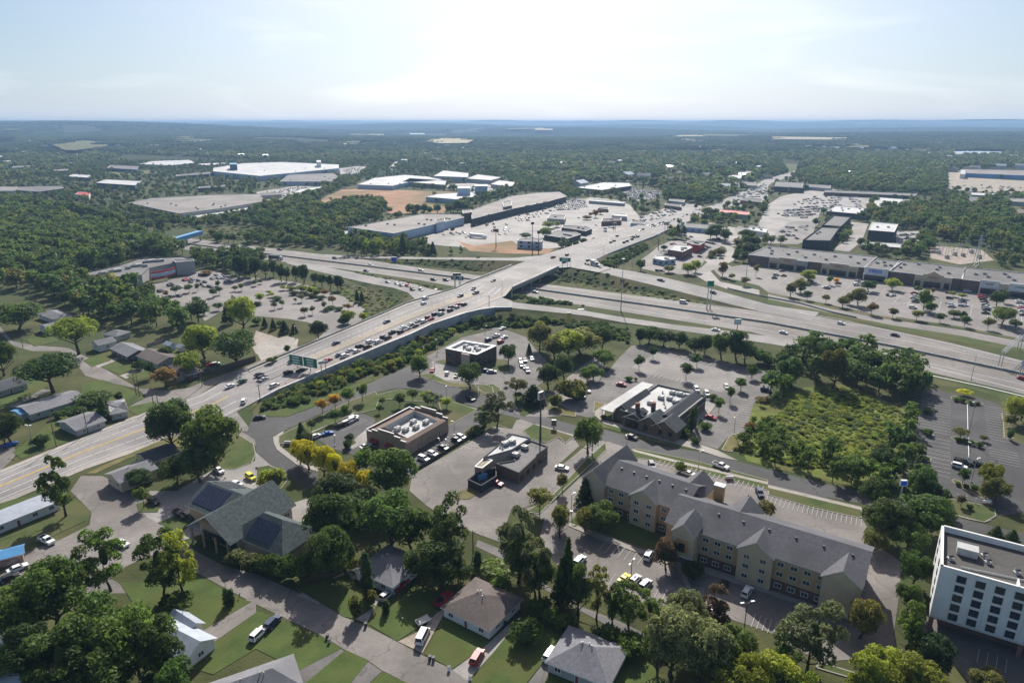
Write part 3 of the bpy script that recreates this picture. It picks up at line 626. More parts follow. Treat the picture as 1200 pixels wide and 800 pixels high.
# ---------------------------------------------------------------- buildings
def wallmat(name, c, rough=.85, v=.08, scale=.4, **k): return flat(name, c, rough, .25, v, scale, **k)
def shingle(name, c):
 if name in M: return M[name]
 m = mat(name, tuple(x*.82 for x in c), tuple(x*1.15 for x in c), 1.6, .9, .25, 9, .2, c3=tuple(x*.8 for x in c), s3=.15); M[name] = m; return m
def brickmat(name, c1, c2, mortar):
 m = bpy.data.materials.new(name); m.use_nodes = True; t = m.node_tree; N = t.nodes; K = t.links.new
 ge = N.new('ShaderNodeNewGeometry'); sp = N.new('ShaderNodeSeparateXYZ'); K(ge.outputs['Position'], sp.inputs[0])
 ad = N.new('ShaderNodeMath'); ad.operation = 'ADD'; K(sp.outputs['X'], ad.inputs[0]); K(sp.outputs['Y'], ad.inputs[1])
 cb = N.new('ShaderNodeCombineXYZ'); K(ad.outputs[0], cb.inputs['X']); K(sp.outputs['Z'], cb.inputs['Y'])
 b = N.new('ShaderNodeTexBrick'); b.inputs['Color1'].default_value = (*c1, 1); b.inputs['Color2'].default_value = (*c2, 1); b.inputs['Mortar'].default_value = (*mortar, 1)
 b.inputs['Scale'].default_value = 1; b.inputs['Brick Width'].default_value = .6; b.inputs['Row Height'].default_value = .2; b.inputs['Mortar Size'].default_value = .02
 K(cb.outputs[0], b.inputs['Vector']); K(b.outputs['Color'], N['Principled BSDF'].inputs['Base Color']); N['Principled BSDF'].inputs['Roughness'].default_value = .9
 M[name] = m; return m
M['brick_red'] = brickmat('brick_red', (.22,.085,.06), (.17,.065,.05), (.25,.2,.17)); M['brick_brown'] = brickmat('brick_brown', (.13,.075,.055), (.10,.06,.045), (.16,.13,.11)); M['brick_tan'] = brickmat('brick_tan', (.32,.24,.17), (.27,.2,.14), (.35,.3,.25))
M['brick_dark'] = brickmat('brick_dark', (.125,.08,.065), (.10,.065,.055), (.16,.13,.11))
M['roof_white'] = asphalt('roof_membrane_white', (.56,.56,.55), .12, (.42,.42,.41), crack=.15); M['roof_grey'] = asphalt('roof_membrane_grey', (.165,.158,.155), .16, (.115,.11,.108), crack=.3); M['roof_tan'] = asphalt('roof_membrane_tan', (.26,.235,.215), .16, crack=.3)
M['roof_dark'] = asphalt('roof_gravel_dark', (.10,.095,.09), .15)
M['unit'] = flat('roof_unit_metal', (.45,.45,.44), .5)
M['frame_white'] = flat('frame_white', (.72,.72,.70), .5); M['frame_dark'] = flat('frame_dark', (.05,.05,.055), .5)
def W2(px, z): return [G(x, y, z) for x, y in px]
def rect3(a, b, c, z):
 "front left, front right, back right (all as seen, at height z) -> four world corners"
 A, B_, C_ = G(*a, z), G(*b, z), G(*c, z); u = (B_ - A).normalized(); n = Vector((-u.y, u.x, 0))
 if n.dot(C_ - B_) < 0: n = -n
 d = n.dot(C_ - B_); return [A, B_, B_ + n*d, A + n*d]
def rectd(a, b, depth, z):
 A, B_ = G(*a, z), G(*b, z); u = (B_ - A).normalized(); n = Vector((-u.y, u.x, 0));
 return [A, B_, B_ + n*depth, A + n*depth]
WM = {}
def window_mesh(w_, h_, fm='frame_white', gm='glass', mull=1, depth=.12):
 k = (round(w_,1), round(h_,1), fm, gm, mull)
 if k in WM: return WM[k]
 b = MB(); t = min(.12, w_*.12)
 b.box((0, 0, 0), (w_ - t, .06, h_ - t), 1)
 for sx in (-1, 1): b.box((sx*(w_-t)/2, -.03, 0), (t, depth, h_), 0)
 for sz in (-1, 1): b.box((0, -.03, sz*(h_-t)/2), (w_ - 2*t, depth - .01, t), 0)
 for i in range(mull): b.box((-w_/2 + w_*(i+1)/(mull+1), -.03, 0), (t*.7, depth-.03, h_ - 2*t), 0)
 WM[k] = b.mesh('window', [M[fm], M[gm]]); return WM[k]
def put_windows(parent, a, b, zs, us, w_, h_, name='window', o=None, **k):
 "windows on the wall a->b (outside on the right hand side of b->a ... outward normal given by o), us in metres along the wall"
 a, b = Vector(a), Vector(b); u = (b - a); u.z = 0; u.normalize(); n = Vector((u.y, -u.x, 0))
 me = window_mesh(w_, h_, **k); rot = (0, 0, atan2(u.y, u.x))
 loc0 = parent.location if parent.type == 'EMPTY' else Vector((0,0,0))
 for z in zs:
  for s in us:
   p = a + u * s + n * .05; add(name, me, parent, (p.x - loc0.x, p.y - loc0.y, z - loc0.z), rot)
def even(L_, n, m=None):
 m = L_ / n / 2 if m is None else m
 return [m + (L_ - 2*m) * i / max(1, n-1) for i in range(n)] if n > 1 else [L_/2]
UNIT = []
def unit_mesh():
 if UNIT: return UNIT[0]
 b = MB(); b.box((0,0,.15), (2.3,1.7,.3), 1); b.box((0,0,.85), (2.2,1.6,1.1), 0); b.tube((-.5,0,1.4), (-.5,0,1.5), .45, n=10, m=1); b.box((.65,0,1.47), (.7,1.2,.14), 0)
 for i in range(4): b.box((-1.12, -.6+i*.4, .85), (.04, .1, .8), 1)
 UNIT.append(b.mesh('rooftop_unit', [M['unit'], M['dark']])); return UNIT[0]
VENT = []
def vent_mesh():
 if VENT: return VENT[0]
 b = MB(); b.box((0,0,.15), (.7,.7,.3), 0); b.tube((0,0,.3), (0,0,.75), .22, n=8, m=0); b.tube((0,0,.75), (0,0,.95), .4, .2, n=8, m=1)
 VENT.append(b.mesh('roof_vent', [M['unit'], M['dark']])); return VENT[0]
def local(e, P): return [Vector((p[0] - e.location.x, p[1] - e.location.y, 0)) for p in P]
def flat_building(name, label, cat, P, h, wall='stucco', roof='roof_grey', par=.7, units=(), vents=(), cope='coping', z0=-.2, base=None, group=None, parts=True, keep=True, e=None, t=.35):
 "P world corners (any polygon); walls with parapet, roof deck inside, roof units given as (u, v) fractions of the bounding quad"
 P = ccw([(p[0], p[1]) for p in P]); cx = sum(p[0] for p in P)/len(P); cy = sum(p[1] for p in P)/len(P)
 if e is None: e = thing(name, label, cat, (cx, cy, 0), 0, group)
 Lp = local(e, P); n = len(Lp)
 w_ = MB()
 for i in range(n):
  a, c = Lp[i], Lp[(i+1) % n]; w_.face([(a.x,a.y,z0), (c.x,c.y,z0), (c.x,c.y,h+par), (a.x,a.y,h+par)])
 w_.build('wall', M[wall], e)
 r = MB()
 for tr_ in tri(Lp):
  q = [(Lp[i].x, Lp[i].y, h) for i in tr_]
  nn = (Vector(q[1])-Vector(q[0])).cross(Vector(q[2])-Vector(q[0]))
  r.face(q if nn.z > 0 else q[::-1])
 rf_ = r.build('roof', M[roof], e)
 if par > 0:
  cp = MB(); In = []
  for i in range(n):
   p0, p1, p2 = Lp[i-1], Lp[i], Lp[(i+1) % n]; d1 = (p1-p0).normalized(); d2 = (p2-p1).normalized()
   n1 = Vector((-d1.y, d1.x, 0)); n2 = Vector((-d2.y, d2.x, 0)); m_ = (n1 + n2); m_ = m_ / max(.3, m_.dot(n1)); In.append(p1 + m_ * t)
  for i in range(n):
   j = (i+1) % n; a, c, d, f = Lp[i], Lp[j], In[j], In[i]; zt = h + par
   o_ = (c-a).normalized(); o_ = Vector((o_.y, -o_.x, 0)) * .08
   cp.face([(a.x+o_.x,a.y+o_.y,zt+.02), (c.x+o_.x,c.y+o_.y,zt+.02), (d.x,d.y,zt+.02), (f.x,f.y,zt+.02)])
   cp.face([(f.x,f.y,zt+.02), (d.x,d.y,zt+.02), (d.x,d.y,h), (f.x,f.y,h)])
   cp.face([(a.x+o_.x,a.y+o_.y,zt-.25), (c.x+o_.x,c.y+o_.y,zt-.25), (c.x+o_.x,c.y+o_.y,zt+.02), (a.x+o_.x,a.y+o_.y,zt+.02)])
  cp.build('parapet', M[cope], e)
 if len(Lp) >= 4:
  def uv(u, v): return Lp[0]*(1-u)*(1-v) + Lp[1]*u*(1-v) + Lp[2]*u*v + Lp[3]*(1-u)*v
  d = (Lp[1]-Lp[0]); rz = atan2(d.y, d.x)
  for u, v in units: p = uv(u, v); add('rooftop_unit', unit_mesh(), rf_, (p.x, p.y, h), (0,0,rz))
  for u, v in vents: p = uv(u, v); add('roof_vent', vent_mesh(), rf_, (p.x, p.y, h), (0,0,rz))
 if keep: KEEP.append(P)
 return e
def gable_part(e, P, he, rise, wall, roof, ov=.5, z0=-.2, ridge='ab', hip=0.0, trim='frame_white', thick=.22, walls=True, gwall=None, skip_back=False):
 "block with pitched roof on rectangle P (world, ccw a b c d); ridge parallel to ab or bc; hip = part of half-depth by which the ridge is shortened"
 if ridge == 'bc': P = [P[1], P[2], P[3], P[0]]
 a, b_, c, d = local(e, P); u = (b_-a).normalized(); v = (d-a).normalized(); L_ = (b_-a).length; D = (d-a).length
 if walls:
  w_ = MB()
  for p, q in ((a,b_),(b_,c),(c,d),(d,a)): w_.face([(p.x,p.y,z0),(q.x,q.y,z0),(q.x,q.y,he),(p.x,p.y,he)])
  if hip < .95:
   g = MB()
   for p, q in ((b_,c),(d,a)):
    m_ = (p+q)/2; (g if gwall else w_).face([(p.x,p.y,he),(q.x,q.y,he),(m_.x,m_.y,he+rise*(1-hip))])
   if gwall: g.build('gable', M[gwall], e)
  o = w_.build('wall', M[wall], e)
 sl = rise / (D/2); drop = sl * ov; hl = D/2 * hip
 A, B_, C_, D_ = a-u*ov-v*ov, b_+u*ov-v*ov, c+u*ov+v*ov, d-u*ov+v*ov
 zE = he - drop; zR = he + rise
 R1_ = (a+d)/2 + u*(hl - (ov if hip < .5 else 0)); R2_ = (b_+c)/2 - u*(hl - (ov if hip < .5 else 0))
 def q(p, z): return (p.x, p.y, z)
 r = MB()
 F = [[q(A,zE), q(B_,zE), q(R2_,zR), q(R1_,zR)], [q(C_,zE), q(D_,zE), q(R1_,zR), q(R2_,zR)]]
 if hip > 0: F += [[q(B_,zE), q(C_,zE), q(R2_,zR)], [q(D_,zE), q(A,zE), q(R1_,zR)]]
 for f in F:
  r.face([(p[0],p[1],p[2]+thick) for p in f], 0); r.face([(p[0],p[1],p[2]) for p in f[::-1]], 1)
 ed = [(A,B_,zE,zE),(C_,D_,zE,zE)]
 if hip > 0: ed += [(B_,C_,zE,zE),(D_,A,zE,zE)]
 else: ed += [(B_,R2_,zE,zR),(R2_,C_,zR,zE),(D_,R1_,zE,zR),(R1_,A,zR,zE)]
 for p, s, z1, z2 in ed: r.face([q(p,z1),q(s,z2),q(s,z2+thick),q(p,z1+thick)], 1)
 o = r.build('roof', [M[roof], M[trim]], e)
 return o
def house(name, label, cat, P, he, rise, wall, roof, hip=1.0, ridge='ab', ov=.6, wins=True, chimney=None, vents=2, keep=True, group=None, frame='frame_white', door=True, gwall=None):
 cx = sum(p[0] for p in P)/4; cy = sum(p[1] for p in P)/4
 e = thing(name, label, cat, (cx, cy, 0), 0, group)
 P = [Vector((p[0], p[1], 0)) for p in P]
 rf = gable_part(e, P, he, rise, wall, roof, ov, hip=hip, ridge=ridge, gwall=gwall)
 if wins:
  for i in range(4):
   a, b_ = P[i], P[(i+1) % 4]; L_ = (b_-a).length; n = max(1, int(L_/4.2))
   us = even(L_, n); du = us.pop(len(us)//2) if door and i == 0 and n > 2 else None
   put_windows(e, a, b_, [he*.56], us, 1.5, 1.2, fm=frame)
   if du is not None: put_windows(e, a, b_, [1.05], [du], 1.0, 2.1, name='door', fm=frame, gm='door_paint', mull=0)
 rg = random.Random(int(abs(cx*10))); a, b_, c, d = local(e, P)
 for i in range(vents):
  t = rg.uniform(.35, .65); s = rg.uniform(.42, .55); p = a.lerp(b_, t).lerp(d.lerp(c, t), s)
  k = MB(); k.tube((0,0,0), (0,0,1.1), .09, n=6); k.tube((0,0,1.1), (0,0,1.22), .16, n=6); o = k.build('vent_pipe', M['unit'], rf); o.location = (p.x, p.y, he + rise*.72)
 if chimney:
  t, s, hh = chimney; p = a.lerp(b_, t).lerp(d.lerp(c, t), s); k = MB(); k.box((0,0,hh/2), (.9,.7,hh)); k.box((0,0,hh+.06), (1.05,.85,.12)); o = k.build('chimney', M['brick_red'], rf); o.location = (p.x, p.y, he)
 if keep: KEEP.append(ccw([(p[0], p[1]) for p in P]))
 return e
M['stucco'] = wallmat('stucco_grey', (.38,.37,.35)); M['coping'] = flat('coping_metal', (.55,.55,.54), .5); M['door_paint'] = flat('door_paint', (.25,.06,.05), .5)
M['cream'] = wallmat('siding_cream', (.56,.46,.32)); M['beige'] = wallmat('siding_beige', (.47,.35,.215)); M['ochre'] = wallmat('siding_ochre', (.50,.30,.14)); M['siding_white'] = wallmat('siding_white', (.68,.67,.65)); M['siding_grey'] = wallmat('siding_grey', (.40,.39,.37))
M['tower_white'] = wallmat('painted_concrete_white', (.74,.74,.72), scale=.15); M['brown'] = wallmat('split_face_brown', (.17,.125,.10)); M['tan'] = wallmat('stucco_tan', (.36,.27,.20)); M['tan2'] = wallmat('stucco_pale_tan', (.46,.38,.30))
M['blue_metal'] = flat('blue_metal', (.10,.30,.55), .45); M['pale_blue'] = flat('pale_blue_metal', (.38,.48,.60), .45); M['metal_roof'] = flat('metal_roof_blue_grey', (.40,.44,.50), .4, metal=.3); M['dark_wall'] = wallmat('dark_cladding', (.055,.06,.065)); M['navy'] = wallmat('navy_cladding', (.05,.085,.14))
M['awning'] = flat('red_awning', (.22,.02,.03), .8); M['brown_roof'] = shingle('shingle_brown', (.145,.122,.112)); M['grey_roof'] = shingle('shingle_grey', (.21,.21,.225)); M['charcoal_roof'] = shingle('shingle_charcoal', (.075,.08,.09)); M['green_roof'] = mat('shingle_green', (.042,.055,.058), (.060,.078,.080), 1.2, .85, .2, 9, .25, c3=(.08,.10,.103), s3=1.1); M['tan_roof'] = shingle('shingle_tan', (.2,.15,.125)); M['inn_roof'] = shingle('shingle_inn', (.125,.125,.135)); M['solar'] = flat('solar_glass', (.02,.025,.05), .15, .6)
M['rust_metal'] = mat('rusted_metal', (.28,.13,.09), (.45,.40,.38), .8, .7, metal=.2)
M['red_cladding'] = flat('red_cladding', (.42,.035,.03), .55); M['green_sign'] = flat('green_sign', (.05,.42,.16), .5); M['blue_sign'] = flat('blue_sign', (.02,.12,.62), .5); M['red_letter'] = flat('red_letter', (.6,.03,.03), .5); M['white_letter'] = flat('white_letter', (.85,.85,.85), .5)
M['pink'] = flat('pink_canvas', (.75,.32,.42), .8); M['wood_fence'] = wallmat('fence_wood', (.13,.10,.08)); M['grey_fence'] = wallmat('fence_grey_wood', (.30,.27,.23))
def letters(e, a, b, z, h, n, mk, seed=1, gap=.3, t0=0.0, t1=1.0):
 "a row of letter-like strokes too far away to be read, one per glyph"
 a, b = Vector(a), Vector(b); u = (b-a); L_ = u.length; u.normalize(); nn = Vector((u.y, -u.x, 0)); rg = random.Random(seed)
 k = MB(); w_ = L_*(t1-t0)/n; loc = e.location
 rot = atan2(u.y, u.x)
 for i in range(n):
  c = a + u*(L_*t0 + (i+.5)*w_) + nn*.22 - Vector((loc.x, loc.y, 0)); s = w_*.62
  for kind in rg.sample(['l','r','t','m','b'], 3) + ['l']:
   if kind == 'l': k.box((c.x-u.x*s*.4, c.y-u.y*s*.4, z), (s*.24,.12,h), 0, rot)
   if kind == 'r': k.box((c.x+u.x*s*.4, c.y+u.y*s*.4, z), (s*.24,.12,h), 0, rot)
   if kind in 'tmb': k.box((c.x, c.y, z+{'t':.4,'m':0,'b':-.4}[kind]*h), (s*.8,.11,h*.2), 0, rot)
 return k.build('sign_lettering', M[mk], e)
# ================= tall white block at the right
def white_tower():
 z = 17.0; A = G(1102.5, 662, z); B_ = G(1200, 689, z); C0 = G(1101, 613.5, z)
 u = (B_ - A).normalized(); n = Vector((-u.y, u.x, 0)); d = n.dot(C0 - A); Lf = 62.0
 P = [A, A + u*Lf, A + u*Lf + n*d, A + n*d]
 e = thing('office_tower', 'white six storey block with dark square windows above a brick ground floor', 'building', (A.x, A.y, 0))
 Lp = local(e, P); zb = 3.5
 w_ = MB()
 for i in range(4):
  a, c = Lp[i], Lp[(i+1) % 4]; w_.face([(a.x,a.y,zb),(c.x,c.y,zb),(c.x,c.y,z),(a.x,a.y,z)])
 w_.face([(p.x,p.y,zb) for p in Lp[::-1]]); w_.build('wall', M['tower_white'], e)
 r = MB(); r.face([(p.x,p.y,z-1.5) for p in Lp]); r.build('roof', M['roof_dark'], e)
 cp = MB(); t = .5
 for i in range(4):
  a, c = Lp[i], Lp[(i+1) % 4]; dd = (c-a).normalized(); m_ = Vector((-dd.y, dd.x, 0)) * t
  cp.face([(a.x,a.y,z+.03),(c.x,c.y,z+.03),(c.x+m_.x,c.y+m_.y,z+.03),(a.x+m_.x,a.y+m_.y,z+.03)]); cp.face([(a.x+m_.x,a.y+m_.y,z+.03),(c.x+m_.x,c.y+m_.y,z+.03),(c.x+m_.x,c.y+m_.y,z-1.5),(a.x+m_.x,a.y+m_.y,z-1.5)])
 cp.build('parapet', M['tower_white'], e)
 g = MB(); ins = 3.2
 Q_ = [Lp[0]+u*2.0+n*ins, Lp[1]+n*ins, Lp[2]-n*.4, Lp[3]+u*.5-n*.4]; g.prism([(p.x,p.y) for p in Q_], -.2, zb-.01); g.build('ground_floor', M['brick_brown'], e)
 for s in (0.5, 17, 33, 49):
  k = MB(); p = Lp[0] + u*s + n*.6; k.box((p.x,p.y,zb/2-.1), (.9,.9,zb), 0, atan2(u.y,u.x)); k.build('column', M['brick_red'], e)
 band = MB(); band.beam(Lp[0]+Vector((0,0,zb+.25))-n*.06, Lp[1]+Vector((0,0,zb+.25))-n*.06, .12, .5); band.build('band', M['coping'], e)
 # windows: five rows, columns read off the front
 def along(px, z_): q = G(px[0], px[1], z_); return (q - A).dot(u)
 s1 = along((1126.7, 677.5), 15.0); s4 = along((1196.0, 701.0), 15.0); st = (s4 - s1) / 3
 us = [s1 + st*i for i in range(int((Lf-2-s1)/st))]
 zs = [14.9, 12.45, 10.0, 7.55, 5.1]
 put_windows(e, A, B_, zs, us, 1.75, 1.7, fm='frame_dark', mull=1)
 put_windows(e, P[3], P[0], zs, even(d, 2), 1.2, 1.5, fm='frame_dark', mull=0)
 for s in (st*1.52+s1, st*3.52+s1):
  k = MB(); p = Lp[0] + u*s; k.box((p.x-n.x*.05, p.y-n.y*.05, (zb+z)/2), (.25,.12,z-zb), 0, atan2(u.y,u.x)); k.build('downpipe', M['tower_white'], e)
 # roof clutter
 k = MB(); k.box((0,0,.9), (4.0,2.6,1.8)); k.box((0,0,1.85), (4.2,2.8,.1)); o = k.build('penthouse', M['unit'], e); p = Lp[0]+u*5.2+n*(d*.56); o.location = (p.x,p.y,z-1.5); o.rotation_euler = (0,0,atan2(u.y,u.x))
 for s, v in ((2.0,.33),(8.6,.62),(9.2,.48),(14.5,.42),(17.8,.40),(21.0,.52),(28,.5),(33,.4)):
  p = Lp[0]+u*s+n*(d*v); add('roof_vent', vent_mesh(), e, (p.x,p.y,z-1.5), None, (1.7,1.7,1.3))
 k = MB(); k.tube(Lp[0]+u*4+n*(d*.2)+Vector((0,0,z-1.2)), Lp[0]+u*40+n*(d*.46)+Vector((0,0,z-1.2)), .15, n=6); k.build('roof_pipe', M['coping'], e)
 k = MB(); p = Lp[0]+u*3.5; k.beam(p+n*.5+Vector((0,0,z-.75)), p+n*.5+u*5.5+Vector((0,0,z-.75)), .3, 1.5);
 k = MB(); p = Lp[0]+u*14.2; k.box((p.x+n.x*1.6,p.y+n.y*1.6,z-.7), (.3,3.0,1.6), 0, atan2(u.y,u.x)); k.build('roof_fin', M['tower_white'], e)
 KEEP.append(ccw([(p[0], p[1]) for p in P]))
white_tower()
# ================= inn with long gabled roofs
def inn():
 he, rise = 9.4, 3.7
 e = thing('inn', 'long beige three storey inn with grey gable roofs and brick ground floor', 'hotel', tuple(G(800, 650)[:2]) + (0,))
 def wing(a, b, depth, x0=0):
  A, B_ = G(*a, he), G(*b, he); A.z = B_.z = 0; u = (B_-A).normalized(); n = Vector((-u.y,u.x,0)); return A, B_, u, n
 A, B_, u, n = wing((818,622), (1010,684), 17)
 D = 17.0; P = [A, B_, B_+n*D, A+n*D]
 gable_part(e, P, he, rise, 'beige', 'inn_roof', .6)
 KEEP.append(ccw([(p[0], p[1]) for p in P]))
 A2, B2, u2, n2 = wing((709,566), (800,598), 17)
 P2 = [A2, B2, B2+n2*D, A2+n2*D]; gable_part(e, P2, he, rise, 'beige', 'inn_roof', .6); KEEP.append(ccw([(p[0], p[1]) for p in P2]))
 gable_part(e, [A-u*8.5, A+u*.4, A+u*.4+n*D, A-u*8.5+n*D], he-.06, rise-.1, 'beige', 'inn_roof', .5)
 L1, L2 = (B_-A).length, (B2-A2).length
 def base(P_, col='brick_brown'):
  k = MB(); Lp = local(e, P_)
  k.prism([(p.x,p.y) for p in Lp], -.2, 3.0); return k.build('ground_floor', M[col], e)
 o_ = .12
 base([A-n*o_-u*o_, B_-n*o_+u*o_, B_+n*(D+o_)+u*o_, A+n*(D+o_)-u*o_]); base([A2-n2*o_-u2*o_, B2-n2*o_+u2*o_, B2+n2*(D+o_)+u2*o_, A2+n2*(D+o_)-u2*o_])
 put_windows(e, A-n*.0, B_, [7.6, 4.9], even(L1, 12, 2.2), 1.7, 1.35); put_windows(e, A-n*.15, B_-n*.15, [1.7], even(L1, 12, 2.2), 1.7, 1.4)
 put_windows(e, A2, B2, [7.6, 4.9], even(L2, 7, 2.2), 1.7, 1.35); put_windows(e, A2-n2*.15, B2-n2*.15, [1.7], even(L2, 7, 2.2), 1.7, 1.4)
 put_windows(e, B_+n*D, A+n*D, [7.6, 4.9, 1.9], even(L1, 12, 2.2), 1.6, 1.3)
 # cross gables standing out of the front
 def cross(A_, u_, n_, s0, w_, out, wall='cream', hh=he, rs=2.9, depth=11, win=2, ground=True):
  p = A_ + u_*s0 - n_*out; P_ = [p, p+u_*w_, p+u_*w_+n_*depth, p+n_*depth]
  gable_part(e, P_, hh, rs, wall, 'inn_roof', .45, ridge='bc')
  if win:
   put_windows(e, P_[0], P_[1], [7.6, 4.9, 2.1], even(w_, win, w_*.26), 1.6, 1.3)
  return P_
 cross(A2, u2, n2, L2*.37, L2*.33, 1.2);
 k = MB(); q = local(e, [A2+u2*L2*.71-n2*.07, B2-n2*.07]); k.prism([(q[0].x,q[0].y),(q[1].x,q[1].y),((q[1]+n2*.05).x,(q[1]+n2*.05).y),((q[0]+n2*.05).x,(q[0]+n2*.05).y)], 3.0, he-.3); k.build('wall_panel', M['ochre'], e)
 put_windows(e, A2+u2*L2*.71-n2*.09, B2-n2*.09, [7.6, 4.9], even(L2*.29, 2), 1.7, 1.35)
 cross(A, u, n, L1*.28, 8.3, 1.3); cross(A, u, n, L1*.79, L1*.21, 1.6, win=0)
 # west end block turned to the front
 gable_part(e, [A2-u2*7-n2*1.2, A2+u2*.3-n2*1.2, A2+u2*.3+n2*(D+1.6), A2-u2*7+n2*(D+1.6)], he, rise, 'cream', 'inn_roof', .5, ridge='bc')
 # rear cross gables
 for A_, u_, n_, s0 in ((A2,u2,n2,L2*.75),(A,u,n,L1*.1)):
  p = A_+u_*s0+n_*(D-8); gable_part(e, [p, p+u_*8, p+u_*8+n_*9.2, p+n_*9.2], he, 3.6, 'beige', 'inn_roof', .4, ridge='bc')
 # entrance tower with arch
 p = A - u*5.2 - n*4.6; T_ = [p, p+u*5.6, p+u*5.6+n*8, p+n*8]
 gable_part(e, [Vector((q.x,q.y,0)) for q in T_], 10.4, 2.6, 'cream', 'inn_roof', .4, ridge='bc', z0=3.6)
 for s in (.5, 5.1):
  for t in (.5, 4.4):
   k = MB(); q = local(e, [p+u*s+n*t])[0]; k.box((q.x,q.y,1.8), (1.2,1.2,3.8), 0, atan2(u.y,u.x)); k.build('porch_pier', M['cream'], e)
 k = MB(); q = local(e, [p+u*2.8-n*.08])[0]; k.box((q.x,q.y,6.7), (3.2,.2,3.6), 0, atan2(u.y,u.x)); k.build('porch_opening', M['ochre'], e)
 k = MB(); q = local(e, [p+u*2.8-n*.22])[0]; k.box((q.x,q.y,6.3), (1.6,.12,2.5), 0, atan2(u.y,u.x)); k.build('window', M['glass'], e)
 k = MB(); q = local(e, [p+u*2.8-n*.25])[0]; k.box((q.x,q.y,3.75), (5.8,.3,.4), 0, atan2(u.y,u.x)); k.build('cornice', M['frame_white'], e)
 # orange chimney stack
 q = local(e, [A - u*.5 + n*(D+1.5)])[0]
 k = MB(); k.box((q.x,q.y,6.8), (2.6,1.8,14.0), 0, atan2(u.y,u.x)); k.box((q.x,q.y,13.9), (2.9,2.1,.3), 1, atan2(u.y,u.x)); k.build('chimney', [M['ochre'], M['frame_white']], e)
 # ridge vents
 for A_, u_, n_, L_ in ((A,u,n,L1),(A2,u2,n2,L2)):
  for i in range(6):
   q = local(e, [A_+u_*(L_*(i+.5)/6)+n_*(D*.36)])[0]; k = MB(); k.box((0,0,.2), (.6,.6,.4)); o = k.build('roof_vent', M['dark'], e); o.location = (q.x,q.y,he+rise*.74)
 KEEP.append(ccw([(q[0], q[1]) for q in [A2-u2*9-n2*2, A-n*6, A+n*D, A2+n2*D-u2*9]]))
inn()
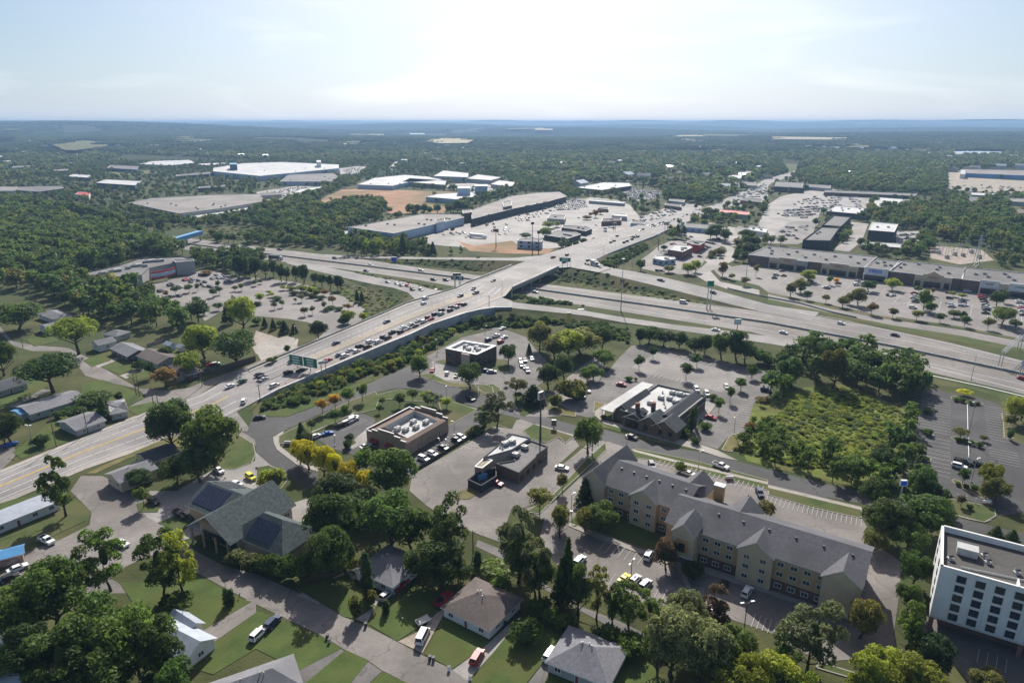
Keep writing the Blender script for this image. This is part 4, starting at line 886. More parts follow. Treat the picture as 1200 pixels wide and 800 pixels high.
# ================= green roofed building with solar panels
def solar_hall():
 e = thing('solar_roof_hall', 'large hall with green shingle gables carrying blue solar panels', 'building', tuple(G(270, 625)[:2]) + (0,))
 h1 = 6.5
 def panels(e, P, he, rise, side, rows, cols, u0, u1, v0, v1):
  "P world rectangle a b c d, ridge parallel ab; side 0 = slope rising from ab, side 1 = slope rising from cd; panels one by one"
  a, b_, c, d = [Vector((p[0],p[1],0)) for p in P]
  if side: a, b_, d, c = c, d, b_, a
  lo, hi = Vector((0,0,he+.30)), Vector((0,0,he+rise+.30)); loc = Vector((e.location.x, e.location.y, 0))
  S = lambda u_, v_: (a.lerp(b_, u_)).lerp(((a+d)/2).lerp((b_+c)/2, u_), v_) + lo.lerp(hi, v_) - loc
  me = None
  for r_ in range(rows):
   for c_ in range(cols):
    ua, ub = u0+(u1-u0)*c_/cols, u0+(u1-u0)*(c_+.93)/cols; va, vb = v0+(v1-v0)*r_/rows, v0+(v1-v0)*(r_+.93)/rows
    k = MB(); q = [S(ua,va), S(ub,va), S(ub,vb), S(ua,vb)]; o0 = q[0].copy(); q = [x-o0 for x in q]; nn = (q[1]-q[0]).cross(q[3]-q[0]).normalized()
    if nn.z < 0: nn = -nn; q = q[::-1]
    if me is None:
     up = nn*.06; w_ = .05
     k.face([x+up for x in q], 0)
     for i in range(4):
      j = (i+1) % 4; k.face([q[i], q[j], q[j]+up, q[i]+up], 1)
     me = k.mesh('solar_panel', [M['solar'], M['unit']])
    o = add('solar_panel', me, e, o0)
 # hall A: long gable, ridge from lower left to upper right
 R = lambda pts, z: [Vector((p[0],p[1],0)) for p in rect3(*pts, z)]
 # big gable: eave front (lower right) from (278,628) to (342,591); ridge behind
 P = R(((279,628),(341,590.5),(316,566.5)), 5.2)
 # make the block 22 m deep so that its ridge lies where the photo has it
 a, b_, c, d = P; n = (d-a).normalized(); Dp = 16.0; P = [a, b_, b_+n*Dp, a+n*Dp]
 u = (b_-a).normalized()
 gable_part(e, P, 5.2, 5.0, 'tan2', 'green_roof', 1.0, gwall='tan')
 KEEP.append(ccw([(q[0], q[1]) for q in P])); PA = P
 # hall B behind, with panels on its near slope
 a2 = a + n*10 + u*4.0; P = [a2+n*16, a2, a2+u*14.5, a2+u*14.5+n*16]
 gable_part(e, P, 5.0, 3.6, 'beige', 'green_roof', .8); panels(e, P, 5.0, 3.6, 0, 5, 7, .05, .7, .08, .92); panels(e, P, 5.0, 3.6, 1, 4, 5, .5, .96, .1, .9)
 KEEP.append(ccw([(q[0], q[1]) for q in P]))
 # wing C lower right, hipped, panels on its left slope
 P = [a+u*1+n*3.5, a+u*1-n*15.5, a+u*13-n*15.5, a+u*13+n*3.5]
 gable_part(e, P, 4.8, 4.4, 'tan2', 'green_roof', .8, hip=1.0, ridge='ab'); panels(e, P, 4.8, 4.4, 0, 5, 7, .27, .74, .06, .80)
 KEEP.append(ccw([(q[0], q[1]) for q in P]))
 # porch posts under the big gable and a small lean-to
 for s in (0.6, 5.5, 10.5, 15.4):
  q = local(e, [PA[0]-u*3.0+n*s])[0]; k = MB(); k.box((q.x,q.y,2.2), (.55,.55,4.8)); k.build('porch_post', M['tan'], e)
 gable_part(e, [PA[0]-u*3.4-n, PA[0]-u*1.02-n, PA[0]-u*1.02+n*(Dp+1), PA[0]-u*3.4+n*(Dp+1)], 4.58, 5.62, 'tan2', 'green_roof', 0.0, walls=False)
 k = MB(); q = local(e, [PA[0]-u*.15+n*1, PA[0]-u*.15+n*(Dp-1)]); k.beam(q[0]+Vector((0,0,1.6)), q[1]+Vector((0,0,1.6)), .1, 2.4); k.build('shopfront', M['glass'], e)
 put_windows(e, PA[0], PA[1], [2.6], even((PA[1]-PA[0]).length, 5), 1.8, 1.5)
solar_hall()
# ================= steakhouse with dark gables
def steakhouse():
 h = 5.2
 P = W2(Q('N', 300,250, 560,190, 860,235, 990,255, 870,470, 760,540, 620,500, 540,520, 430,430, 300,400, 250,330), h)
 P = rect3(Q('N', 290,415)[0], Q('N', 770,545)[0], Q('N', 990,255)[0], h); P = [Vector((p.x,p.y,0)) for p in P]
 e = thing('steakhouse', 'dark gabled restaurant with white flat roof full of machines', 'restaurant', tuple((P[0]+P[2])/2)[:2] + (0,))
 flat_building('', '', '', P, h, 'brick_dark', 'roof_white', .6, units=((.35,.62),(.5,.66),(.66,.6),(.42,.85),(.56,.86),(.70,.86),(.3,.4)), vents=((.25,.8),(.5,.5),(.6,.4),(.78,.7)), cope='dark_wall', e=e)
 a, b_, c, d = P; u = (b_-a).normalized(); n = (d-a).normalized(); L_ = (b_-a).length; D = (d-a).length
 def blk(s0, w_, t0, dp, he, rise, ridge='bc', roof='charcoal_roof', wall='stone_brown', ov=.5):
  p = a+u*s0+n*t0; Q_ = [p, p+u*w_, p+u*w_+n*dp, p+n*dp]; gable_part(e, Q_, he, rise, wall, roof, ov, ridge=ridge, gwall=wall)
  return Q_
 M['stone_brown'] = wallmat('stone_brown', (.16,.12,.09), v=.35, scale=1.2)
 q = blk(2, 9, -1.0, 7, 4.0, 2.2); put_windows(e, q[0], q[1], [2.2], [2.4,6.6], 1.5, 1.6, fm='frame_dark')
 q = blk(L_*.42, 9, -1.6, 8, 4.2, 3.0, roof='green_roof'); put_windows(e, q[0], q[1], [2.4], [3,7], 1.7, 2.0, fm='frame_dark')
 q = blk(L_*.70, 9, -1.8, 8, 4.2, 2.8); put_windows(e, q[0], q[1], [2.4], [3,7], 1.6, 1.8, fm='frame_dark')
 blk(L_-8.5, 8.6, 5, D-6, 4.2, 2.6); blk(-3.5, 6, 3, D*.6, 4.2, 2.6); blk(.15*L_, .27*L_, -1, 7, 4.4, 2.2, ridge='ab')
 # white canopy along the left side
 k = MB(); q = local(e, [a-u*9+n*1, a-u*3.6+n*1, a-u*3.6+n*(D+4), a-u*9+n*(D+4)]); k.prism([(x.x,x.y) for x in q], 3.3, 3.6, bottom=True); k.build('canopy', M['roof_white'], e)
 for t in (2, D*.5, D+3):
  for s in (8.6, 4.0):
   x = local(e, [a-u*s+n*t])[0]; k = MB(); k.box((x.x,x.y,1.7), (.3,.3,3.3)); k.build('canopy_post', M['frame_white'], e)
 for s, t in ((L_*.5, 7), (L_*.28, 3)):
  x = local(e, [a+u*s+n*t])[0]; k = MB(); k.box((x.x,x.y,6.5), (1.6,1.2,5.0)); k.box((x.x,x.y,9.05), (1.8,1.4,.2)); k.build('chimney', M['brick_red'], e)
steakhouse()
# ================= tan shop with stepped parapets
def tan_shop():
 h = 5.0
 P = rect3(Q('M',445,480)[0], Q('M',805,240)[0], Q('M',480,140)[0], h); P = [Vector((p.x,p.y,0)) for p in P]
 P = rect3(Q('M',75,365)[0], Q('M',445,480)[0], Q('M',805,240)[0], h); P = [Vector((p.x,p.y,0)) for p in P]
 a, b_, c, d = P; u = (b_-a).normalized(); n = (d-a).normalized(); L_ = (b_-a).length; D = (d-a).length
 e = thing('tan_shop', 'tan stucco shop with stepped parapet ends and red awnings', 'building', tuple((a+c)/2)[:2] + (0,))
 Lp = local(e, P); w_ = MB(); k = MB()
 w_.face([(Lp[1].x,Lp[1].y,-.2),(Lp[2].x,Lp[2].y,-.2),(Lp[2].x,Lp[2].y,h),(Lp[1].x,Lp[1].y,h)]); w_.face([(Lp[3].x,Lp[3].y,-.2),(Lp[0].x,Lp[0].y,-.2),(Lp[0].x,Lp[0].y,h+.9),(Lp[3].x,Lp[3].y,h+.9)])
 steps = [(0,.14,.6),(.14,.3,1.5),(.3,.7,2.4),(.7,.86,1.5),(.86,1,.6)]
 for A_, B2, o_ in ((Lp[0],Lp[1],0),(Lp[2],Lp[3],0)):
  for s0, s1, dz in steps:
   p, q = A_.lerp(B2,s0), A_.lerp(B2,s1); nn = (B2-A_).normalized(); nn = Vector((nn.y,-nn.x,0))
   w_.face([(p.x,p.y,-.2),(q.x,q.y,-.2),(q.x,q.y,h+dz),(p.x,p.y,h+dz)]); i_ = -nn*.4
   w_.face([(q.x+i_.x,q.y+i_.y,h-.5),(p.x+i_.x,p.y+i_.y,h-.5),(p.x+i_.x,p.y+i_.y,h+dz),(q.x+i_.x,q.y+i_.y,h+dz)])
   m0 = p - (q-p).normalized()*.05; k.beam(p+i_/2+Vector((0,0,h+dz+.06)), q+i_/2+Vector((0,0,h+dz+.06)), .55, .14)
   for x in (p, q): w_.face([(x.x,x.y,h-.5),(x.x+i_.x,x.y+i_.y,h-.5),(x.x+i_.x,x.y+i_.y,h+dz),(x.x,x.y,h+dz)])
 k.beam(Lp[0]+Vector((0,0,h+.96)), Lp[3]+Vector((0,0,h+.96)), .5, .14)
 w_.build('wall', M['tan'], e); k.build('parapet', M['coping'], e)
 # roof: brown slopes round a sunken white deck
 r = MB(); ins = [Lp[0].lerp(Lp[1],x).lerp(Lp[3].lerp(Lp[2],x),y) for x,y in ((.30,.13),(.90,.13),(.90,.84),(.30,.84))]
 O_ = [Lp[0],Lp[1],Lp[2],Lp[3]]
 zin = [h+1.9,h+.5,h+.5,h+1.9]; zo = [h,h-.1,h-.1,h]
 for i in range(4):
  j = (i+1) % 4; r.face([(O_[i].x,O_[i].y,zo[i]),(O_[j].x,O_[j].y,zo[j]),(ins[j].x,ins[j].y,zin[j]),(ins[i].x,ins[i].y,zin[i])])
 r.build('roof_slope', M['tan_roof'], e)
 r = MB(); r.face([(p.x,p.y,h-.35) for p in ins]); r.build('roof_deck', M['roof_white'], e)
 r = MB()
 for i in range(4):
  j = (i+1) % 4; r.face([(ins[i].x,ins[i].y,h-.35),(ins[i].x,ins[i].y,zin[i]),(ins[j].x,ins[j].y,zin[j]),(ins[j].x,ins[j].y,h-.35)])
 r.build('roof_well', M['roof_white'], e)
 for x, y in ((.6,.35),(.7,.5),(.5,.62),(.72,.72),(.45,.3)):
  p = Lp[0].lerp(Lp[1],x).lerp(Lp[3].lerp(Lp[2],x),y); add('rooftop_unit', unit_mesh(), e, (p.x,p.y,h-.35), (0,0,atan2(n.y,n.x)))
 for s in (.22, .6):
  p = Lp[0].lerp(Lp[1], s); x0, x1 = p-u*1.7, p+u*1.7; nn = Vector((u.y,-u.x,0)); k = MB()
  k.face([x0+Vector((0,0,3.3))+nn*.05, x0+Vector((0,0,2.5))+nn*1.3, x1+Vector((0,0,2.5))+nn*1.3, x1+Vector((0,0,3.3))+nn*.05]); k.face([x0+Vector((0,0,2.5))+nn*1.3, x0+Vector((0,0,2.2))+nn*1.3, x1+Vector((0,0,2.2))+nn*1.3, x1+Vector((0,0,2.5))+nn*1.3]); k.build('awning', M['awning'], e)
 put_windows(e, a, b_, [1.6], [L_*.22, L_*.6], 3.0, 2.2, fm='frame_dark', mull=2)
 for s in (.3,.55,.8): put_windows(e, b_, c, [1.2], [D*s], 1.1, 2.2, name='door', fm='frame_dark', gm='tan2', mull=0)
 KEEP.append(ccw([(q[0], q[1]) for q in P]))
tan_shop()
# ================= brick bank with white sunken roof
P = rect3(Q('J',735,225)[0], Q('J',1030,285)[0], Q('J',1200,200)[0], 7.5)
P = [G(*q, 7.5) for q in Q('J',735,225, 1030,285, 1215,200, 900,150)]
e = flat_building('brick_bank', 'square dark brick bank with white sunken roof', 'building', P, 6.4, 'brick_dark', 'roof_white', 1.2, units=((.3,.6),(.5,.4),(.6,.65),(.75,.5)), vents=((.4,.3),(.7,.3)), cope='coping', t=1.5)
Pc = ccw([(p[0],p[1]) for p in P]); Pv = [Vector((*p,0)) for p in Pc]
for i in range(4):
 a, b_ = Pv[i], Pv[(i+1)%4]; L_ = (b_-a).length; put_windows(e, a, b_, [1.7, 4.6], even(L_, max(2,int(L_/4))), 2.4, 1.5, fm='frame_dark', mull=1)
k = MB(); q = local(e, [G(*Q('J',895,265)[0],7.5), G(*Q('J',965,280)[0],7.5)]); dd = (q[1]-q[0]).normalized(); nn = Vector((dd.y,-dd.x,0)); k.prism([tuple((q[0]+nn*1)[:2]), tuple((q[1]+nn*1)[:2]), tuple(q[1][:2]), tuple(q[0][:2])], 0, 7.4); k.build('entrance_block', M['tan2'], e)
# ================= old restaurant by the worn lot
h = 4.6
P = rect3(Q('P',220,370)[0], Q('P',500,470)[0], Q('P',650,200)[0], h)
e = flat_building('old_restaurant', 'worn restaurant with white patched flat roof beside the tall pylon sign', 'restaurant', [G(*q,h) for q in Q('P',210,375, 480,300, 655,190, 480,150)], h, 'stucco', 'roof_white', .3, units=((.5,.6),(.3,.5)), vents=((.2,.4),(.4,.3),(.6,.5)), cope='dark_wall')
e2 = flat_building('dark_annex', 'low grey roofed dark annex of the worn restaurant', 'building', [G(*q,3.8) for q in Q('P',330,430, 545,520, 815,270, 660,215, 500,300, 500,400)], 3.8, 'brown', 'roof_grey', .35, units=((.25,.4),(.2,.7)), vents=((.3,.5),), cope='dark_wall')
Pc = [G(*q,3.8) for q in Q('P',545,520, 815,270)]; put_windows(e2, Pc[0], Pc[1], [1.6], even((Pc[1]-Pc[0]).length, 5), 2.2, 1.6, fm='frame_dark')
P = [G(*q,3.2) for q in Q('P',165,470, 130,520, 215,500, 330,440, 240,400)]
e3 = flat_building('service_shed', 'small tan service shed at the end of the worn restaurant', 'shed', [G(*q,4.0) for q in Q('P',130,455, 200,470, 300,395, 215,375)], 4.0, 'tan', 'tan_paving', .2)
e4 = flat_building('bin_enclosure', 'dark walled bin yard with a blue container inside', 'shed', [G(*q,2.6) for q in Q('P',65,570, 190,630, 335,540, 335,450, 130,520)], .2, 'dark_wall', 'asphalt_dark', 2.4, cope='dark_wall')
k = MB(); k.box((0,0,1.0), (3.2,1.8,1.6)); k.box((0,-.2,1.9), (3.3,1.4,.2)); k.box((0,.9,1.4),(3.3,.2,.9)); c_ = k.build('waste_container', M['blue_metal']); c_.location = G(*Q('P',195,570)[0], 0); c_.rotation_euler = (0,0,.5); tag(c_, 'blue waste container inside the dark bin yard', 'container')
# ================= foreground houses
def HR3(t, v, z): return [Vector((p[0],p[1],0)) for p in rect3(*Q(t, *v), z)]
house('grey_hip_house', 'white walled bungalow with pale grey hip roof beside the red pickup', 'house', HR3('n', [470,270, 640,345, 785,225], 2.8), 2.8, 2.2, 'siding_white', 'grey_roof', vents=3)
house('brown_roof_house', 'bungalow with brown hip roof and pale walls above the front lawn', 'house', HR3('4', [480,565, 905,775, 1200,490], 2.8), 2.8, 2.4, 'siding_white', 'brown_roof', vents=3, hip=.9)
house('pale_roof_house', 'bungalow with pale grey hip roof at the bottom edge', 'house', HR3('5', [100,595, 655,815, 885,490], 2.8), 2.8, 2.4, 'siding_grey', 'grey_roof', vents=4, hip=.9)
house('dark_hip_house', 'grey hip roofed house cut by the bottom edge', 'house', [Vector((p[0],p[1],0)) for p in rect3((243,842),(352,802),(322,775),2.8)], 2.8, 2.3, 'siding_grey', 'grey_roof', vents=3)
house('hidden_white_house', 'white gabled house half hidden under the big foreground trees', 'house', HR3('m', [700,600, 870,690, 960,570], 2.8), 2.8, 2.0, 'siding_white', 'metal_roof', hip=0, vents=1)
house('hidden_white_annex', 'pale low annex under the big foreground trees', 'house', HR3('m', [790,500, 880,560, 950,520], 2.6), 2.6, 1.3, 'siding_white', 'metal_roof', hip=0, vents=1)
house('corner_white_shed', 'white roofed shed in the bottom left corner', 'shed', HR3('m', [-40,790, 110,830, 60,715], 2.5), 2.5, 1.2, 'siding_white', 'metal_roof', hip=0, vents=0, wins=False)
house('left_edge_house', 'dark roofed house at the left edge under the trees', 'house', HR3('m', [-120,560, 20,600, 35,470], 2.6), 2.6, 1.6, 'siding_grey', 'grey_roof', hip=.8, vents=0)
house('metal_roof_motel', 'long white building with pale blue metal roof beside the arterial road', 'building', HR3('0', [-260,530, 548,212, 440,140], 3.0), 3.0, 1.3, 'siding_white', 'metal_roof', hip=.8, vents=0)
house('blue_roof_shed', 'blue and rust metal roofed shed at the left edge', 'shed', HR3('0', [-120,790, 205,700, 150,640], 2.6), 2.6, .8, 'rust_metal', 'blue_metal', hip=0, vents=0, wins=False)
house('pale_gable_house', 'pale gabled house with charcoal roof beside the arterial road', 'house', HR3('1', [200,440, 330,520, 520,310], 3.6), 3.6, 1.5, 'cream', 'grey_roof', hip=0, ridge='bc', vents=1)
house('pale_gable_annex', 'dark roofed annex joined to the pale gabled house under the trees', 'house', HR3('1', [600,335, 870,238, 800,150], 3.4), 3.4, 1.4, 'cream', 'charcoal_roof', hip=0, vents=0)
house('long_grey_barrack', 'long low building with grey roof and small blue tarp', 'building', HR3('2', [290,440, 790,290, 740,200], 2.8), 2.8, 1.3, 'siding_grey', 'grey_roof', hip=0, vents=2)
house('tarp_shed', 'small shed with bright blue tarp roof at the end of the long grey roof', 'shed', HR3('2', [200,440, 290,410, 250,365], 2.5), 2.5, .6, 'siding_grey', 'blue_metal', hip=0, vents=0, wins=False)
house('roadside_shed', 'grey gabled building nearest the arterial road', 'building', HR3('2', [715,590, 980,500, 900,400], 2.8), 2.8, 1.5, 'siding_grey', 'grey_roof', hip=0, vents=0)
house('roadside_hip_shed', 'small grey hipped building beside the conifer', 'building', HR3('2', [1040,440, 1190,410, 1120,310], 2.8), 2.8, 1.4, 'siding_grey', 'grey_roof', hip=.8, vents=0)
house('far_left_barrack', 'low grey roofed building behind the huge dark tree', 'building', HR3('2', [-60,240, 250,150, 220,70], 2.8), 2.8, 1.3, 'siding_grey', 'charcoal_roof', hip=0, vents=0)
house('blue_grey_duplex', 'bungalow with blue grey gable roof and parked white car', 'house', HR3('3', [240,225, 400,300, 520,215], 3.0), 3.0, 1.8, 'brick_brown', 'grey_roof', hip=0, vents=1)
house('brown_duplex', 'bungalow with brown gable roof above the dark yard tree', 'house', HR3('3', [480,290, 680,370, 860,300], 3.0), 3.0, 1.8, 'siding_grey', 'brown_roof', hip=0, vents=1)
house('corner_brown_house', 'tan roofed bungalow behind the grey board fence', 'house', HR3('3', [790,390, 960,470, 1060,420], 2.9), 2.9, 1.6, 'brick_brown', 'brown_roof', hip=.8, vents=0)
house('white_gable_house', 'white walled house with grey gable behind the residential street', 'house', HR3('3', [60,170, 125,195, 260,150], 3.6), 3.6, 1.6, 'siding_white', 'grey_roof', hip=0, ridge='bc', vents=1)
house('backyard_house', 'small house half hidden behind the white gable', 'house', HR3('3', [170,90, 290,110, 350,60], 3.0), 3.0, 1.4, 'siding_grey', 'grey_roof', hip=.8, vents=0)
house('cul_de_sac_house', 'pale house with grey roof by the cul de sac', 'house', HR3('e', [180,350, 250,375, 300,345], 3.0), 3.0, 1.6, 'siding_white', 'grey_roof', hip=.7, vents=0)
house('cul_de_sac_gable_house', 'white gabled house nearest the cul de sac', 'house', HR3('e', [185,405, 230,425, 275,400], 3.2), 3.2, 1.5, 'siding_white', 'grey_roof', hip=0, ridge='bc', vents=0)
house('blue_garden_shed', 'small pale blue garden shed behind the brown bungalows', 'shed', HR3('3', [740,180, 790,195, 825,175], 2.6), 2.6, .9, 'pale_blue', 'metal_roof', hip=0, vents=0, wins=False)
house('white_garden_shed', 'small white garden shed beside the dark grove', 'shed', HR3('3', [860,205, 895,215, 925,198], 2.4), 2.4, .8, 'siding_white', 'metal_roof', hip=0, vents=0, wins=False)
# ================= strip mall along the highway
def storefront(e, a, b_, s0, s1, hgt, mk, out=.5, glassw=None, sign=None, seed=1, arch=False, z1=4.2):
 "one shop bay on the wall a->b between s0 and s1 metres: raised fascia, glazing, pillars, lettering"
 u = (b_-a).normalized(); n = Vector((u.y,-u.x,0)); loc = Vector((e.location.x, e.location.y, 0)); rot = atan2(u.y, u.x)
 k = MB(); c = a + u*((s0+s1)/2) + n*(out/2+.03) - loc; k.box((c.x,c.y,(z1+hgt)/2), (s1-s0, out, hgt-z1), 0, rot)
 if arch:
  for j in range(4): k.box((c.x,c.y,hgt+.25+j*.5), ((s1-s0)*(.62-.15*j), out*.98, .5), 0, rot)
 k.build('fascia', M[mk], e)
 k = MB(); k.box((c.x,c.y,hgt+(2.2 if arch else 0)+.08), ((s1-s0)*(.2 if arch else 1.0)+.2, out+.2, .16), 0, rot); k.build('fascia_cap', M['coping'], e)
 g = MB(); c2 = a + u*((s0+s1)/2) + n*.06 - loc; g.box((c2.x,c2.y,1.9), ((s1-s0)*.9, .1, 3.4), 0, rot); g.build('shop_window', M['glass'], e)
 for s in even(s1-s0, max(2, int((s1-s0)/6)), .5):
  q = a + u*(s0+s) + n*(out+1.2) - loc; k = MB(); k.box((q.x,q.y,z1/2), (.8,.8,z1), 0, rot); k.build('pillar', M[mk], e)
 k = MB(); c3 = a + u*((s0+s1)/2) + n*(out+.8) - loc; k.box((c3.x,c3.y,z1+.2), (s1-s0,1.7,.45), 0, rot); k.build('canopy', M[mk], e)
 if sign:
  mk2, t0, t1, nn, hh, board = sign
  if board:
   k = MB(); c4 = a + u*(s0+(s1-s0)*(t0+t1)/2) + n*(out+.12) - loc; k.box((c4.x,c4.y,(z1+hgt)/2+.3), ((s1-s0)*(t1-t0)*1.12, .16, hh*1.7), 0, rot); k.build('sign_board', M[board], e)
  letters(e, a+u*(s0+(s1-s0)*t0)+n*out, a+u*(s0+(s1-s0)*t1)+n*out, (z1+hgt)/2+.3, hh, nn, mk2, seed)
def mall(name, label, a, b_, back, h, bays, units, wall='brown', vents=(), roof='roof_grey'):
 P = rect3(a, b_, back, h); P = [Vector((p.x,p.y,0)) for p in P]
 e = flat_building(name, label, 'store', P, h, wall, roof, .5, units=units, vents=vents)
 L_ = (P[1]-P[0]).length
 for i, (t0, t1, hg, mk, sign, arch) in enumerate(bays): storefront(e, P[0], P[1], t0*L_, t1*L_, hg, mk, .6+.1*(i % 3), sign=sign, seed=i+3, arch=arch)
 return e
mall('strip_mall', 'long grey roofed shopping block with two red lettered store fronts', (877,299), (1012.5,314), (1018.5,300.5), 7.6,
     [(.20,.29,7.6,'cream',None,False), (.29,.44,8.8,'cream',('red_letter',.28,.72,9,1.0,None),False), (.44,.54,7.8,'siding_grey',None,False), (.66,.72,7.6,'cream',None,False), (.72,.88,8.8,'cream',('red_letter',.25,.75,8,1.1,None),False), (.88,.96,7.6,'cream',None,False)],
     ((.05,.8),(.12,.55),(.16,.3),(.3,.4),(.33,.7),(.47,.3),(.5,.62),(.65,.3),(.68,.65),(.8,.75),(.92,.3),(.93,.65)), vents=((.2,.7),(.26,.5),(.42,.45),(.57,.5)))
mall('blue_sign_store', 'pale store front with large blue sign in the shopping strip', (1012.5,314.5), (1042,318), (1046,306), 8.0, [(.02,.98,9.2,'siding_white',('white_letter',.24,.72,8,1.1,'blue_sign'),False)], ((.2,.6),(.4,.75),(.6,.45),(.8,.5)))
mall('arched_store', 'store with arched pale gable and red lettering in the shopping strip', (1043,318.5), (1127,327.5), (1125,313), 7.6,
     [(.36,.48,7.8,'cream',None,False), (.48,.76,9.0,'cream',('red_letter',.25,.75,8,1.3,None),True), (.76,.88,7.8,'cream',None,False)], ((.1,.4),(.12,.7),(.32,.85),(.62,.55),(.64,.75),(.8,.35)))
mall('east_strip', 'east end of the shopping strip with white and green lettered fronts', (1127.5,328), (1290,345), (1290,329), 7.6,
     [(.14,.29,9.0,'siding_white',('dark',.3,.7,6,.9,None),False), (.29,.36,7.8,'cream',None,False), (.36,.52,8.8,'siding_white',('green_sign',.25,.8,9,1.0,None),False), (.62,.8,8.8,'cream',('red_letter',.3,.7,7,1.0,None),False)], ((.1,.5),(.17,.6),(.2,.4),(.33,.75),(.36,.55),(.4,.35),(.6,.5),(.8,.5)))
# ================= red banded store at the left
def red_store():
 h = 8.0
 P = [G(*q, h) for q in Q('e', 360,170, 560,180, 665,172, 700,140, 820,115, 900,100, 860,84, 650,95, 560,125)]
 e = flat_building('red_banded_store', 'large grey roofed store with curved red banded front', 'store', P, h, 'stucco', 'roof_grey', .6, cope='dark_wall')
 loc = e.location
 for (x, y, s) in ((540,152,3.6),(640,128,3.4),(700,108,3.6),(480,165,2.2),(750,105,2.5),(600,140,1.6),(680,130,1.5)):
  p = G(*Q('e', x, y)[0], h+.1); add('rooftop_unit', unit_mesh(), e, (p.x-loc.x,p.y-loc.y,h), (0,0,.6), (s,s*.7,1.3))
 # red bands on the curved front, tan return, dark tower block
 A, B_ = G(*Q('e',702,152)[0], h), G(*Q('e',815,128)[0], h); u = (B_-A).normalized(); n = Vector((u.y,-u.x,0)); L_ = (B_-A).length
 for z, hh, mk in ((6.9,1.3,'red_cladding'),(2.9,1.2,'red_cladding'),(4.8,2.4,'pale_blue')):
  k = MB()
  for i in range(8):
   s0, s1 = L_*i/8, L_*(i+1)/8; b0, b1 = 3.0*sin(pi*i/8), 3.0*sin(pi*(i+1)/8)
   p, q = A+u*s0+n*(b0+.6)-Vector((loc.x,loc.y,h)), A+u*s1+n*(b1+.6)-Vector((loc.x,loc.y,h)); k.beam(p+Vector((0,0,z)), q+Vector((0,0,z)), .5, hh)
  k.build('red_band' if mk[0] == 'r' else 'glazing', M[mk], e)
 k = MB(); P3 = [G(*q, h+1.5) for q in Q('e', 565,178, 665,172, 697,150, 690,148)]
 T_ = [G(*q, 9.5) for q in Q('e', 808,100, 905,96, 912,104, 825,112)]
 flat_building('corner_block', 'plain grey corner block of the red banded store', 'store', T_, 9.5, 'siding_grey', 'roof_grey', .5, cope='coping')
red_store()
def fb(name, label, px, h, wall='stucco', roof='roof_grey', units=(), cat='building', par=.5, cope='coping', wins=0, e=None):
 P = W2(px, h); e = flat_building(name, label, cat, P, h, wall, roof, par, units=units, cope=cope)
 if wins:
  Pc = [Vector((*p,0)) for p in ccw([(p[0],p[1]) for p in P])]
  for i in range(len(Pc)):
   a, b_ = Pc[i], Pc[(i+1) % len(Pc)]
   if (b_-a).length > 8: put_windows(e, a, b_, [2.0+3.6*j for j in range(wins)], even((b_-a).length, max(2, int((b_-a).length/6))), 2.6, 1.7, fm='frame_dark')
 return e
U9 = [((i*37 % 83)/100+.08, (i*53 % 71)/100+.12) for i in range(9)]
# big grey store with its attached row
fb('grey_superstore', 'big store with patched pale roof and blue grey walls beyond the highway', Q('W', 60,372, 490,432, 1150,282, 1100,252, 760,248, 235,345), 8, 'pale_blue', 'roof_tan', U9, 'store')
fb('dark_roof_patch_annex', 'low loading annex at the left end of the big grey store', Q('W', -20,430, 55,440, 60,410, 0,400), 3, 'siding_white', 'roof_white')
e = fb('superstore_porch', 'gabled blue entrance porch of the big grey store', Q('W', 890,335, 970,315, 965,290, 885,300), 9.5, 'pale_blue', 'roof_dark')
fb('corner_tower', 'brown corner tower with pale cap between the store rows', Q('W', 1140,245, 1225,232, 1215,205, 1135,215), 10.5, 'brown', 'roof_tan')
fb('store_row', 'long white roofed store row beside the big parking lot', Q('-', 553,257, 601,245, 640,237, 664,230.5, 655,225, 630,226, 600,230, 552,247), 8, 'dark_wall', 'roof_tan', U9, 'store')
fb('store_row_tower', 'brown tower rising from the white store row', Q('-', 590,243, 600,241, 599,235, 589,237), 11, 'brown', 'roof_tan')
# restaurants round the big lot
fb('pale_blue_bank', 'small pale blue building with white roof beside the ramp', Q('U', 200,345, 300,365, 415,350, 400,335, 290,318, 235,318), 4, 'pale_blue', 'roof_white', ((.4,.5),(.7,.5)), wins=1)
fb('brick_white_roof_shop', 'brick shop with white roof behind the pale blue bank', Q('U', 340,262, 480,285, 572,243, 545,225, 400,218), 6.5, 'brick_red', 'roof_white', ((.4,.5),(.6,.6),(.7,.3)), wins=1)
fb('red_block_shop', 'dark red fronted shop beside the brick shop', Q('U', 575,215, 640,222, 690,190, 560,180, 520,196), 6.5, 'red_cladding', 'roof_grey', ((.5,.5),(.3,.6)), wins=1)
fb('dark_restaurant', 'dark walled restaurant with white vented roof beside the arterial road', Q('V', 300,445, 520,480, 645,440, 600,420, 420,405), 4.6, 'dark_wall', 'roof_grey', ((.3,.5),(.45,.5),(.6,.5),(.75,.5)), wins=1)
fb('dark_long_restaurant', 'long dark flat roofed restaurant behind the first dark one', Q('V', 465,375, 690,410, 750,385, 700,365, 480,355), 4.5, 'dark_wall', 'roof_dark', ((.3,.5),(.6,.5)))
fb('scaffold_building', 'pale blue building under construction wrapped in scaffold', Q('V', 50,500, 270,512, 288,490, 200,470, 60,485), 6.5, 'pale_blue', 'roof_grey', wins=2)
fb('grey_shop', 'grey flat shop at the near edge of the big lot', Q('V', 330,290, 490,300, 505,262, 360,255), 5, 'siding_grey', 'roof_grey', ((.4,.5),))
fb('red_brown_restaurant', 'red brown roofed restaurant beside the far arterial road', Q('V', 838,320, 1020,310, 1025,283, 850,292), 4.5, 'brick_red', 'brown_roof', ((.5,.5),))
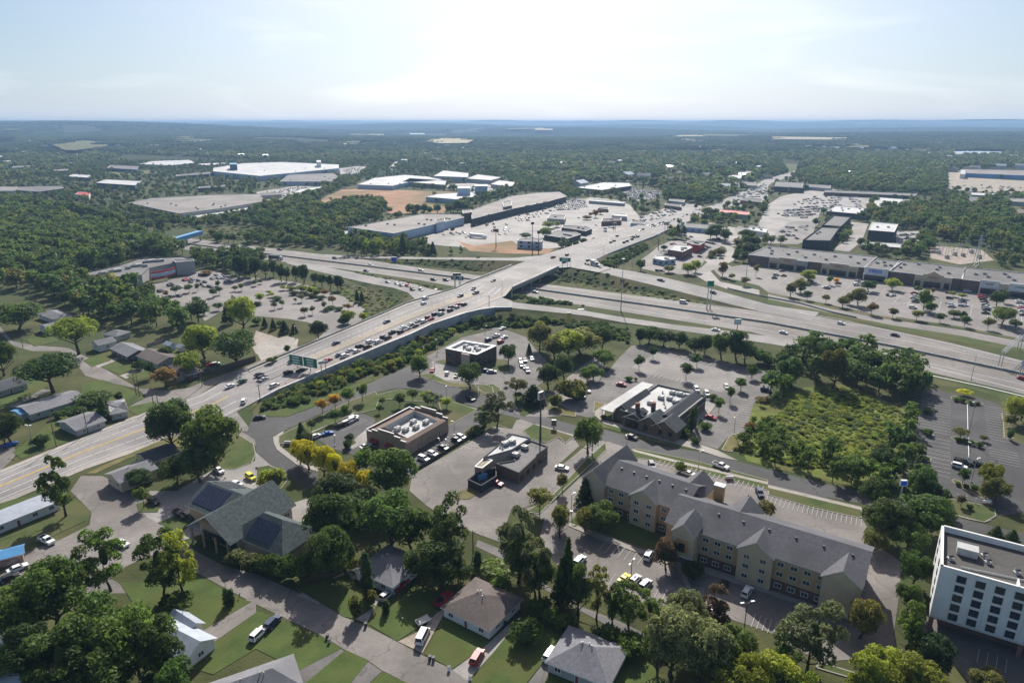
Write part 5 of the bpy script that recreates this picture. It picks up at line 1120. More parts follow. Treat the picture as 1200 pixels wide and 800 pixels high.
e = fb('fuel_canopy', 'white fuel station canopy by the big lot', Q('V', 935,262, 1080,275, 1070,250, 965,243), 4.5, 'roof_white', 'roof_white', cat='canopy')
fb('green_grey_shop', 'low grey green shop near the far junction', Q('V', 1110,335, 1240,345, 1260,318, 1130,312), 4, 'pale_blue', 'roof_grey')
fb('kiosk', 'tiny brown kiosk on the far lot', Q('V', 805,195, 900,205, 905,190, 815,185), 3.5, 'brown', 'roof_dark')
fb('white_flat_hall', 'white roofed hall in the trees beyond the big lot', Q('c', 300,400, 420,412, 560,392, 545,378, 430,376), 7, 'dark_wall', 'roof_white', U9[:4])
fb('white_hall_annex', 'low white annex before the white roofed hall', Q('c', 320,415, 400,420, 420,408, 340,404), 4, 'siding_white', 'roof_white')
fb('teal_strip_shop', 'long pale green roofed shed behind the big lot', Q('c', 360,462, 525,475, 530,467, 370,455), 3.5, 'siding_grey', 'roof_white')
fb('grey_shop_trees', 'grey shop among the trees before the far junction', Q('c', 735,462, 805,470, 812,458, 740,452), 4.5, 'siding_grey', 'roof_grey')
fb('brown_shop_trees', 'brown shop below the grey one in the trees', Q('c', 715,482, 790,492, 795,480, 722,473), 4, 'brown', 'roof_dark')
fb('rust_roof_row', 'long rust red roofed shop row', Q('c', 935,512, 1110,530, 1112,514, 945,500), 5, 'siding_grey', 'red_cladding', wins=0)
fb('blue_grey_motor_shop', 'blue grey shop with parked white van', Q('c', 805,585, 925,595, 930,575, 815,565), 4.5, 'pale_blue', 'roof_grey', wins=1)
fb('white_store_far', 'white roofed store on the far arterial road', Q('c', 1000,352, 1110,362, 1115,345, 1030,340), 6, 'siding_grey', 'roof_white')
fb('grey_store_far', 'grey fronted store below the white roofed one', Q('c', 1030,385, 1140,392, 1145,375, 1040,372), 5, 'siding_grey', 'roof_grey')
fb('far_white_corner', 'small white roof at the far end of the shops', Q('c', 1145,302, 1190,305, 1195,296, 1150,295), 5, 'siding_grey', 'roof_white')
fb('far_tan_roof', 'tan roof beside the far road', Q('c', 1075,330, 1140,335, 1150,325, 1090,320), 5, 'siding_grey', 'roof_tan')
fb('dark_wine_shop', 'dark red shop beside the far road', Q('c', 1070,460, 1170,470, 1175,455, 1080,448), 5, 'brick_red', 'roof_dark')
fb('white_tent_roof', 'white roofed shop among trees west of the shopping strip', Q('T', 60,215, 170,250, 205,215, 90,200), 4, 'siding_white', 'roof_white', ((.3,.5),(.7,.5)))
fb('white_shop_service', 'white roofed shop beside the service road', Q('c', 1090,595, 1190,612, 1200,592, 1120,585), 4.5, 'siding_white', 'roof_white', ((.3,.5),(.7,.5)))
# north of the strip
fb('twin_roof_lower', 'dark edged warehouse with two pale roof panels, nearer one', Q('T', 565,340, 820,348, 912,218, 740,212), 7, 'dark_wall', 'roof_grey', ((.2,.5),(.25,.6)), par=1.2, cope='dark_wall')
fb('twin_roof_upper', 'dark edged warehouse with two pale roof panels, farther one', Q('T', 745,198, 925,212, 1018,118, 855,103), 7, 'dark_wall', 'roof_grey', (), par=1.2, cope='dark_wall')
fb('white_roof_store', 'long white roofed store with dark front', Q('T', 790,62, 1165,95, 1200,38, 870,12), 6, 'dark_wall', 'roof_white', U9[:6])
fb('white_roof_complex', 'white roofed complex beside the bright autumn grove', Q('d', 480,495, 530,500, 545,478, 660,482, 680,458, 520,446, 500,462), 6, 'brown', 'roof_white', U9[:5])
e = fb('dark_tower_block', 'dark four storey block with white roof', Q('d', 470,600, 592,610, 610,572, 488,561), 12, 'dark_wall', 'roof_white', ((.3,.4),(.7,.5)), cope='siding_white')
fb('white_podium', 'low white roofed wing in front of the dark block', Q('d', 440,668, 700,690, 710,678, 600,662, 470,655), 4, 'brick_red', 'roof_white')
fb('long_shop_row', 'long reddish shop row behind the north lot', Q('d', 262,422, 690,440, 700,428, 270,412), 5, 'brick_brown', 'roof_grey')
fb('dark_scaffold_hall', 'dark open hall beside the far road', Q('d', 30,395, 160,402, 165,378, 40,372), 8, 'dark_wall', 'roof_grey', wins=1)
fb('grey_shop_far', 'grey shop right of the dark hall', Q('d', 170,395, 290,405, 295,390, 180,383), 5, 'siding_grey', 'roof_grey')
fb('blue_mart', 'very long blue fronted store at the right edge', Q('d', 905,332, 1400,352, 1400,322, 912,314), 8, 'blue_metal', 'roof_tan', par=.6)
fb('blue_mart_wing', 'white end wing of the blue fronted store', Q('d', 900,336, 925,338, 925,318, 903,316), 9, 'siding_white', 'roof_white')
fb('blue_annex', 'low blue roofed shop before the striped lot', Q('d', 950,434, 1060,440, 1065,428, 955,423), 5, 'blue_metal', 'roof_white')
fb('grey_pitched_hall', 'grey roofed hall left of the low blue shop', Q('d', 935,470, 995,474, 1000,445, 950,442), 6, 'siding_grey', 'roof_grey')
fb('edge_house', 'white walled house at the right edge by the grove', Q('d', 1150,530, 1230,545, 1240,510, 1180,500), 7, 'siding_white', 'tan_roof')
fb('right_edge_tan', 'tan roofed shed at the right edge', Q('d', 1130,465, 1300,475, 1300,455, 1140,450), 5, 'siding_grey', 'roof_tan')
fb('distant_white_roof', 'small white roof in the far right woods', Q('d', 865,247, 920,250, 925,241, 880,238), 6, 'siding_grey', 'roof_white')
fb('distant_blue_roof', 'long blue grey roof in the far right woods', Q('d', 860,238, 1100,244, 1100,232, 870,226), 7, 'pale_blue', 'pale_blue')
# industrial west
fb('tan_roof_plant', 'huge flat tan roofed plant left of the cleared site', Q('-', 150,238, 210,250.5, 258,244.5, 311,236, 303,227.5, 250,228.5, 178,232.5), 9, 'stucco', 'roof_tan', U9)
fb('white_roof_strip', 'white roofed strip wing below the tan roofed plant', Q('-', 212,252, 222,256.5, 300,244.5, 306,240, 262,246), 5, 'siding_white', 'roof_white')
fb('white_plant', 'huge white roofed plant with grey walls', Q('-', 250,201, 305,206.5, 397,197.5, 397,193, 330,190, 285,191.5, 250,197), 10, 'pale_blue', 'roof_white', U9[:5])
fb('plant_tower', 'pale square tower in front of the white roofed plant', Q('-', 371,190, 376,190, 376,188, 371,188), 22, 'siding_white', 'siding_white')
fb('blue_plant_tower', 'dark blue square tower left of the white roofed plant', Q('-', 269,193, 277.5,193, 277.5,191, 269.5,191), 22, 'navy', 'blue_metal')
fb('teal_edge_plant', 'grey roofed shed with green trim before the white plant', Q('-', 328,213, 387,213, 397,207, 390,203, 338,205), 7, 'pale_blue', 'roof_grey', U9[:3])
fb('silver_sheds', 'row of silver roofed sheds left of the cleared site', Q('-', 340,228, 350,230.5, 377,222, 377,218.5, 352,222), 5, 'siding_grey', 'roof_white')
fb('white_factory', 'white roofed factory above the cleared site', Q('-', 419,216.5, 460,218, 478,214, 520,211, 500,207, 475,205, 440,208.5), 7, 'pale_blue', 'roof_white', U9[:6])
fb('white_factory_wing', 'white wing right of the factory above the cleared site', Q('-', 472,213, 521,217, 523,212, 480,209), 7, 'siding_grey', 'roof_white')
fb('far_factory', 'long white factory behind the others', Q('-', 508,206.5, 548,208, 549,203, 520,200), 10, 'siding_grey', 'roof_white')
fb('far_factory_wing', 'flat silver roof right of the far factory', Q('-', 547,209.5, 575,211.5, 588,208, 560,204.5), 7, 'siding_grey', 'roof_white')
fb('silo_block', 'tall pale blue block beside the low white shed', Q('-', 536,221, 551,221, 551,218.5, 537,218.5), 16, 'pale_blue', 'siding_white')
fb('silo_block_right', 'second tall pale block nearer the parking lot', Q('-', 556,218.5, 571,218.5, 571,216, 557,216), 16, 'pale_blue', 'siding_white')
fb('white_low_shed', 'low white roofed shed below the tall pale blocks', Q('-', 499,231, 535,234, 560,230, 552,225, 512,227.5), 6, 'pale_blue', 'roof_white')
fb('white_block_far', 'white roofed hall right of the tall pale blocks', Q('-', 575,216, 600,219, 603,213.5, 585,211.5), 6, 'siding_grey', 'roof_white')
fb('low_white_warehouse', 'white roofed warehouse among trees at the left', Q('-', 112,214.5, 158,217.5, 166,212.5, 125,210.5), 8, 'navy', 'roof_white')
fb('far_left_plant', 'long pale roof beyond the left fields', Q('-', 163,192.5, 200,194, 230,191, 222,187.5, 178,189), 7, 'siding_grey', 'roof_white')
fb('grey_plant_left', 'grey roofed hall left of the long pale roof', Q('-', 125,197, 160,199, 163,195, 130,193.5), 7, 'navy', 'roof_grey')
fb('small_white_roof_left', 'small white roofed hall at the left fields', Q('-', 80,207, 104,208.5, 106,205.5, 84,204), 6, 'navy', 'roof_white')
fb('school_left', 'long dark grey building at the left edge', Q('-', 18,223, 46,225, 75,221, 72,218, 20,219), 8, 'navy', 'roof_grey')
fb('school_left_wing', 'pale fronted wing at the far left edge', Q('-', -30,224, 18,224, 18,219, -30,218), 8, 'pale_blue', 'roof_tan')
fb('red_roof_hall', 'small red roofed hall in the left fields', Q('-', 88,228, 104,230, 106,226, 93,224.5), 5, 'siding_white', 'red_cladding')
for i, (x0, y0, x1, y1, mk) in enumerate(((0,191,12,190,'roof_white'),(14,197,60,195,'roof_grey'),(0,202,50,200,'roof_tan'),(55,194,92,192,'roof_grey'),(78,183,90,182,'roof_white'),(205,207,245,204,'roof_grey'),(232,194,262,193,'roof_white'),(62,201,80,200,'roof_tan'),(232,221,262,219,'roof_grey'))):
 fb('low_hall', ['white','long grey','tan','grey','tiny white','dark grey','white','short tan','flat grey'][i] + ' low hall in the distant left belt, row position ' + ['edge','second','lower edge','third','upper','middle','right','inner','nearest'][i], [(x0,y0),(x1,y1),(x1+2,y1-2.2),(x0+2,y0-2.2)], 6, 'navy', mk)
for i, (x, y, w_, mk) in enumerate(((300,230,30,'roof_grey'),(20,205,24,'roof_white'),(300,217,22,'roof_grey'),(3,243,12,'roof_white'),(60,222,16,'roof_grey'))):
 if i in (0, 3): fb('yard_shed', ['long grey shed in the yard left of the silver sheds','','','small white shed at the left of the yard',''][i], [(x,y),(x+w_,y-2),(x+w_+2,y-4.5),(x+4,y-3)], 5, 'siding_grey', mk)
# small far white roofs, single houses in the woods
for i, (x, y, w_, mk) in enumerate(((182,151.5,3,'roof_white'),(480,157.5,17,'roof_white'),(360,166.5,12,'roof_grey'),(724,188.5,6,'roof_white'),(838,190.5,6,'roof_white'),(470,188,7,'roof_white'),(690,168,10,'roof_white'),(706,166,14,'roof_white'),(830,175,22,'roof_tan'),(405,158,12,'roof_white'),(455,157,10,'roof_grey'),(1118,180.5,12,'roof_white'),(1180,183,20,'roof_white'),(285,157,8,'roof_white'),(970,160,10,'roof_tan'))):
 fb('distant_roof', ['tiny white water tank roof','long white roof','grey roof','bright white roof','white roof','pale roof','white roof','wide white roof','tan roof','white roof','grey roof','white roof','wide white roof','small white roof','tan roof'][i] + ' glinting in the far woods ' + ['at the left','left of the tan field','left of centre','centre','right of centre','by the far road','below the horizon, centre','centre right','before the far ridge','left','left centre','far right','right edge','upper left','upper right'][i], [(x,y),(x+w_,y),(x+w_+.5,y-1.3),(x+.5,y-1.3)], 9, 'siding_grey', mk)
# ---------------------------------------------------------------- trees
import numpy as np
def leafmat(name, c, rnd=1.0, tr=.55):
 lo = tuple(x * .62 for x in c); hi = tuple(min(1, x * 1.45) for x in c)
 return mat(name, lo, hi, .55, .55, 0, None, .25, coords='obj', trans=tr, rnd=rnd, detail=3, stops=(.35,.65))
LEAF = dict(green=(.072,.112,.026), dark=(.038,.066,.019), mid=(.054,.090,.023), lime=(.165,.20,.034), olive=(.105,.11,.034), yellow=(.40,.33,.025), orange=(.46,.19,.03),
   rust=(.15,.095,.04), red=(.22,.07,.035), purple=(.085,.06,.045), grey=(.105,.125,.068), pine=(.03,.055,.026), hazy=(.05,.082,.024))
for k in LEAF: LEAF[k] = tuple(min(.6, q*m_) for q, m_ in zip(LEAF[k], (1.75, 1.66, 1.2)))
for k, c in LEAF.items(): M['leaf_' + k] = leafmat('foliage_' + k, c)
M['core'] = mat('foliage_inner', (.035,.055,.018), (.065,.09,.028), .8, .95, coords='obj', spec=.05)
def crown_mesh(name, seed, kind, n, leaf, W=10.0, Hh=10.0):
 "crown spans z 0..Hh, width W; leaf clumps on many small lobes"
 r = np.random.default_rng(seed)
 lobes = []
 if kind == 'round':
  for _ in range(26):
   d = r.normal(size=3); d /= np.linalg.norm(d); d[2] = d[2]*.9 + .05; q = d * r.uniform(.45, .74)
   lobes.append((q[0]*W/2, q[1]*W/2, Hh/2 + q[2]*Hh/2, r.uniform(.24, .40) * W/2))
  core = (W*.20, Hh*.24)
 elif kind == 'loose':
  for _ in range(22):
   t = r.uniform(.05, 1); a = r.uniform(0, 2*pi); rad = (.25 + .75*sin(min(1, t*1.1)*pi*.85)) * r.uniform(.25, .85)
   lobes.append((cos(a)*rad*W/2, sin(a)*rad*W/2, t*Hh*.93, r.uniform(.17, .33) * W/2))
  core = (W*.08, Hh*.18)
 elif kind == 'cone':
  for i in range(40):
   t = (i + .5) / 40; a = i * 2.4; rad = (1 - t) ** .85 * .75
   lobes.append((cos(a)*rad*W/2, sin(a)*rad*W/2, t*Hh*.97, (.16 + .22*(1-t)) * W/2))
  core = (W*.22, Hh*.36)
 elif kind == 'column':
  for i in range(26):
   t = (i + .5) / 26; a = i * 2.4; rad = .45 * sin(max(.12, min(.95, t)) * pi) ** .4
   lobes.append((cos(a)*rad*W/2, sin(a)*rad*W/2, t*Hh*.96, .5*W/2*(1.05 - .5*t)))
  core = (W*.28, Hh*.44)
 elif kind == 'flat':      # wide spreading crown
  for _ in range(30):
   a = r.uniform(0, 2*pi); rad = sqrt(r.uniform(0, 1)) * .8
   lobes.append((cos(a)*rad*W/2, sin(a)*rad*W/2, Hh*(.30 + .5*(1-rad*rad)*r.uniform(.5,1)), r.uniform(.2,.32)*W/2))
  core = (W*.22, Hh*.14)
 elif kind == 'mound':
  for _ in range(20):
   a = r.uniform(0, 2*pi); rad = sqrt(r.uniform(0, 1)) * .72
   lobes.append((cos(a)*rad*W/2, sin(a)*rad*W/2, Hh*(.15 + .5*(1-rad*rad)*r.uniform(.6,1)), r.uniform(.25,.4)*W/2*min(1, Hh/W*1.6)))
  core = (W*.33, Hh*.32)
 L_ = np.array(lobes); w_ = L_[:, 3] ** 2; w_ /= w_.sum()
 idx = r.choice(len(L_), n, p=w_)
 d = r.normal(size=(n, 3)); d /= np.linalg.norm(d, axis=1)[:, None]
 d[:, 2] = np.where(d[:, 2] < -.35, -d[:, 2], d[:, 2])
 rad = L_[idx, 3] * r.uniform(.72, 1.08, n)
 P = L_[idx, :3] + d * rad[:, None]
 P[:, 2] = np.maximum(P[:, 2], .02 * Hh)
 nn = d + r.normal(size=(n, 3)) * .55; nn /= np.linalg.norm(nn, axis=1)[:, None]
 u = np.cross(nn, r.normal(size=(n, 3))); u /= np.linalg.norm(u, axis=1)[:, None]; v = np.cross(nn, u)
 s = leaf * r.uniform(.6, 1.35, n)[:, None]; s2 = s * r.uniform(.6, 1.0, n)[:, None]
 V_ = np.stack([P + u*s*.9, P + v*s2*.6 + nn*s*.12, P - u*s*.8, P - v*s2*.65 + nn*s*.1], 1).reshape(-1, 3)
 F_ = np.arange(4 * n).reshape(n, 4)
 verts = V_.tolist(); faces = F_.tolist(); mi = [0] * n
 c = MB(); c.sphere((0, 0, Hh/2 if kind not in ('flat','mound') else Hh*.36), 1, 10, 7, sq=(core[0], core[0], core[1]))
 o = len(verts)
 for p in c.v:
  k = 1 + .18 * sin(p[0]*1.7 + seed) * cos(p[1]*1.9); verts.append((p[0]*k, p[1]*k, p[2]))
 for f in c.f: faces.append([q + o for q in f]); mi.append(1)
 me = bpy.data.meshes.new(name); me.from_pydata(verts, [], faces)
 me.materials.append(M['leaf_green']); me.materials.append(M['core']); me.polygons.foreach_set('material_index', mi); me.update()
 return me
def trunk_mesh(name, seed, h, crown_h, W, r0=.32):
 r = random.Random(seed); b = MB()
 bend = (r.uniform(-.5,.5), r.uniform(-.5,.5)); top = h + crown_h * .35
 p0 = Vector((0,0,-.1)); p1 = Vector((bend[0]*.3, bend[1]*.3, h*.55)); p2 = Vector((bend[0], bend[1], h)); p3 = Vector((bend[0]*1.4, bend[1]*1.2, top))
 b.tube(p0, p1, r0*1.25, r0*.9, 7); b.tube(p1, p2, r0*.9, r0*.75, 7); b.tube(p2, p3, r0*.75, r0*.3, 6)
 for i in range(6):
  a = i * 1.05 + r.uniform(0,.6); L_ = W * r.uniform(.25,.38); s = p2.lerp(p3, r.uniform(-.1,.7) if i else 0)
  e = s + Vector((cos(a)*L_, sin(a)*L_, L_ * r.uniform(.5,.95))); b.tube(s, e, r0*.42, r0*.12, 5)
 return b.mesh(name, [M['bark']])
# variants: (crown meshes, trunk mesh, crown width, crown height, trunk height)
TV = {}
def variant(kind, crowns, W, Hc, Ht, r0=.32, seed=0):
 TV[kind] = dict(c=crowns, t=[trunk_mesh('trunk', seed + i, Ht, Hc, W, r0) for i in range(2)], W=W, Hc=Hc, Ht=Ht)
variant('oak', [crown_mesh('crown_round', 10+i, 'round', 5600, .42, 13, 11) for i in range(4)], 13, 11, 1.6, .42, 1)
variant('ash', [crown_mesh('crown_loose', 20+i, 'loose', 4200, .36, 10.5, 13) for i in range(4)], 10.5, 13, 2.6, .30, 5)
variant('young', [crown_mesh('crown_small', 30+i, 'round', 1100, .30, 4.6, 4.6) for i in range(4)], 4.6, 4.6, 1.5, .10, 9)
variant('cedar', [crown_mesh('crown_cone', 40+i, 'cone', 2600, .30, 5, 9) for i in range(3)], 5, 9, .6, .2, 13)
variant('cypress', [crown_mesh('crown_column', 50+i, 'column', 1800, .24, 2.8, 7.5) for i in range(2)], 2.8, 7.5, .4, .14, 17)
variant('spreading', [crown_mesh('crown_spreading', 60+i, 'flat', 5200, .38, 15, 8.5) for i in range(2)], 15, 8.5, 3.4, .45, 19)
variant('bush', [crown_mesh('shrub_foliage', 70+i, 'mound', 800, .22, 3.4, 2.4) for i in range(4)], 3.4, 2.4, .2, .06, 23)
KINDNAME = dict(oak='broadleaf_tree', ash='ash_tree', young='young_tree', cedar='conifer_tree', cypress='columnar_cypress', spreading='spreading_tree', bush='shrub')
KINDCAT = dict(oak='tree', ash='tree', young='tree', cedar='conifer', cypress='conifer', spreading='tree', bush='shrub')
TINTWORD = dict(green='green', dark='dark green', mid='mid green', lime='bright lime green', olive='olive green', yellow='golden yellow', orange='orange', rust='rust brown', red='red', purple='dark purple', grey='grey green', pine='blue green', hazy='green')
NT = [0]
def plant(p, w_, h_, kind, tint, label, group=None, seed=None):
 "p world base, w_ crown width, h_ total height"
 v = TV[kind]; NT[0] += 1; k = seed if seed is not None else NT[0]
 e = thing(KINDNAME[kind], label, KINDCAT[kind], p, (k * 2.399) % 6.28, group)
 f = v['Ht'] / (v['Ht'] + v['Hc']); ch = h_ * (1 - f)
 me = v['c'][k % len(v['c'])]
 c = add('foliage' if kind == 'bush' else 'crown', me, e, (0,0,h_*f), None, (w_/v['W'], w_/v['W'], ch/v['Hc']))
 c.material_slots[0].link = 'OBJECT'; c.material_slots[0].material = M['leaf_' + tint]
 if kind != 'bush':
  q = add('trunk', v['t'][k % 2], e, None, None, ((w_/v['W']+h_/(v['Ht']+v['Hc']))/2,)*2 + (h_/(v['Ht']+v['Hc']),))
 return e
def T(tile, vals, kind, tint, where, noun=None, group=None):
 "vals: flat list of x, ytop, ybase, width in tile units"
 k = 4 if tile in ORG else (8 if tile != '-' else 1)
 for i in range(0, len(vals), 4):
  x, yt, yb, w_ = vals[i:i+4]
  (X, YT), (_, YB) = Q(tile, x, yt, x, yb)
  p = GS(X, YB); s = F / PX(p)[2]
  # height whose top projects to YT
  lo, hi = .3, 40
  for _ in range(18):
   m_ = (lo + hi) / 2
   if PX((p.x, p.y, p.z + m_))[1] > YT: lo = m_
   else: hi = m_
  h_ = (lo + hi) / 2 * .97; wm = max(.8, 1.18 * w_ / k / s)
  lab = f"{TINTWORD[tint]} {noun or {'oak':'broadleaf tree','ash':'tall tree','young':'small tree','cedar':'conifer','cypress':'slim cypress','spreading':'spreading tree','bush':'shrub'}[kind]} {where}"
  plant(p, wm, max(h_, .7), kind, tint, lab, group)
  KEEPT.append((p.x, p.y, wm * .42))
KEEPT = []
WOODS = []      # (world polygon, spacing, (h0,h1), [(kind, tint, weight)], place words, kind flag)
def wood(px, spacing, hs, mix, where, big=True):
 WOODS.append(([tuple(G(x, y)[:2]) for x, y in px], spacing, hs, mix, where, big))
def point_stuff(name, pts, meshes, kind='stuff'):
 "one object that repeats the given meshes over points (x, y, z, scale_xy, scale_z, rot, index)"
 me = bpy.data.meshes.new(name); me.from_pydata([p[:3] for p in pts], [], [])
 a = me.attributes.new('sc', 'FLOAT_VECTOR', 'POINT'); a.data.foreach_set('vector', [q for p in pts for q in (p[3], p[3], p[4])])
 a = me.attributes.new('rt', 'FLOAT', 'POINT'); a.data.foreach_set('value', [p[5] for p in pts])
 a = me.attributes.new('ix', 'INT', 'POINT'); a.data.foreach_set('value', [int(p[6]) for p in pts])
 o = bpy.data.objects.new(name, me); COL.objects.link(o); o['kind'] = kind
 src = bpy.data.collections.new(name + '_source')
 for i, m_ in enumerate(meshes):
  so = bpy.data.objects.new('%s_%02d' % ('source', i), m_); src.objects.link(so)
 ng = bpy.data.node_groups.new(name, 'GeometryNodeTree')
 ng.interface.new_socket('Geometry', in_out='INPUT', socket_type='NodeSocketGeometry'); ng.interface.new_socket('Geometry', in_out='OUTPUT', socket_type='NodeSocketGeometry')
 N = ng.nodes; K = ng.links.new
 gi = N.new('NodeGroupInput'); go = N.new('NodeGroupOutput'); iop = N.new('GeometryNodeInstanceOnPoints'); ci = N.new('GeometryNodeCollectionInfo')
 ci.inputs['Collection'].default_value = src; ci.inputs['Separate Children'].default_value = True; ci.inputs['Reset Children'].default_value = True
 def att(nm, ty):
  n = N.new('GeometryNodeInputNamedAttribute'); n.data_type = ty; n.inputs['Name'].default_value = nm; return n.outputs['Attribute']
 cx = N.new('ShaderNodeCombineXYZ'); K(att('rt', 'FLOAT'), cx.inputs['Z'])
 K(gi.outputs[0], iop.inputs['Points']); K(ci.outputs[0], iop.inputs['Instance']); iop.inputs['Pick Instance'].default_value = True
 K(att('ix', 'INT'), iop.inputs['Instance Index']); K(cx.outputs[0], iop.inputs['Rotation']); K(att('sc', 'FLOAT_VECTOR'), iop.inputs['Scale'])
 K(iop.outputs[0], go.inputs[0])
 md = o.modifiers.new('scatter', 'NODES'); md.node_group = ng
 return o
def low_crown(name, seed, tint, W=10, Hh=11, n=260, leaf=1.0, kind='round'):
 me = crown_mesh(name, seed, kind, n, leaf, W, Hh * .86); me.materials[0] = M['leaf_' + tint]
 # lift the crown onto a stub of trunk
 bm = bmesh.new(); bm.from_mesh(me)
 for v in bm.verts: v.co.z += Hh * .14
 k = bm.verts
 ring = [[bm.verts.new((cos(a)*r, sin(a)*r, z)) for a in (0, 2.1, 4.2)] for r, z in ((.3, 0), (.2, Hh*.4))]
 for i in range(3):
  j = (i+1) % 3; f = bm.faces.new((ring[0][i], ring[0][j], ring[1][j], ring[1][i])); f.material_index = 1
 bm.to_mesh(me); bm.free(); return me
LOW_T = ['green', 'mid', 'dark', 'grey', 'olive', 'hazy', 'mid', 'dark']
LOW = [low_crown('low_tree', 100 + i, t, n=420, leaf=.85, kind='round' if i % 3 else 'loose') for i, t in enumerate(LOW_T)]
FAR = [low_crown('far_tree', 130 + i, t, n=110, leaf=1.7) for i, t in enumerate(LOW_T[:6])]
LOWB = [crown_mesh('low_shrub', 150 + i, 'mound', 90, .5, 3.4, 2.4) for i in range(4)]
for m_, t in zip(LOWB, ('mid', 'green', 'olive', 'dark')): m_.materials[0] = M['leaf_' + t]
# ---------------------------------------------------------------- individually placed trees (photo survey)
# foreground left
T('m', [520,70,370,190, 400,180,470,170], 'ash','green','over the gravel at the street bend')
T('m', [270,220,560,290, 130,330,640,230], 'oak','mid','at the left edge of the big foreground group')
T('m', [770,90,400,190], 'ash','green','on the lawn beside the leaning tree')
T('m', [860,60,390,170], 'ash','lime','leaning over the street before the green roofed building')
T('m', [500,400,730,330, 680,440,830,290], 'oak','green','in front of the roof in the foreground group')
T('m', [330,540,860,300, 560,560,900,330], 'ash','mid','in the dark foreground group at bottom left')
T('m', [770,500,860,230, 170,500,800,260], 'ash','dark','in the dark foreground group at bottom left')
T('m', [60,640,780,200], 'oak','green','by the bottom left corner')
T('m', [850,700,960,200], 'oak','mid','at the bottom edge beside the grey hip roof')
T('m', [820,370,480,150], 'bush','mid','below the leaning tree on the lawn')
T('m', [1065,350,440,38, 1088,355,430,36], 'cypress','dark','standing on the corner lawn by the driveway')
T('m', [1110,165,250,90, 1185,180,270,90], 'bush','grey','below the green roofed building')
T('n', [45,185,280,100, 90,180,300,110, 160,190,310,120, 230,170,320,120], 'bush','mid','in the hedge below the solar roofs')
T('i', [310,370,660,150], 'ash','green','alone on the lawn between the street and the metal roofed shed')
T('i', [820,110,340,230], 'oak','mid','at the arterial road corner, left of two')
T('i', [1010,160,440,250], 'oak','green','at the arterial road corner beside the grass')
T('i', [940,330,500,170, 830,370,510,130], 'oak','dark','behind the pale gabled house')
T('i', [660,440,530,120], 'oak','dark','against the wall of the pale gabled house')
T('i', [675,515,620,70], 'young','green','on the small patch by the parked car')
T('i', [490,95,215,60], 'cedar','dark','between the two grey sheds by the road')
T('i', [350,130,200,90, 270,160,200,50], 'bush','mid','on the lawn above the arterial road')
T('i', [195,270,330,80], 'bush','dark','beside the street light on the lawn')
T('i', [50,170,310,120, 20,230,320,80], 'oak','dark','beside the blue car at the left edge')
T('j', [80,420,530,120], 'bush','lime','on the round corner island by the plaza')
# row of trees along the dark street
T('I', [705,365,520,110], 'young','orange','first of the orange pair by the dark street')
T('I', [825,325,480,115], 'young','orange','second of the orange pair by the dark street')
T('I', [950,260,450,120, 1080,225,400,105], 'young','green','in the verge row after the orange pair')
T('I', [825,470,600,110, 915,430,560,80, 605,570,680,80], 'young','mid','in the grass verge above the parked cars')
T('I', [510,590,760,100], 'cedar','dark','on the verge above the golden trees')
T('I', [560,650,780,110], 'bush','grey','beside the conifer above the golden trees')
T('j', [210,290,410,90, 250,300,440,110, 320,320,470,100], 'oak','yellow','in the golden row by the dark street')
T('j', [375,365,490,85, 440,395,520,95, 510,435,540,70], 'oak','yellow','in the lower golden row beside the shop lot')
T('j', [380,460,600,190], 'oak','dark','below the golden row')
T('j', [640,350,580,230], 'oak','mid','beside the tan shop parking lot')
T('j', [520,335,480,110], 'young','green','in front of the tan shop')
T('j', [440,265,305,45, 430,295,340,50], 'bush','dark','on the island in front of the tan shop')
T('j', [370,560,830,240, 640,540,780,250, 500,540,680,200], 'oak','mid','in the dark grove behind the grey hipped house')
T('j', [730,620,820,200], 'oak','green','in the dark grove behind the grey hipped house')
T('j', [900,560,860,190], 'ash','green','at the edge of the worn parking lot')
T('n', [350,60,330,190, 420,110,290,90], 'oak','dark','between the solar roofs and the hipped house')
T('n', [525,180,390,65], 'cypress','pine','in front of the grey hipped roof')
T('n', [880,140,330,230, 790,150,330,180, 950,230,330,120], 'oak','dark','between the hipped house and the brown roofed house')
T('n', [470,370,500,70, 540,350,440,60], 'bush','olive','beside the driveway of the grey hipped house')
T('n', [610,405,470,40], 'cypress','dark','in the front lawn beside the silver car')
T('n', [450,200,270,60], 'bush','lime','by the pale path at the hipped house')
T('n', [1100,240,300,180, 1150,300,380,100], 'bush','green','in the hedge behind the brown roof')
T('n', [1040,175,270,50], 'cypress','dark','by the utility pole at the back alley')
T('o', [40,-20,300,200, 110,120,400,150], 'ash','grey','between the two parking lots, large and pale')
T('o', [30,130,330,160, 130,180,400,130], 'oak','mid','under the pale trees at the alley corner')
T('o', [255,110,430,95, 230,200,440,90], 'cedar','dark','in the alley row beside the inn parking')
T('o', [310,240,480,110], 'oak','dark','in the alley row beside the inn parking')
T('o', [395,250,500,110], 'ash','olive','in the alley row beside the inn parking')
T('o', [545,330,530,190, 470,330,520,90, 640,370,540,110], 'ash','green','in the alley row beside the inn parking')
T('o', [225,-40,120,70, 340,-30,90,90], 'oak','olive','by the entrance drive of the inn')
T('o', [810,365,640,190, 740,460,760,240, 870,480,780,240], 'oak','grey','in the grove below the inn lot')
T('o', [960,340,580,170], 'ash','purple','beside the inn lot, reddish leaves')
T('o', [680,520,730,160, 950,590,800,220, 1040,540,740,200], 'oak','green','in the grove below the inn lot')
T('o', [1010,690,900,200, 1110,670,880,180], 'oak','lime','at the bottom edge right of the grove')
T('o', [550,560,660,140, 450,520,620,110, 250,470,540,100, 180,440,520,90], 'bush','green','behind the hipped roof in the foreground')
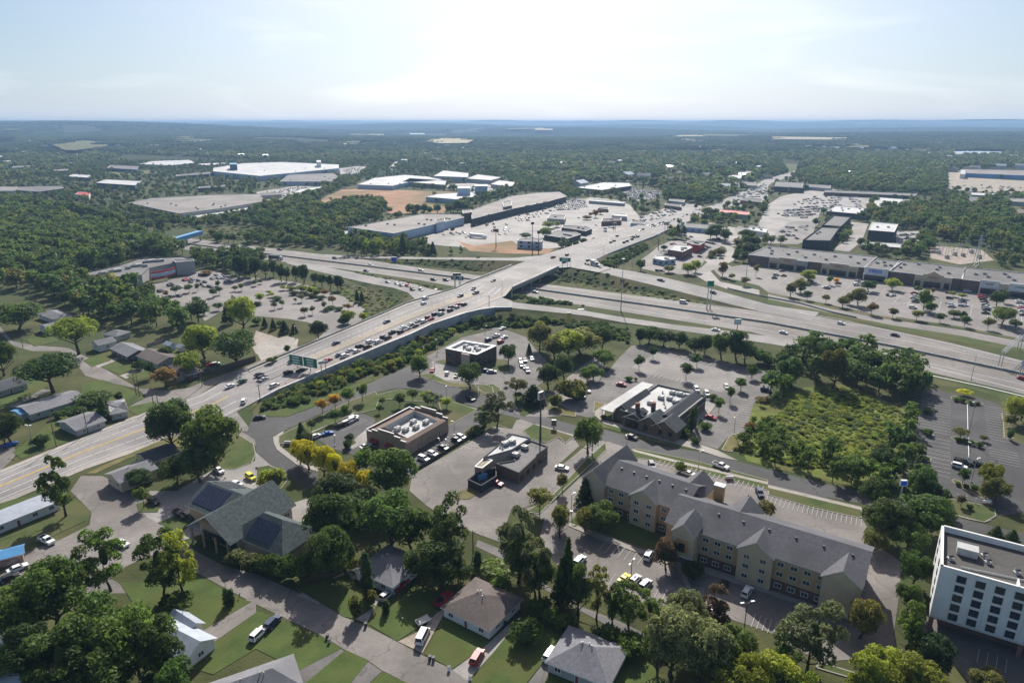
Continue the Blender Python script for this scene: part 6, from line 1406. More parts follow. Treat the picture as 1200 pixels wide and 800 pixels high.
T('o', [720,130,270,110], 'oak','purple','on the round bed at the inn drive')
T('o', [850,230,320,100], 'oak','dark','beside the inn porch')
T('o', [60,490,600,150, 130,400,480,120], 'bush','mid','along the alley hedge')
T('p', [180,410,760,260], 'ash','grey','at the lower edge of the inn car park, tall')
T('p', [430,400,590,150], 'oak','olive','beside the end wall of the inn')
T('p', [490,75,190,110], 'oak','olive','on the end island of the upper inn lot')
T('p', [60,560,740,150], 'ash','mid','next to the tall pale tree below the inn')
T('p', [30,680,900,220, 150,740,960,160], 'oak','lime','in the bottom grove')
T('p', [520,630,830,200, 660,680,900,240, 440,680,900,180], 'oak','lime','in the bright bottom grove')
T('p', [745,570,760,180], 'oak','pine','tight and round beside the white tower lot')
T('p', [680,180,340,130, 650,330,460,110], 'oak','mid','between the inn lane and the white tower')
T('p', [655,400,640,120, 650,490,690,110], 'ash','green','between the inn lane and the white tower')
T('p', [650,50,190,150, 540,-60,130,190, 710,-70,110,260], 'oak','mid','behind the tall lamp by the inn')
T('p', [1065,60,120,60, 1140,80,140,60], 'cedar','dark','by the roadside beyond the white roof')
T('p', [1020,740,840,150], 'oak','olive','in the bottom right corner')
# inn and steakhouse blocks
T('G', [360,320,600,170], 'cedar','dark','at the west end of the inn', 'tall dark conifer')
T('k', [420,590,720,150], 'oak','green','in the lawn before the inn west wing')
T('k', [355,185,365,122], 'oak','mid','alone beside the road', 'dense egg shaped tree')
T('k', [130,520,640,110, 225,600,710,80], 'young','olive','on the grass strip by the old restaurant lot')
T('k', [235,455,545,60], 'young','olive','on the grass strip by the white car')
T('k', [790,395,450,60, 530,370,400,35], 'bush','green','in the upper inn lot')
T('k', [1190,590,660,90], 'young','olive','in the inn lot with one red branch')
T('N', [565,460,580,90, 660,450,580,50], 'young','lime','on the patio side of the steakhouse')
T('N', [960,370,600,70, 990,340,560,40], 'cypress','green','beside the pink umbrellas')
T('N', [140,440,490,60, 345,500,535,80, 720,570,640,120, 900,570,640,120, 1090,500,590,110, 995,640,720,90, 440,90,130,30,375,80,130,80], 'bush','mid','in the planting beds round the steakhouse')
T('O', [175,275,430,95, 280,170,330,80], 'young','green','on the little island by the steakhouse walk')
T('O', [385,100,230,85, 480,-20,110,90], 'young','green','on a lot island east of the steakhouse')
T('O', [120,240,310,80], 'bush','mid','on the islands of the steakhouse lot')
T('O', [480,500,600,110, 585,270,320,120], 'bush','rust','at the lot edge by the bright thicket')
T('g', [595,540,615,50, 660,500,560,45, 815,575,660,60, 865,535,600,55, 1125,575,650,45,1070,650,710,50], 'young','mid','on an island of the striped lot')
T('g', [200,455,560,110, 320,415,540,190, 130,390,520,110], 'oak','olive','in the autumn grove beside the side street')
T('g', [270,420,560,150], 'oak','lime','in the autumn grove beside the side street')
T('g', [420,405,520,85], 'oak','mid','standing alone below the on ramp')
T('g', [430,515,600,100, 380,590,660,90, 350,600,670,70], 'oak','green','in the hedge row beside the side street')
T('g', [245,530,660,90, 170,580,700,110], 'oak','mid','along the dark lane behind the brick bank')
T('k', [100,40,130,110], 'cedar','dark','at the corner by the sign tower', 'dense dark conifer')
T('k', [20,10,110,100], 'ash','olive','at the bend of the brick bank drive')
T('k', [200,70,150,60, 280,0,110,130, 300,20,120,100], 'bush','olive','on the small median before the steakhouse lot')
T('L', [180,80,400,280, 60,200,420,180], 'ash','grey','weeping over the corner of the worn lot', 'large pale willow')
T('M', [1095,290,390,110, 1040,340,400,80], 'bush','olive','at the end of the shop parking row')
T('M', [390,0,130,110, 510,-40,80,100, 700,0,130,190], 'young','mid','on the lawn above the tan shop')
T('M', [650,-30,110,120, 830,40,150,110], 'young','lime','on the lawn above the tan shop')
T('M', [225,40,120,60, 195,110,190,60], 'young','mid','on the lawn left of the tan shop')
T('J', [500,290,490,180], 'oak','green','at the entrance of the brick bank lot')
T('J', [970,350,600,230], 'oak','green','casting its shade on the dark street')
T('K', [285,330,530,160], 'oak','mid','on the lawn behind the brick bank')
T('K', [480,330,440,50], 'cedar','dark','in the lot behind the brick bank')
# hedge against the retaining wall (individual larger ones)
# left residential
T('e', [370,360,540,190], 'spreading','lime','in the yard at the residential junction', 'large pale spreading tree')
T('e', [90,290,425,190], 'oak','green','above the cul de sac at the left edge')
T('e', [250,540,720,260], 'spreading','dark','over the long grey roofs', 'huge dark spreading tree')
T('e', [20,470,640,110], 'oak','mid','at the left edge by the cul de sac')
T('e', [960,405,560,170], 'oak','lime','behind the brown bungalows', 'yellow green tree')
T('e', [1120,420,590,180], 'oak','dark','behind the brown bungalows')
T('e', [890,520,640,115], 'oak','lime','before the brown bungalow at the corner')
T('e', [780,600,690,105], 'oak','rust','on the corner lawn by the utility poles')
T('e', [705,570,650,55], 'young','dark','in the front yard of the brown bungalow')
T('e', [655,560,610,60, 780,490,560,70], 'bush','dark','beside the brown bungalows')
T('e', [1140,260,430,120], 'oak','lime','at the corner of the store lot')
T('e', [1070,290,400,50], 'cedar','dark','at the corner of the store lot')
T('e', [430,710,770,150], 'bush','mid','beside the long grey shed')
T('e', [480,735,800,55, 560,710,755,45], 'bush','dark','by the grey shed near the road')
# store lot trees
T('X', [610,430,525,90, 735,420,500,85, 800,535,600,75, 880,630,710,90, 1010,590,670,95, 960,460,545,80, 1165,435,490,55, 1020,440,520,60, 1005,380,470,45, 815,410,490,50], 'young','mid','in the red sign store parking lot')
T('X', [385,440,500,60, 520,480,555,50, 900,290,340,90], 'young','rust','in the red sign store parking lot')
T('X', [200,440,520,110, 690,630,740,100, 600,590,680,60], 'oak','rust','at the edge of the red sign store lot')
T('Y', [155,215,280,60, 208,215,260,50, 25,250,325,60, 335,430,500,60, 408,405,480,55, 530,390,440,35, 590,350,430,60, 615,470,560,80, 690,460,545,55, 800,420,500,50], 'young','grey','in the empty half of the store lot')
T('Y', [200,340,440,90, 310,340,385,60, 420,270,320,70, 280,320,360,50], 'young','lime','on the planted strip of the store lot')
T('Y', [490,270,320,80, 600,265,330,90, 680,270,350,90, 730,290,370,70], 'bush','lime','on the planted strip of the store lot')
T('Y', [800,305,375,90, 880,370,460,80, 1025,440,510,90], 'young','rust','at the planted end of the store lot')
T('Y', [1020,500,630,130, 1170,520,610,80], 'oak','lime','beside the arterial wall in the store lot')
T('Y', [750,595,780,170], 'oak','dark','alone beside the arterial wall, round')
T('Y', [520,320,365,90, 600,320,370,90, 680,340,390,90, 760,360,410,90, 350,370,415,100, 860,460,500,90, 940,465,510,80, 980,560,640,110, 170,420,465,80, 820,480,520,60], 'bush','dark','on the planted strip of the store lot')
T('Y', [245,570,670,60, 325,585,690,60, 430,600,720,90, 520,630,720,70], 'cedar','dark','in the bank above the gravel yard')
T('Y', [170,560,640,90, 380,590,660,60], 'bush','green','in the bank above the gravel yard')
T('A', [1095,20,100,60, 940,140,195,80, 985,130,170,50], 'bush','mid','in the pale gravel yard')
T('Y', [100,120,200,80, 0,0,210,110, 60,-10,200,80, 160,-10,220,110], 'oak','dark','between the store lot and the highway')
T('Y', [250,40,200,90, 330,40,190,80], 'oak','mid','between the store lot and the highway')
T('Y', [400,60,240,80, 450,90,240,80, 540,85,240,80, 610,80,260,100, 710,150,270,80, 780,155,290,80, 855,170,310,70, 930,180,320,80, 960,180,320,60], 'oak','dark','in the row between store lot and highway')
T('Y', [1110,310,430,45, 1155,320,440,50], 'cedar','dark','on the slope of the off ramp')
# highway far bank and beyond
T('W', [580,415,640,90, 860,500,640,70], 'cedar','dark','standing above the tree bank by the highway')
T('W', [130,440,620,90, 60,470,630,100, 640,510,640,70, 690,520,640,80, 770,540,640,80, 820,570,640,60], 'ash','mid','in the tree bank before the grey store')
T('W', [240,470,630,80, 350,460,630,110, 450,480,630,100, 520,470,630,90], 'ash','lime','in the tree bank before the grey store')
T('W', [190,470,630,80, 290,500,630,80], 'ash','dark','in the tree bank before the grey store')
T('W', [645,140,240,80, 720,150,245,70, 780,150,245,80, 830,170,250,60, 900,140,250,70, 1020,150,240,80, 1140,120,230,110, 1090,110,230,80], 'oak','mid','behind the grey store roof')
T('W', [530,220,290,90], 'oak','dark','at the back corner of the grey store')
T('W', [1040,370,425,45, 725,460,520,40, 765,450,500,30, 800,460,490,30], 'young','dark','in the lot before the grey store')
T('V', [130,420,480,110], 'oak','dark','by the grey scaffolded building')
T('V', [310,370,470,110, 340,310,380,120, 420,310,370,70], 'oak','lime','behind the dark roofed restaurant')
T('V', [670,460,530,70, 770,460,510,60, 460,480,560,60, 520,500,560,80,600,490,550,60], 'bush','mid','along the arterial wall by the dark restaurants')
T('V', [700,260,300,90, 780,200,280,60, 830,200,250,60, 735,230,270,40], 'oak','rust','on the far lot island')
T('U', [430,20,120,70], 'cedar','dark','by the tall pylon', 'dark conical conifer')
T('U', [490,30,120,50], 'cedar','dark','by the tall pylon', 'slim conical conifer')
T('U', [85,340,460,90], 'oak','dark','beside the pale blue roadside bank')
T('U', [305,215,270,60, 330,290,330,80], 'oak','mid','behind the pale blue roadside bank')
T('U', [345,400,475,110], 'oak','grey','in front of the pale blue roadside bank')
T('U', [530,375,490,130, 600,350,470,90], 'oak','lime','at the service road corner')
T('U', [760,250,330,80, 820,230,310,90, 740,290,340,60, 850,240,290,60], 'bush','olive','on the island of the service road')
T('U', [850,375,510,90], 'oak','rust','at the mall lot entrance')
T('U', [940,480,545,70, 1060,510,600,80, 1165,390,510,50], 'young','olive','at the west end of the mall lot')
T('U', [800,20,160,200, 880,60,190,110, 740,60,160,100], 'oak','mid','between the service road and the shops')
T('U', [970,290,370,60, 1050,280,380,90, 1060,60,190,120, 1150,130,240,110, 1100,200,320,110], 'oak','dark','west of the mall')
# mall lot
T('E', [380,290,400,160], 'oak','lime','beside the first parked group in the mall lot')
T('E', [300,360,500,130, 210,400,540,90], 'oak','olive','beside the first parked group in the mall lot')
T('E', [365,475,570,80, 310,430,520,70], 'young','green','beside the first parked group in the mall lot')
T('E', [575,340,430,60], 'young','mid','before the second red sign of the mall')
T('E', [635,360,430,50], 'young','orange','before the second red sign of the mall')
T('E', [540,520,600,75], 'young','olive','on the kerb strip of the mall road')
T('E', [840,460,620,150, 760,500,610,100, 700,530,640,100], 'oak','olive','in the middle group of the mall lot')
T('E', [940,385,490,150], 'oak','mid','before the blue sign store')
T('E', [970,590,710,105], 'young','rust','on the kerb strip of the mall road')
T('D', [-35,280,400,130], 'oak','lime','before the blue sign store')
T('E', [1165,640,740,90], 'young','olive','on the kerb strip of the mall road')
T('D', [205,360,430,80], 'young','dark','in the third group of the mall lot')
T('D', [255,390,580,120, 310,500,620,100], 'oak','green','in the third group of the mall lot')
T('D', [340,370,450,40], 'young','rust','in the third group of the mall lot')
T('D', [190,580,680,110, 860,650,770,100], 'young','olive','on the kerb strip of the mall road')
T('D', [410,610,700,90, 640,630,740,90, 1110,670,780,110], 'young','mid','on the kerb strip of the mall road')
T('D', [530,405,460,70, 620,430,480,80], 'young','lime','before the green sign store of the mall')
T('D', [545,580,660,110, 620,590,690,60], 'oak','mid','by the parked pickup in the mall lot')
T('D', [940,410,550,130, 1010,400,520,80], 'oak','mid','before the white store fronts of the mall')
T('D', [990,540,720,200], 'oak','green','at the east end of the mall lot, large')
# right lot
T('R', [640,130,190,120], 'spreading','yellow','on the top island of the right hand lot')
T('R', [600,490,590,130], 'spreading','olive','on the middle island of the right hand lot')
T('R', [820,560,620,80], 'young','olive','on the middle island of the right hand lot')
T('R', [1110,180,440,200, 1170,200,420,120], 'oak','lime','beside the highway at the right lot')
T('R', [1060,370,480,110], 'young','olive','on the east island of the right hand lot')
T('S', [620,140,300,100], 'young','mid','on the lower island of the right hand lot')
T('S', [860,80,360,200], 'oak','lime','on the lower island of the right hand lot, bright')
T('S', [930,240,460,220, 830,290,450,130], 'oak','olive','over the lot exit, rust tinged')
T('S', [605,400,510,80], 'young','purple','in the verge of the right hand lot exit')
T('S', [690,475,535,60], 'bush','mid','in the verge of the right hand lot exit')
for q in (('R', [560,200,240,60, 620,205,250,60, 700,225,270,60, 760,240,275,50, 580,570,620,60, 640,580,630,60, 700,595,650,60, 780,610,670,70, 290,290,350,100, 300,490,560,90, 260,740,800,80, 1060,480,600,60]), ('S', [580,270,310,60, 650,290,330,60, 740,300,340,70])):
 T(*q, 'bush','mid','on a planted island of the right hand lot')
# right of highway strip, big trees north of thicket
T('h', [215,450,640,110], 'ash','green','in the wood above the bright thicket, tallest')
T('h', [300,500,700,110], 'oak','olive','in the wood above the bright thicket')
T('g', [1050,430,570,100, 980,430,560,90, 1090,470,580,90], 'oak','mid','behind the striped lot by the ramp')
T('g', [860,460,540,90, 900,450,540,70, 640,405,490,110, 710,420,500,90, 780,430,510,90, 600,420,490,50], 'oak','dark','in the row behind the striped lot')
T('g', [1160,500,580,80, 1200,540,590,70], 'bush','mid','behind the striped lot')
# ---------------------------------------------------------------- woods: polygons filled with individually grown trees
wood(Q('e', -100,-20, 300,-60, 480,-60, 600,-40, 760,-40, 840,60, 660,80, 560,100, 360,160, 360,210, 600,250, 690,280, 800,330, 960,390, 960,440, 760,440, 600,410, 450,380, 300,320, 180,260, -100,200), 11, (10, 16), [('oak','mid',4),('oak','green',3),('oak','dark',4),('oak','lime',1),('oak','olive',1)], 'in the dense wood at the left')
wood(Q('a', -150,480, 100,470, 300,520, 500,540, 620,600, 700,680, 820,690, 800,760, 640,720, 500,800, -150,800), 10, (10, 17), [('oak','mid',4),('oak','green',4),('oak','dark',4),('oak','lime',1.2),('oak','olive',1)], 'in the dense wood at the left')
wood(Q('f', -180,-10, 0,60, 80,110, 0,140, -200,60), 9, (8, 12), [('oak','dark',4),('oak','mid',2)], 'beside the store lot bank')
wood(Q('a', 700,680, 1010,730, 1180,640, 1200,700, 1200,900, 1000,830, 920,790, 880,720), 10, (8, 13), [('oak','dark',4),('oak','mid',2),('oak','green',1)], 'between the red sign store and the highway')
wood(Q('h', 60,570, 250,520, 460,560, 640,570, 700,620, 740,690, 720,760, 620,760, 480,720, 330,680, 200,680, 100,720, -20,760, 20,700), 8, (8, 13), [('oak','mid',4),('oak','green',3),('oak','dark',3)], 'round the bright thicket')
wood(Q('l', 570,260, 740,160, 760,60, 700,80, 640,60) + Q('l', 700,250, 690,420, 750,560, 560,560, 440,540, 340,490, 540,380), 7.5, (6, 10), [('oak','mid',3),('oak','green',3),('oak','dark',2),('oak','rust',.5)], 'round the bright thicket')
wood(Q('l', -160,330, 0,330, 200,370, 360,420, 500,480, 560,540, 300,520, 100,440, -60,400), 7, (5, 8.5), [('oak','green',4),('oak','mid',2),('oak','lime',1)], 'along the road below the thicket')
wood(Q('l', 470,560, 620,545, 780,560, 860,640, 870,720, 700,780, 560,760, 470,700), 8, (7, 11), [('oak','mid',3),('oak','green',2),('oak','dark',2)], 'around the blue topped pole')
wood(Q('O', 660,220, 800,120, 900,250, 760,330, 700,400, 560,420, 540,340), 5.5, (3.5, 6), [('oak','mid',3),('oak','olive',2),('oak','green',2)], 'at the edge of the steakhouse lot')
wood(Q('O', 440,520, 620,520, 760,620, 840,760, 560,780, 380,740, 340,640), 5.5, (3.5, 6), [('oak','green',3),('oak','mid',2)], 'at the lower edge of the steakhouse lot')
# thicket: many small bright shrubs
THICK = Q('l', 20,200, 160,80, 340,60, 480,110, 600,160, 680,200, 620,300, 560,370, 420,420, 300,440, 140,430, -60,380, -200,330, -80,240)
# hedge against the retaining wall and under the ramp
HEDGE = [Q('J', -60,430, 120,340, 400,200, 640,90, 880,-30, 1050,-80, 1180,-100, 1200,-60, 1000,0, 880,70, 780,120, 560,270, 440,320, 300,420, 180,480, 20,480),
         Q('I', 60,470, 180,385, 500,270, 800,160, 1200,20, 1200,110, 900,270, 560,400, 340,470, 180,510),
         Q('K', -80,100, 200,70, 620,100, 1200,165, 1200,200, 900,200, 640,130, 500,180, 260,190, 0,180), Q('g', 0,362, 260,378, 540,420, 560,500, 480,470, 240,400, 0,400),
         Q('C', 110,690, 400,710, 900,780, 900,800, 500,770, 110,720), Q('c', 430,745, 620,660, 640,680, 560,730, 430,770)]
SLOPE = [Q('g', 220,140, 340,140, 500,185, 660,235, 920,300, 1200,370, 1200,395, 900,330, 640,270, 240,190, 200,170), Q('f', 560,90, 1180,100, 1100,150, 1000,150, 800,125, 600,110), Q('f', 400,200, 560,240, 690,250, 720,280, 640,330, 520,370, 460,310, 400,240),
         Q('f', 380,145, 560,185, 740,225, 900,235, 800,215, 560,170), Q('a', 1000,590, 1200,600, 1200,650, 940,640), Q('b', 0,590, 430,610, 300,660, 0,650), Q('a', 420,470, 560,500, 640,560, 900,590, 760,600, 560,580, 400,520)]
# ---------------------------------------------------------------- fill the woods
rw = random.Random(21)
LAB_W = []
def free(x, y, m=0):
 for P, bb in KB:
  if bb[0] - m < x < bb[2] + m and bb[1] - m < y < bb[3] + m:
   if inside((x, y), P): return False
 return True
KB = [(P, (min(p[0] for p in P), min(p[1] for p in P), max(p[0] for p in P), max(p[1] for p in P))) for P in KEEP]
def pick(mix):
 t = rw.uniform(0, sum(m_[2] for m_ in mix))
 for m_ in mix:
  t -= m_[2]
  if t <= 0: return m_
 return mix[-1]
cand = []
for poly, sp, hs, mix, where, big in WOODS:
 x0, x1 = min(p[0] for p in poly), max(p[0] for p in poly); y0, y1 = min(p[1] for p in poly), max(p[1] for p in poly)
 y = y0
 row = 0
 while y < y1:
  x = x0 + (row % 2) * sp / 2; row += 1
  while x < x1:
   px, py = x + rw.uniform(-.35, .35) * sp, y + rw.uniform(-.35, .35) * sp
   if inside((px, py), poly) and free(px, py) and all((px-a)**2 + (py-b_)**2 > (r_ + sp*.3)**2 for a, b_, r_ in KEEPT):
    k, t, _ = pick(mix); h_ = rw.uniform(*hs)
    w_ = min(h_ * rw.uniform(.85, 1.1), sp * 1.6)
    cand.append((sqrt(px*px + py*py), px, py, w_, h_, k, t, where))
   x += sp
  y += sp * .87
cand.sort(key=lambda c: c[0] / c[3])
ntree = sum(1 for o in THINGS if o.get('category') == 'tree')
quota = max(0, 300 - ntree)
for c in cand[:quota]:
 _, px, py, w_, h_, k, t, where = c
 plant(Vector((px, py, zat((px, py)))), w_, h_, k, t, f"{TINTWORD[t]} broadleaf tree {where}, one of many alike", 'trees ' + where)
rest = []
TI = dict((t, [i for i, q in enumerate(LOW_T) if q == t] or [0]) for t in LEAF)
for c in cand[quota:]:
 _, px, py, w_, h_, k, t, where = c
 rest.append((px, py, zat((px, py)), w_ / 10, h_ / 11, rw.uniform(0, 6.28), rw.choice(TI[t])))
# tree cover of the middle distance: everything that is not built over
FARW = [Q('-', 0,143.2, 1200,143.2, 1200,215, 1150,225, 1110,200, 1070,228, 960,224, 950,200, 900,215, 870,228, 830,236, 745,215, 640,222, 560,196, 470,190, 400,190, 300,188, 150,182, 60,205, 0,212)]
CLR = [ccw([tuple(G(x, y)[:2]) for x, y in q]) for q in (
 Q('b', 0,420, 330,390, 390,345, 540,290, 560,310, 400,400, 250,430, 120,490, 0,490), Q('c', 300,380, 560,380, 700,410, 690,470, 500,440, 300,430), Q('c', 940,490, 1040,440, 1200,330, 1200,480, 1000,520),
 Q('d', 0,250, 150,280, 165,310, 0,400), Q('d', 200,410, 700,410, 700,480, 470,560, 200,560), Q('d', 830,320, 1300,300, 1300,420, 860,420))]
MIDW = [ # (polygon px, spacing, accept, heights)
 (Q('-', 0,205, 80,200, 150,192, 300,200, 470,196, 640,215, 640,226, 560,232, 480,214, 420,212, 350,245, 300,232, 250,226, 170,222, 100,240, 60,232, 0,238), 17, .62, (6, 11)),
 (Q('-', 0,212, 60,205, 160,205, 300,212, 300,224, 200,226, 110,228, 80,232, 0,216), 22, .4, (5, 10)),
 (Q('a', -50,450, 200,440, 300,470, 520,480, 560,520, 400,540, 200,480, -50,480), 14, .5, (6, 10)),
 (Q('a', 130,410, 300,400, 460,440, 640,440, 780,400, 1000,400, 1200,360, 1200,420, 820,440, 640,460, 560,500, 300,470, 180,470), 13, .55, (5, 10)),
 (Q('a', 560,500, 700,520, 830,530, 900,560, 1080,480, 1180,470, 1200,580, 1040,590, 860,580, 600,560), 10, .8, (7, 11)),
 (Q('b', 0,500, 140,450, 220,430, 320,470, 460,470, 600,470, 610,520, 560,560, 480,580, 420,600, 300,640, 280,670, 0,590), 9.5, .93, (9, 14)),
 (Q('b', 80,480, 300,390, 380,360, 480,310, 560,310, 480,380, 350,430, 250,470), 10, .85, (7, 11)),
 (Q('b', 280,600, 420,620, 700,650, 800,680, 820,715, 560,710, 300,680, 0,670, 0,620), 8, .9, (6, 10)),
 (Q('b', 640,490, 900,510, 1000,500, 1200,440, 1200,400, 1100,430, 980,460, 880,480), 10, .7, (7, 11)),
 (Q('b', 690,385, 940,395, 940,415, 640,405), 10, .8, (7, 10)),
 (Q('c', 0,330, 280,380, 300,440, 250,440, 0,410), 10, .9, (8, 13)),
 (Q('c', 250,430, 460,440, 560,460, 700,480, 740,520, 640,560, 560,520, 480,500, 380,460, 260,460), 11, .6, (6, 11)),
 (Q('c', 700,430, 880,370, 940,420, 930,470, 840,480, 720,470), 10, .92, (9, 14)),
 (Q('c', 820,540, 1000,530, 1040,560, 1050,640, 960,650, 900,590, 830,560), 10, .8, (7, 12)),
 (Q('c', 940,430, 1060,470, 1060,500, 960,500), 10, .8, (7, 11)),
 (Q('c', 1040,600, 1200,600, 1180,650, 1100,720, 1040,740, 1040,660), 10, .75, (7, 12)),
 (Q('c', 1150,480, 1200,470, 1300,560, 1300,640, 1180,600), 10, .6, (6, 11)),
 (Q('d', 160,340, 240,280, 420,240, 700,240, 840,270, 830,330, 840,400, 800,440, 690,430, 560,420, 440,410, 330,400, 200,390), 10, .88, (9, 14)),
 (Q('d', 420,480, 560,470, 680,500, 840,480, 1000,470, 1100,460, 1190,540, 1200,600, 1180,700, 1040,690, 900,650, 780,640, 740,590, 600,600, 560,560, 430,560), 9.5, .93, (9, 15)),
 (Q('d', 700,610, 780,640, 780,700, 700,730, 620,720, 640,690, 700,680), 8, .9, (8, 12)),
 (Q('d', 430,670, 620,700, 640,740, 440,710), 9, .85, (7, 11)),
 (Q('d', 320,640, 390,590, 400,620, 350,665), 6, .95, (6, 9)),
 (Q('d', 0,500, 200,510, 250,540, 220,600, 160,640, 60,560, 0,540), 11, .7, (6, 11)),
 (Q('d', 1060,700, 1200,690, 1300,760, 1300,800, 1080,770), 9, .8, (6, 10)),
 (Q('d', 760,440, 880,430, 930,470, 780,470), 10, .8, (7, 11)),
 (Q('d', 1000,440, 1300,420, 1300,450, 1180,500, 1060,480), 14, .6, (6, 11)),
 (Q('d', 0,270, 60,270, 90,340, 0,350), 11, .8, (8, 13)),
 (Q('-', 0,232, 120,226, 420,232, 640,226, 900,200, 1200,210, 1200,300, 1000,290, 870,300, 800,300, 740,290, 560,300, 400,296, 250,280, 100,262, 0,262), 17, .42, (5, 11)),
 (Q('-', 700,262, 800,248, 880,228, 900,222, 905,230, 860,262, 820,285, 760,275), 13, .5, (6, 10)),
 (Q('-', 0,190, 160,190, 480,188, 640,205, 640,215, 480,200, 160,200, 0,212), 14, .6, (7, 12)),
 (Q('-', 900,195, 1110,195, 1100,230, 960,225), 14, .7, (7, 12)),
]
def scatter_poly(poly, sp, acc, hs, out, zf=None, n_var=8, base=(10, 11), limit=None, check=True, clr=()):
 P = [tuple(G(x, y)[:2]) for x, y in poly]
 x0, x1 = min(p[0] for p in P), max(p[0] for p in P); y0, y1 = min(p[1] for p in P), max(p[1] for p in P)
 if limit: y1 = min(y1, limit)
 y = y0
 while y < y1:
  x = x0
  while x < x1:
   px, py = x + rw.uniform(-.45, .45) * sp, y + rw.uniform(-.45, .45) * sp
   if rw.random() < acc and inside((px, py), P) and (not check or free(px, py)) and not any(inside((px, py), c) for c in clr):
    h_ = rw.uniform(*hs); w_ = min(h_ * rw.uniform(.8, 1.15), sp * 1.7)
    out.append((px, py, (zf(px, py) if zf else zat((px, py))) - .2, w_ / base[0], h_ / base[1], rw.uniform(0, 6.28), rw.randrange(n_var)))
   x += sp
  y += sp
for poly, sp, acc, hs in MIDW: scatter_poly(poly, sp, acc, hs, rest)
struct(point_stuff('distant_trees', rest, LOW), 'stuff')
far = []
def visible(x, y): return abs(x) < y * .80 + 80
P0 = [tuple(G(x, y)[:2]) for x, y in FARW[0][0:0]]
ROOFS = []
# far woods: single trees to 2.6 km, clumps of canopy beyond
KB = [(P, (min(p[0] for p in P), min(p[1] for p in P), max(p[0] for p in P), max(p[1] for p in P))) for P in KEEP]
FW = FARW[0]
hs = []
HM = []
for i, (wm, rm) in enumerate((('siding_white','grey_roof'),('siding_grey','brown_roof'),('cream','charcoal_roof'),('siding_white','metal_roof'))):
 k = MB(); k.prism([(-7,-4.5),(7,-4.5),(7,4.5),(-7,4.5)], 0, 3.2, 0); k.face([(-7.5,-5,3.1),(7.5,-5,3.1),(7.5,0,5.6),(-7.5,0,5.6)],1); k.face([(7.5,5,3.1),(-7.5,5,3.1),(-7.5,0,5.6),(7.5,0,5.6)],1); k.face([(7,-4.5,3.2),(7,4.5,3.2),(7,0,5.5)],0); k.face([(-7,4.5,3.2),(-7,-4.5,3.2),(-7,0,5.5)],0)
 HM.append(k.mesh('distant_house', [M[wm], M[rm]]))
for i in range(900):
 y = rw.uniform(700, 3400); x = rw.uniform(-.8, .8) * y; q = PX((x, y, 0))
 if inside(q, FW) and free(x, y) and sin(x*.006+y*.003)*sin(y*.005-x*.002) > -.25:
  s_ = rw.uniform(1.1, 2.2); hs.append((x, y, hills(x, y), s_, s_, rw.uniform(0, 3.1), rw.randrange(4)))
  P_ = [(x-13,y-26),(x+13,y-26),(x+13,y+9),(x-13,y+9)]; KB.append((P_, (x-13,y-26,x+13,y+9)))
struct(point_stuff('distant_houses', hs, HM), 'stuff')
d0 = 640
y = d0
while y < 2600:
 sp = 12 + (y - 640) / 2600 * 5
 x = -y * .80
 while x < y * .80:
  px, py = x + rw.uniform(-.45, .45) * sp, y + rw.uniform(-.45, .45) * sp
  q = PX((px, py, 0))
  if -20 < q[0] < 1220 and inside(q, FW) and not any(inside((px, py), c) for c in CLR):
   gap = sin(px*.011 + 1.3) * sin(py*.013 - px*.004) + .5*sin(px*.031 + py*.023)
   if gap < .78 and free(px, py):
    h_ = rw.choice((7, 9, 11, 12, 14, 16)) * rw.uniform(.9, 1.1); far.append((px, py, -.3, h_ * rw.uniform(.95, 1.25) / 10, h_ / 11, rw.uniform(0, 6.28), rw.randrange(6)))
  x += sp
 y += sp
struct(point_stuff('far_woods', far, FAR), 'stuff')
for t_, c_ in dict(hazy=(.030,.048,.018), mid=(.034,.055,.018), dark=(.022,.038,.014), green=(.042,.066,.02), olive=(.055,.062,.024)).items():
 M['canopy_' + t_] = mat('far_canopy_' + t_, tuple(q*.7 for q in c_), tuple(q*1.9 for q in c_), .012, 1, .6, .25, .02)
def canopy(name, seed, n=70, R=70, tint='hazy'):
 r = random.Random(seed); b = MB()
 for _ in range(n):
  a = r.uniform(0, 6.28); q = sqrt(r.uniform(0, 1)) * R; rr = r.uniform(6, 10)
  b.sphere((cos(a)*q, sin(a)*q, r.uniform(4, 7)), rr, 6, 4, sq=(1, 1, r.uniform(.7, 1.0)))
 return b.mesh(name, [M['canopy_' + tint]])
CAN = [canopy('canopy', 200 + i, tint=t) for i, t in enumerate(('hazy', 'mid', 'dark', 'green', 'olive', 'mid'))]
cl = []; y = 2560
while y < 42000:
 sp = 105 + (y - 2560) * .012
 x = -y * .80
 while x < y * .80:
  px, py = x + rw.uniform(-.45, .45) * sp, y + rw.uniform(-.45, .45) * sp
  g_ = sin(px*.0021 + py*.0009) * sin(py*.0013 - px*.0005 + 2) + .4*sin(px*.006+py*.004)
  if g_ < .80 and free(px, py):
   s = sp / 100
   cl.append((px, py, hills(px, py) - 1, s, min(1.6, max(1, s * .8)), rw.uniform(0, 6.28), rw.randrange(6)))
  x += sp
 y += sp
struct(point_stuff('forest_canopy', cl, CAN), 'stuff')
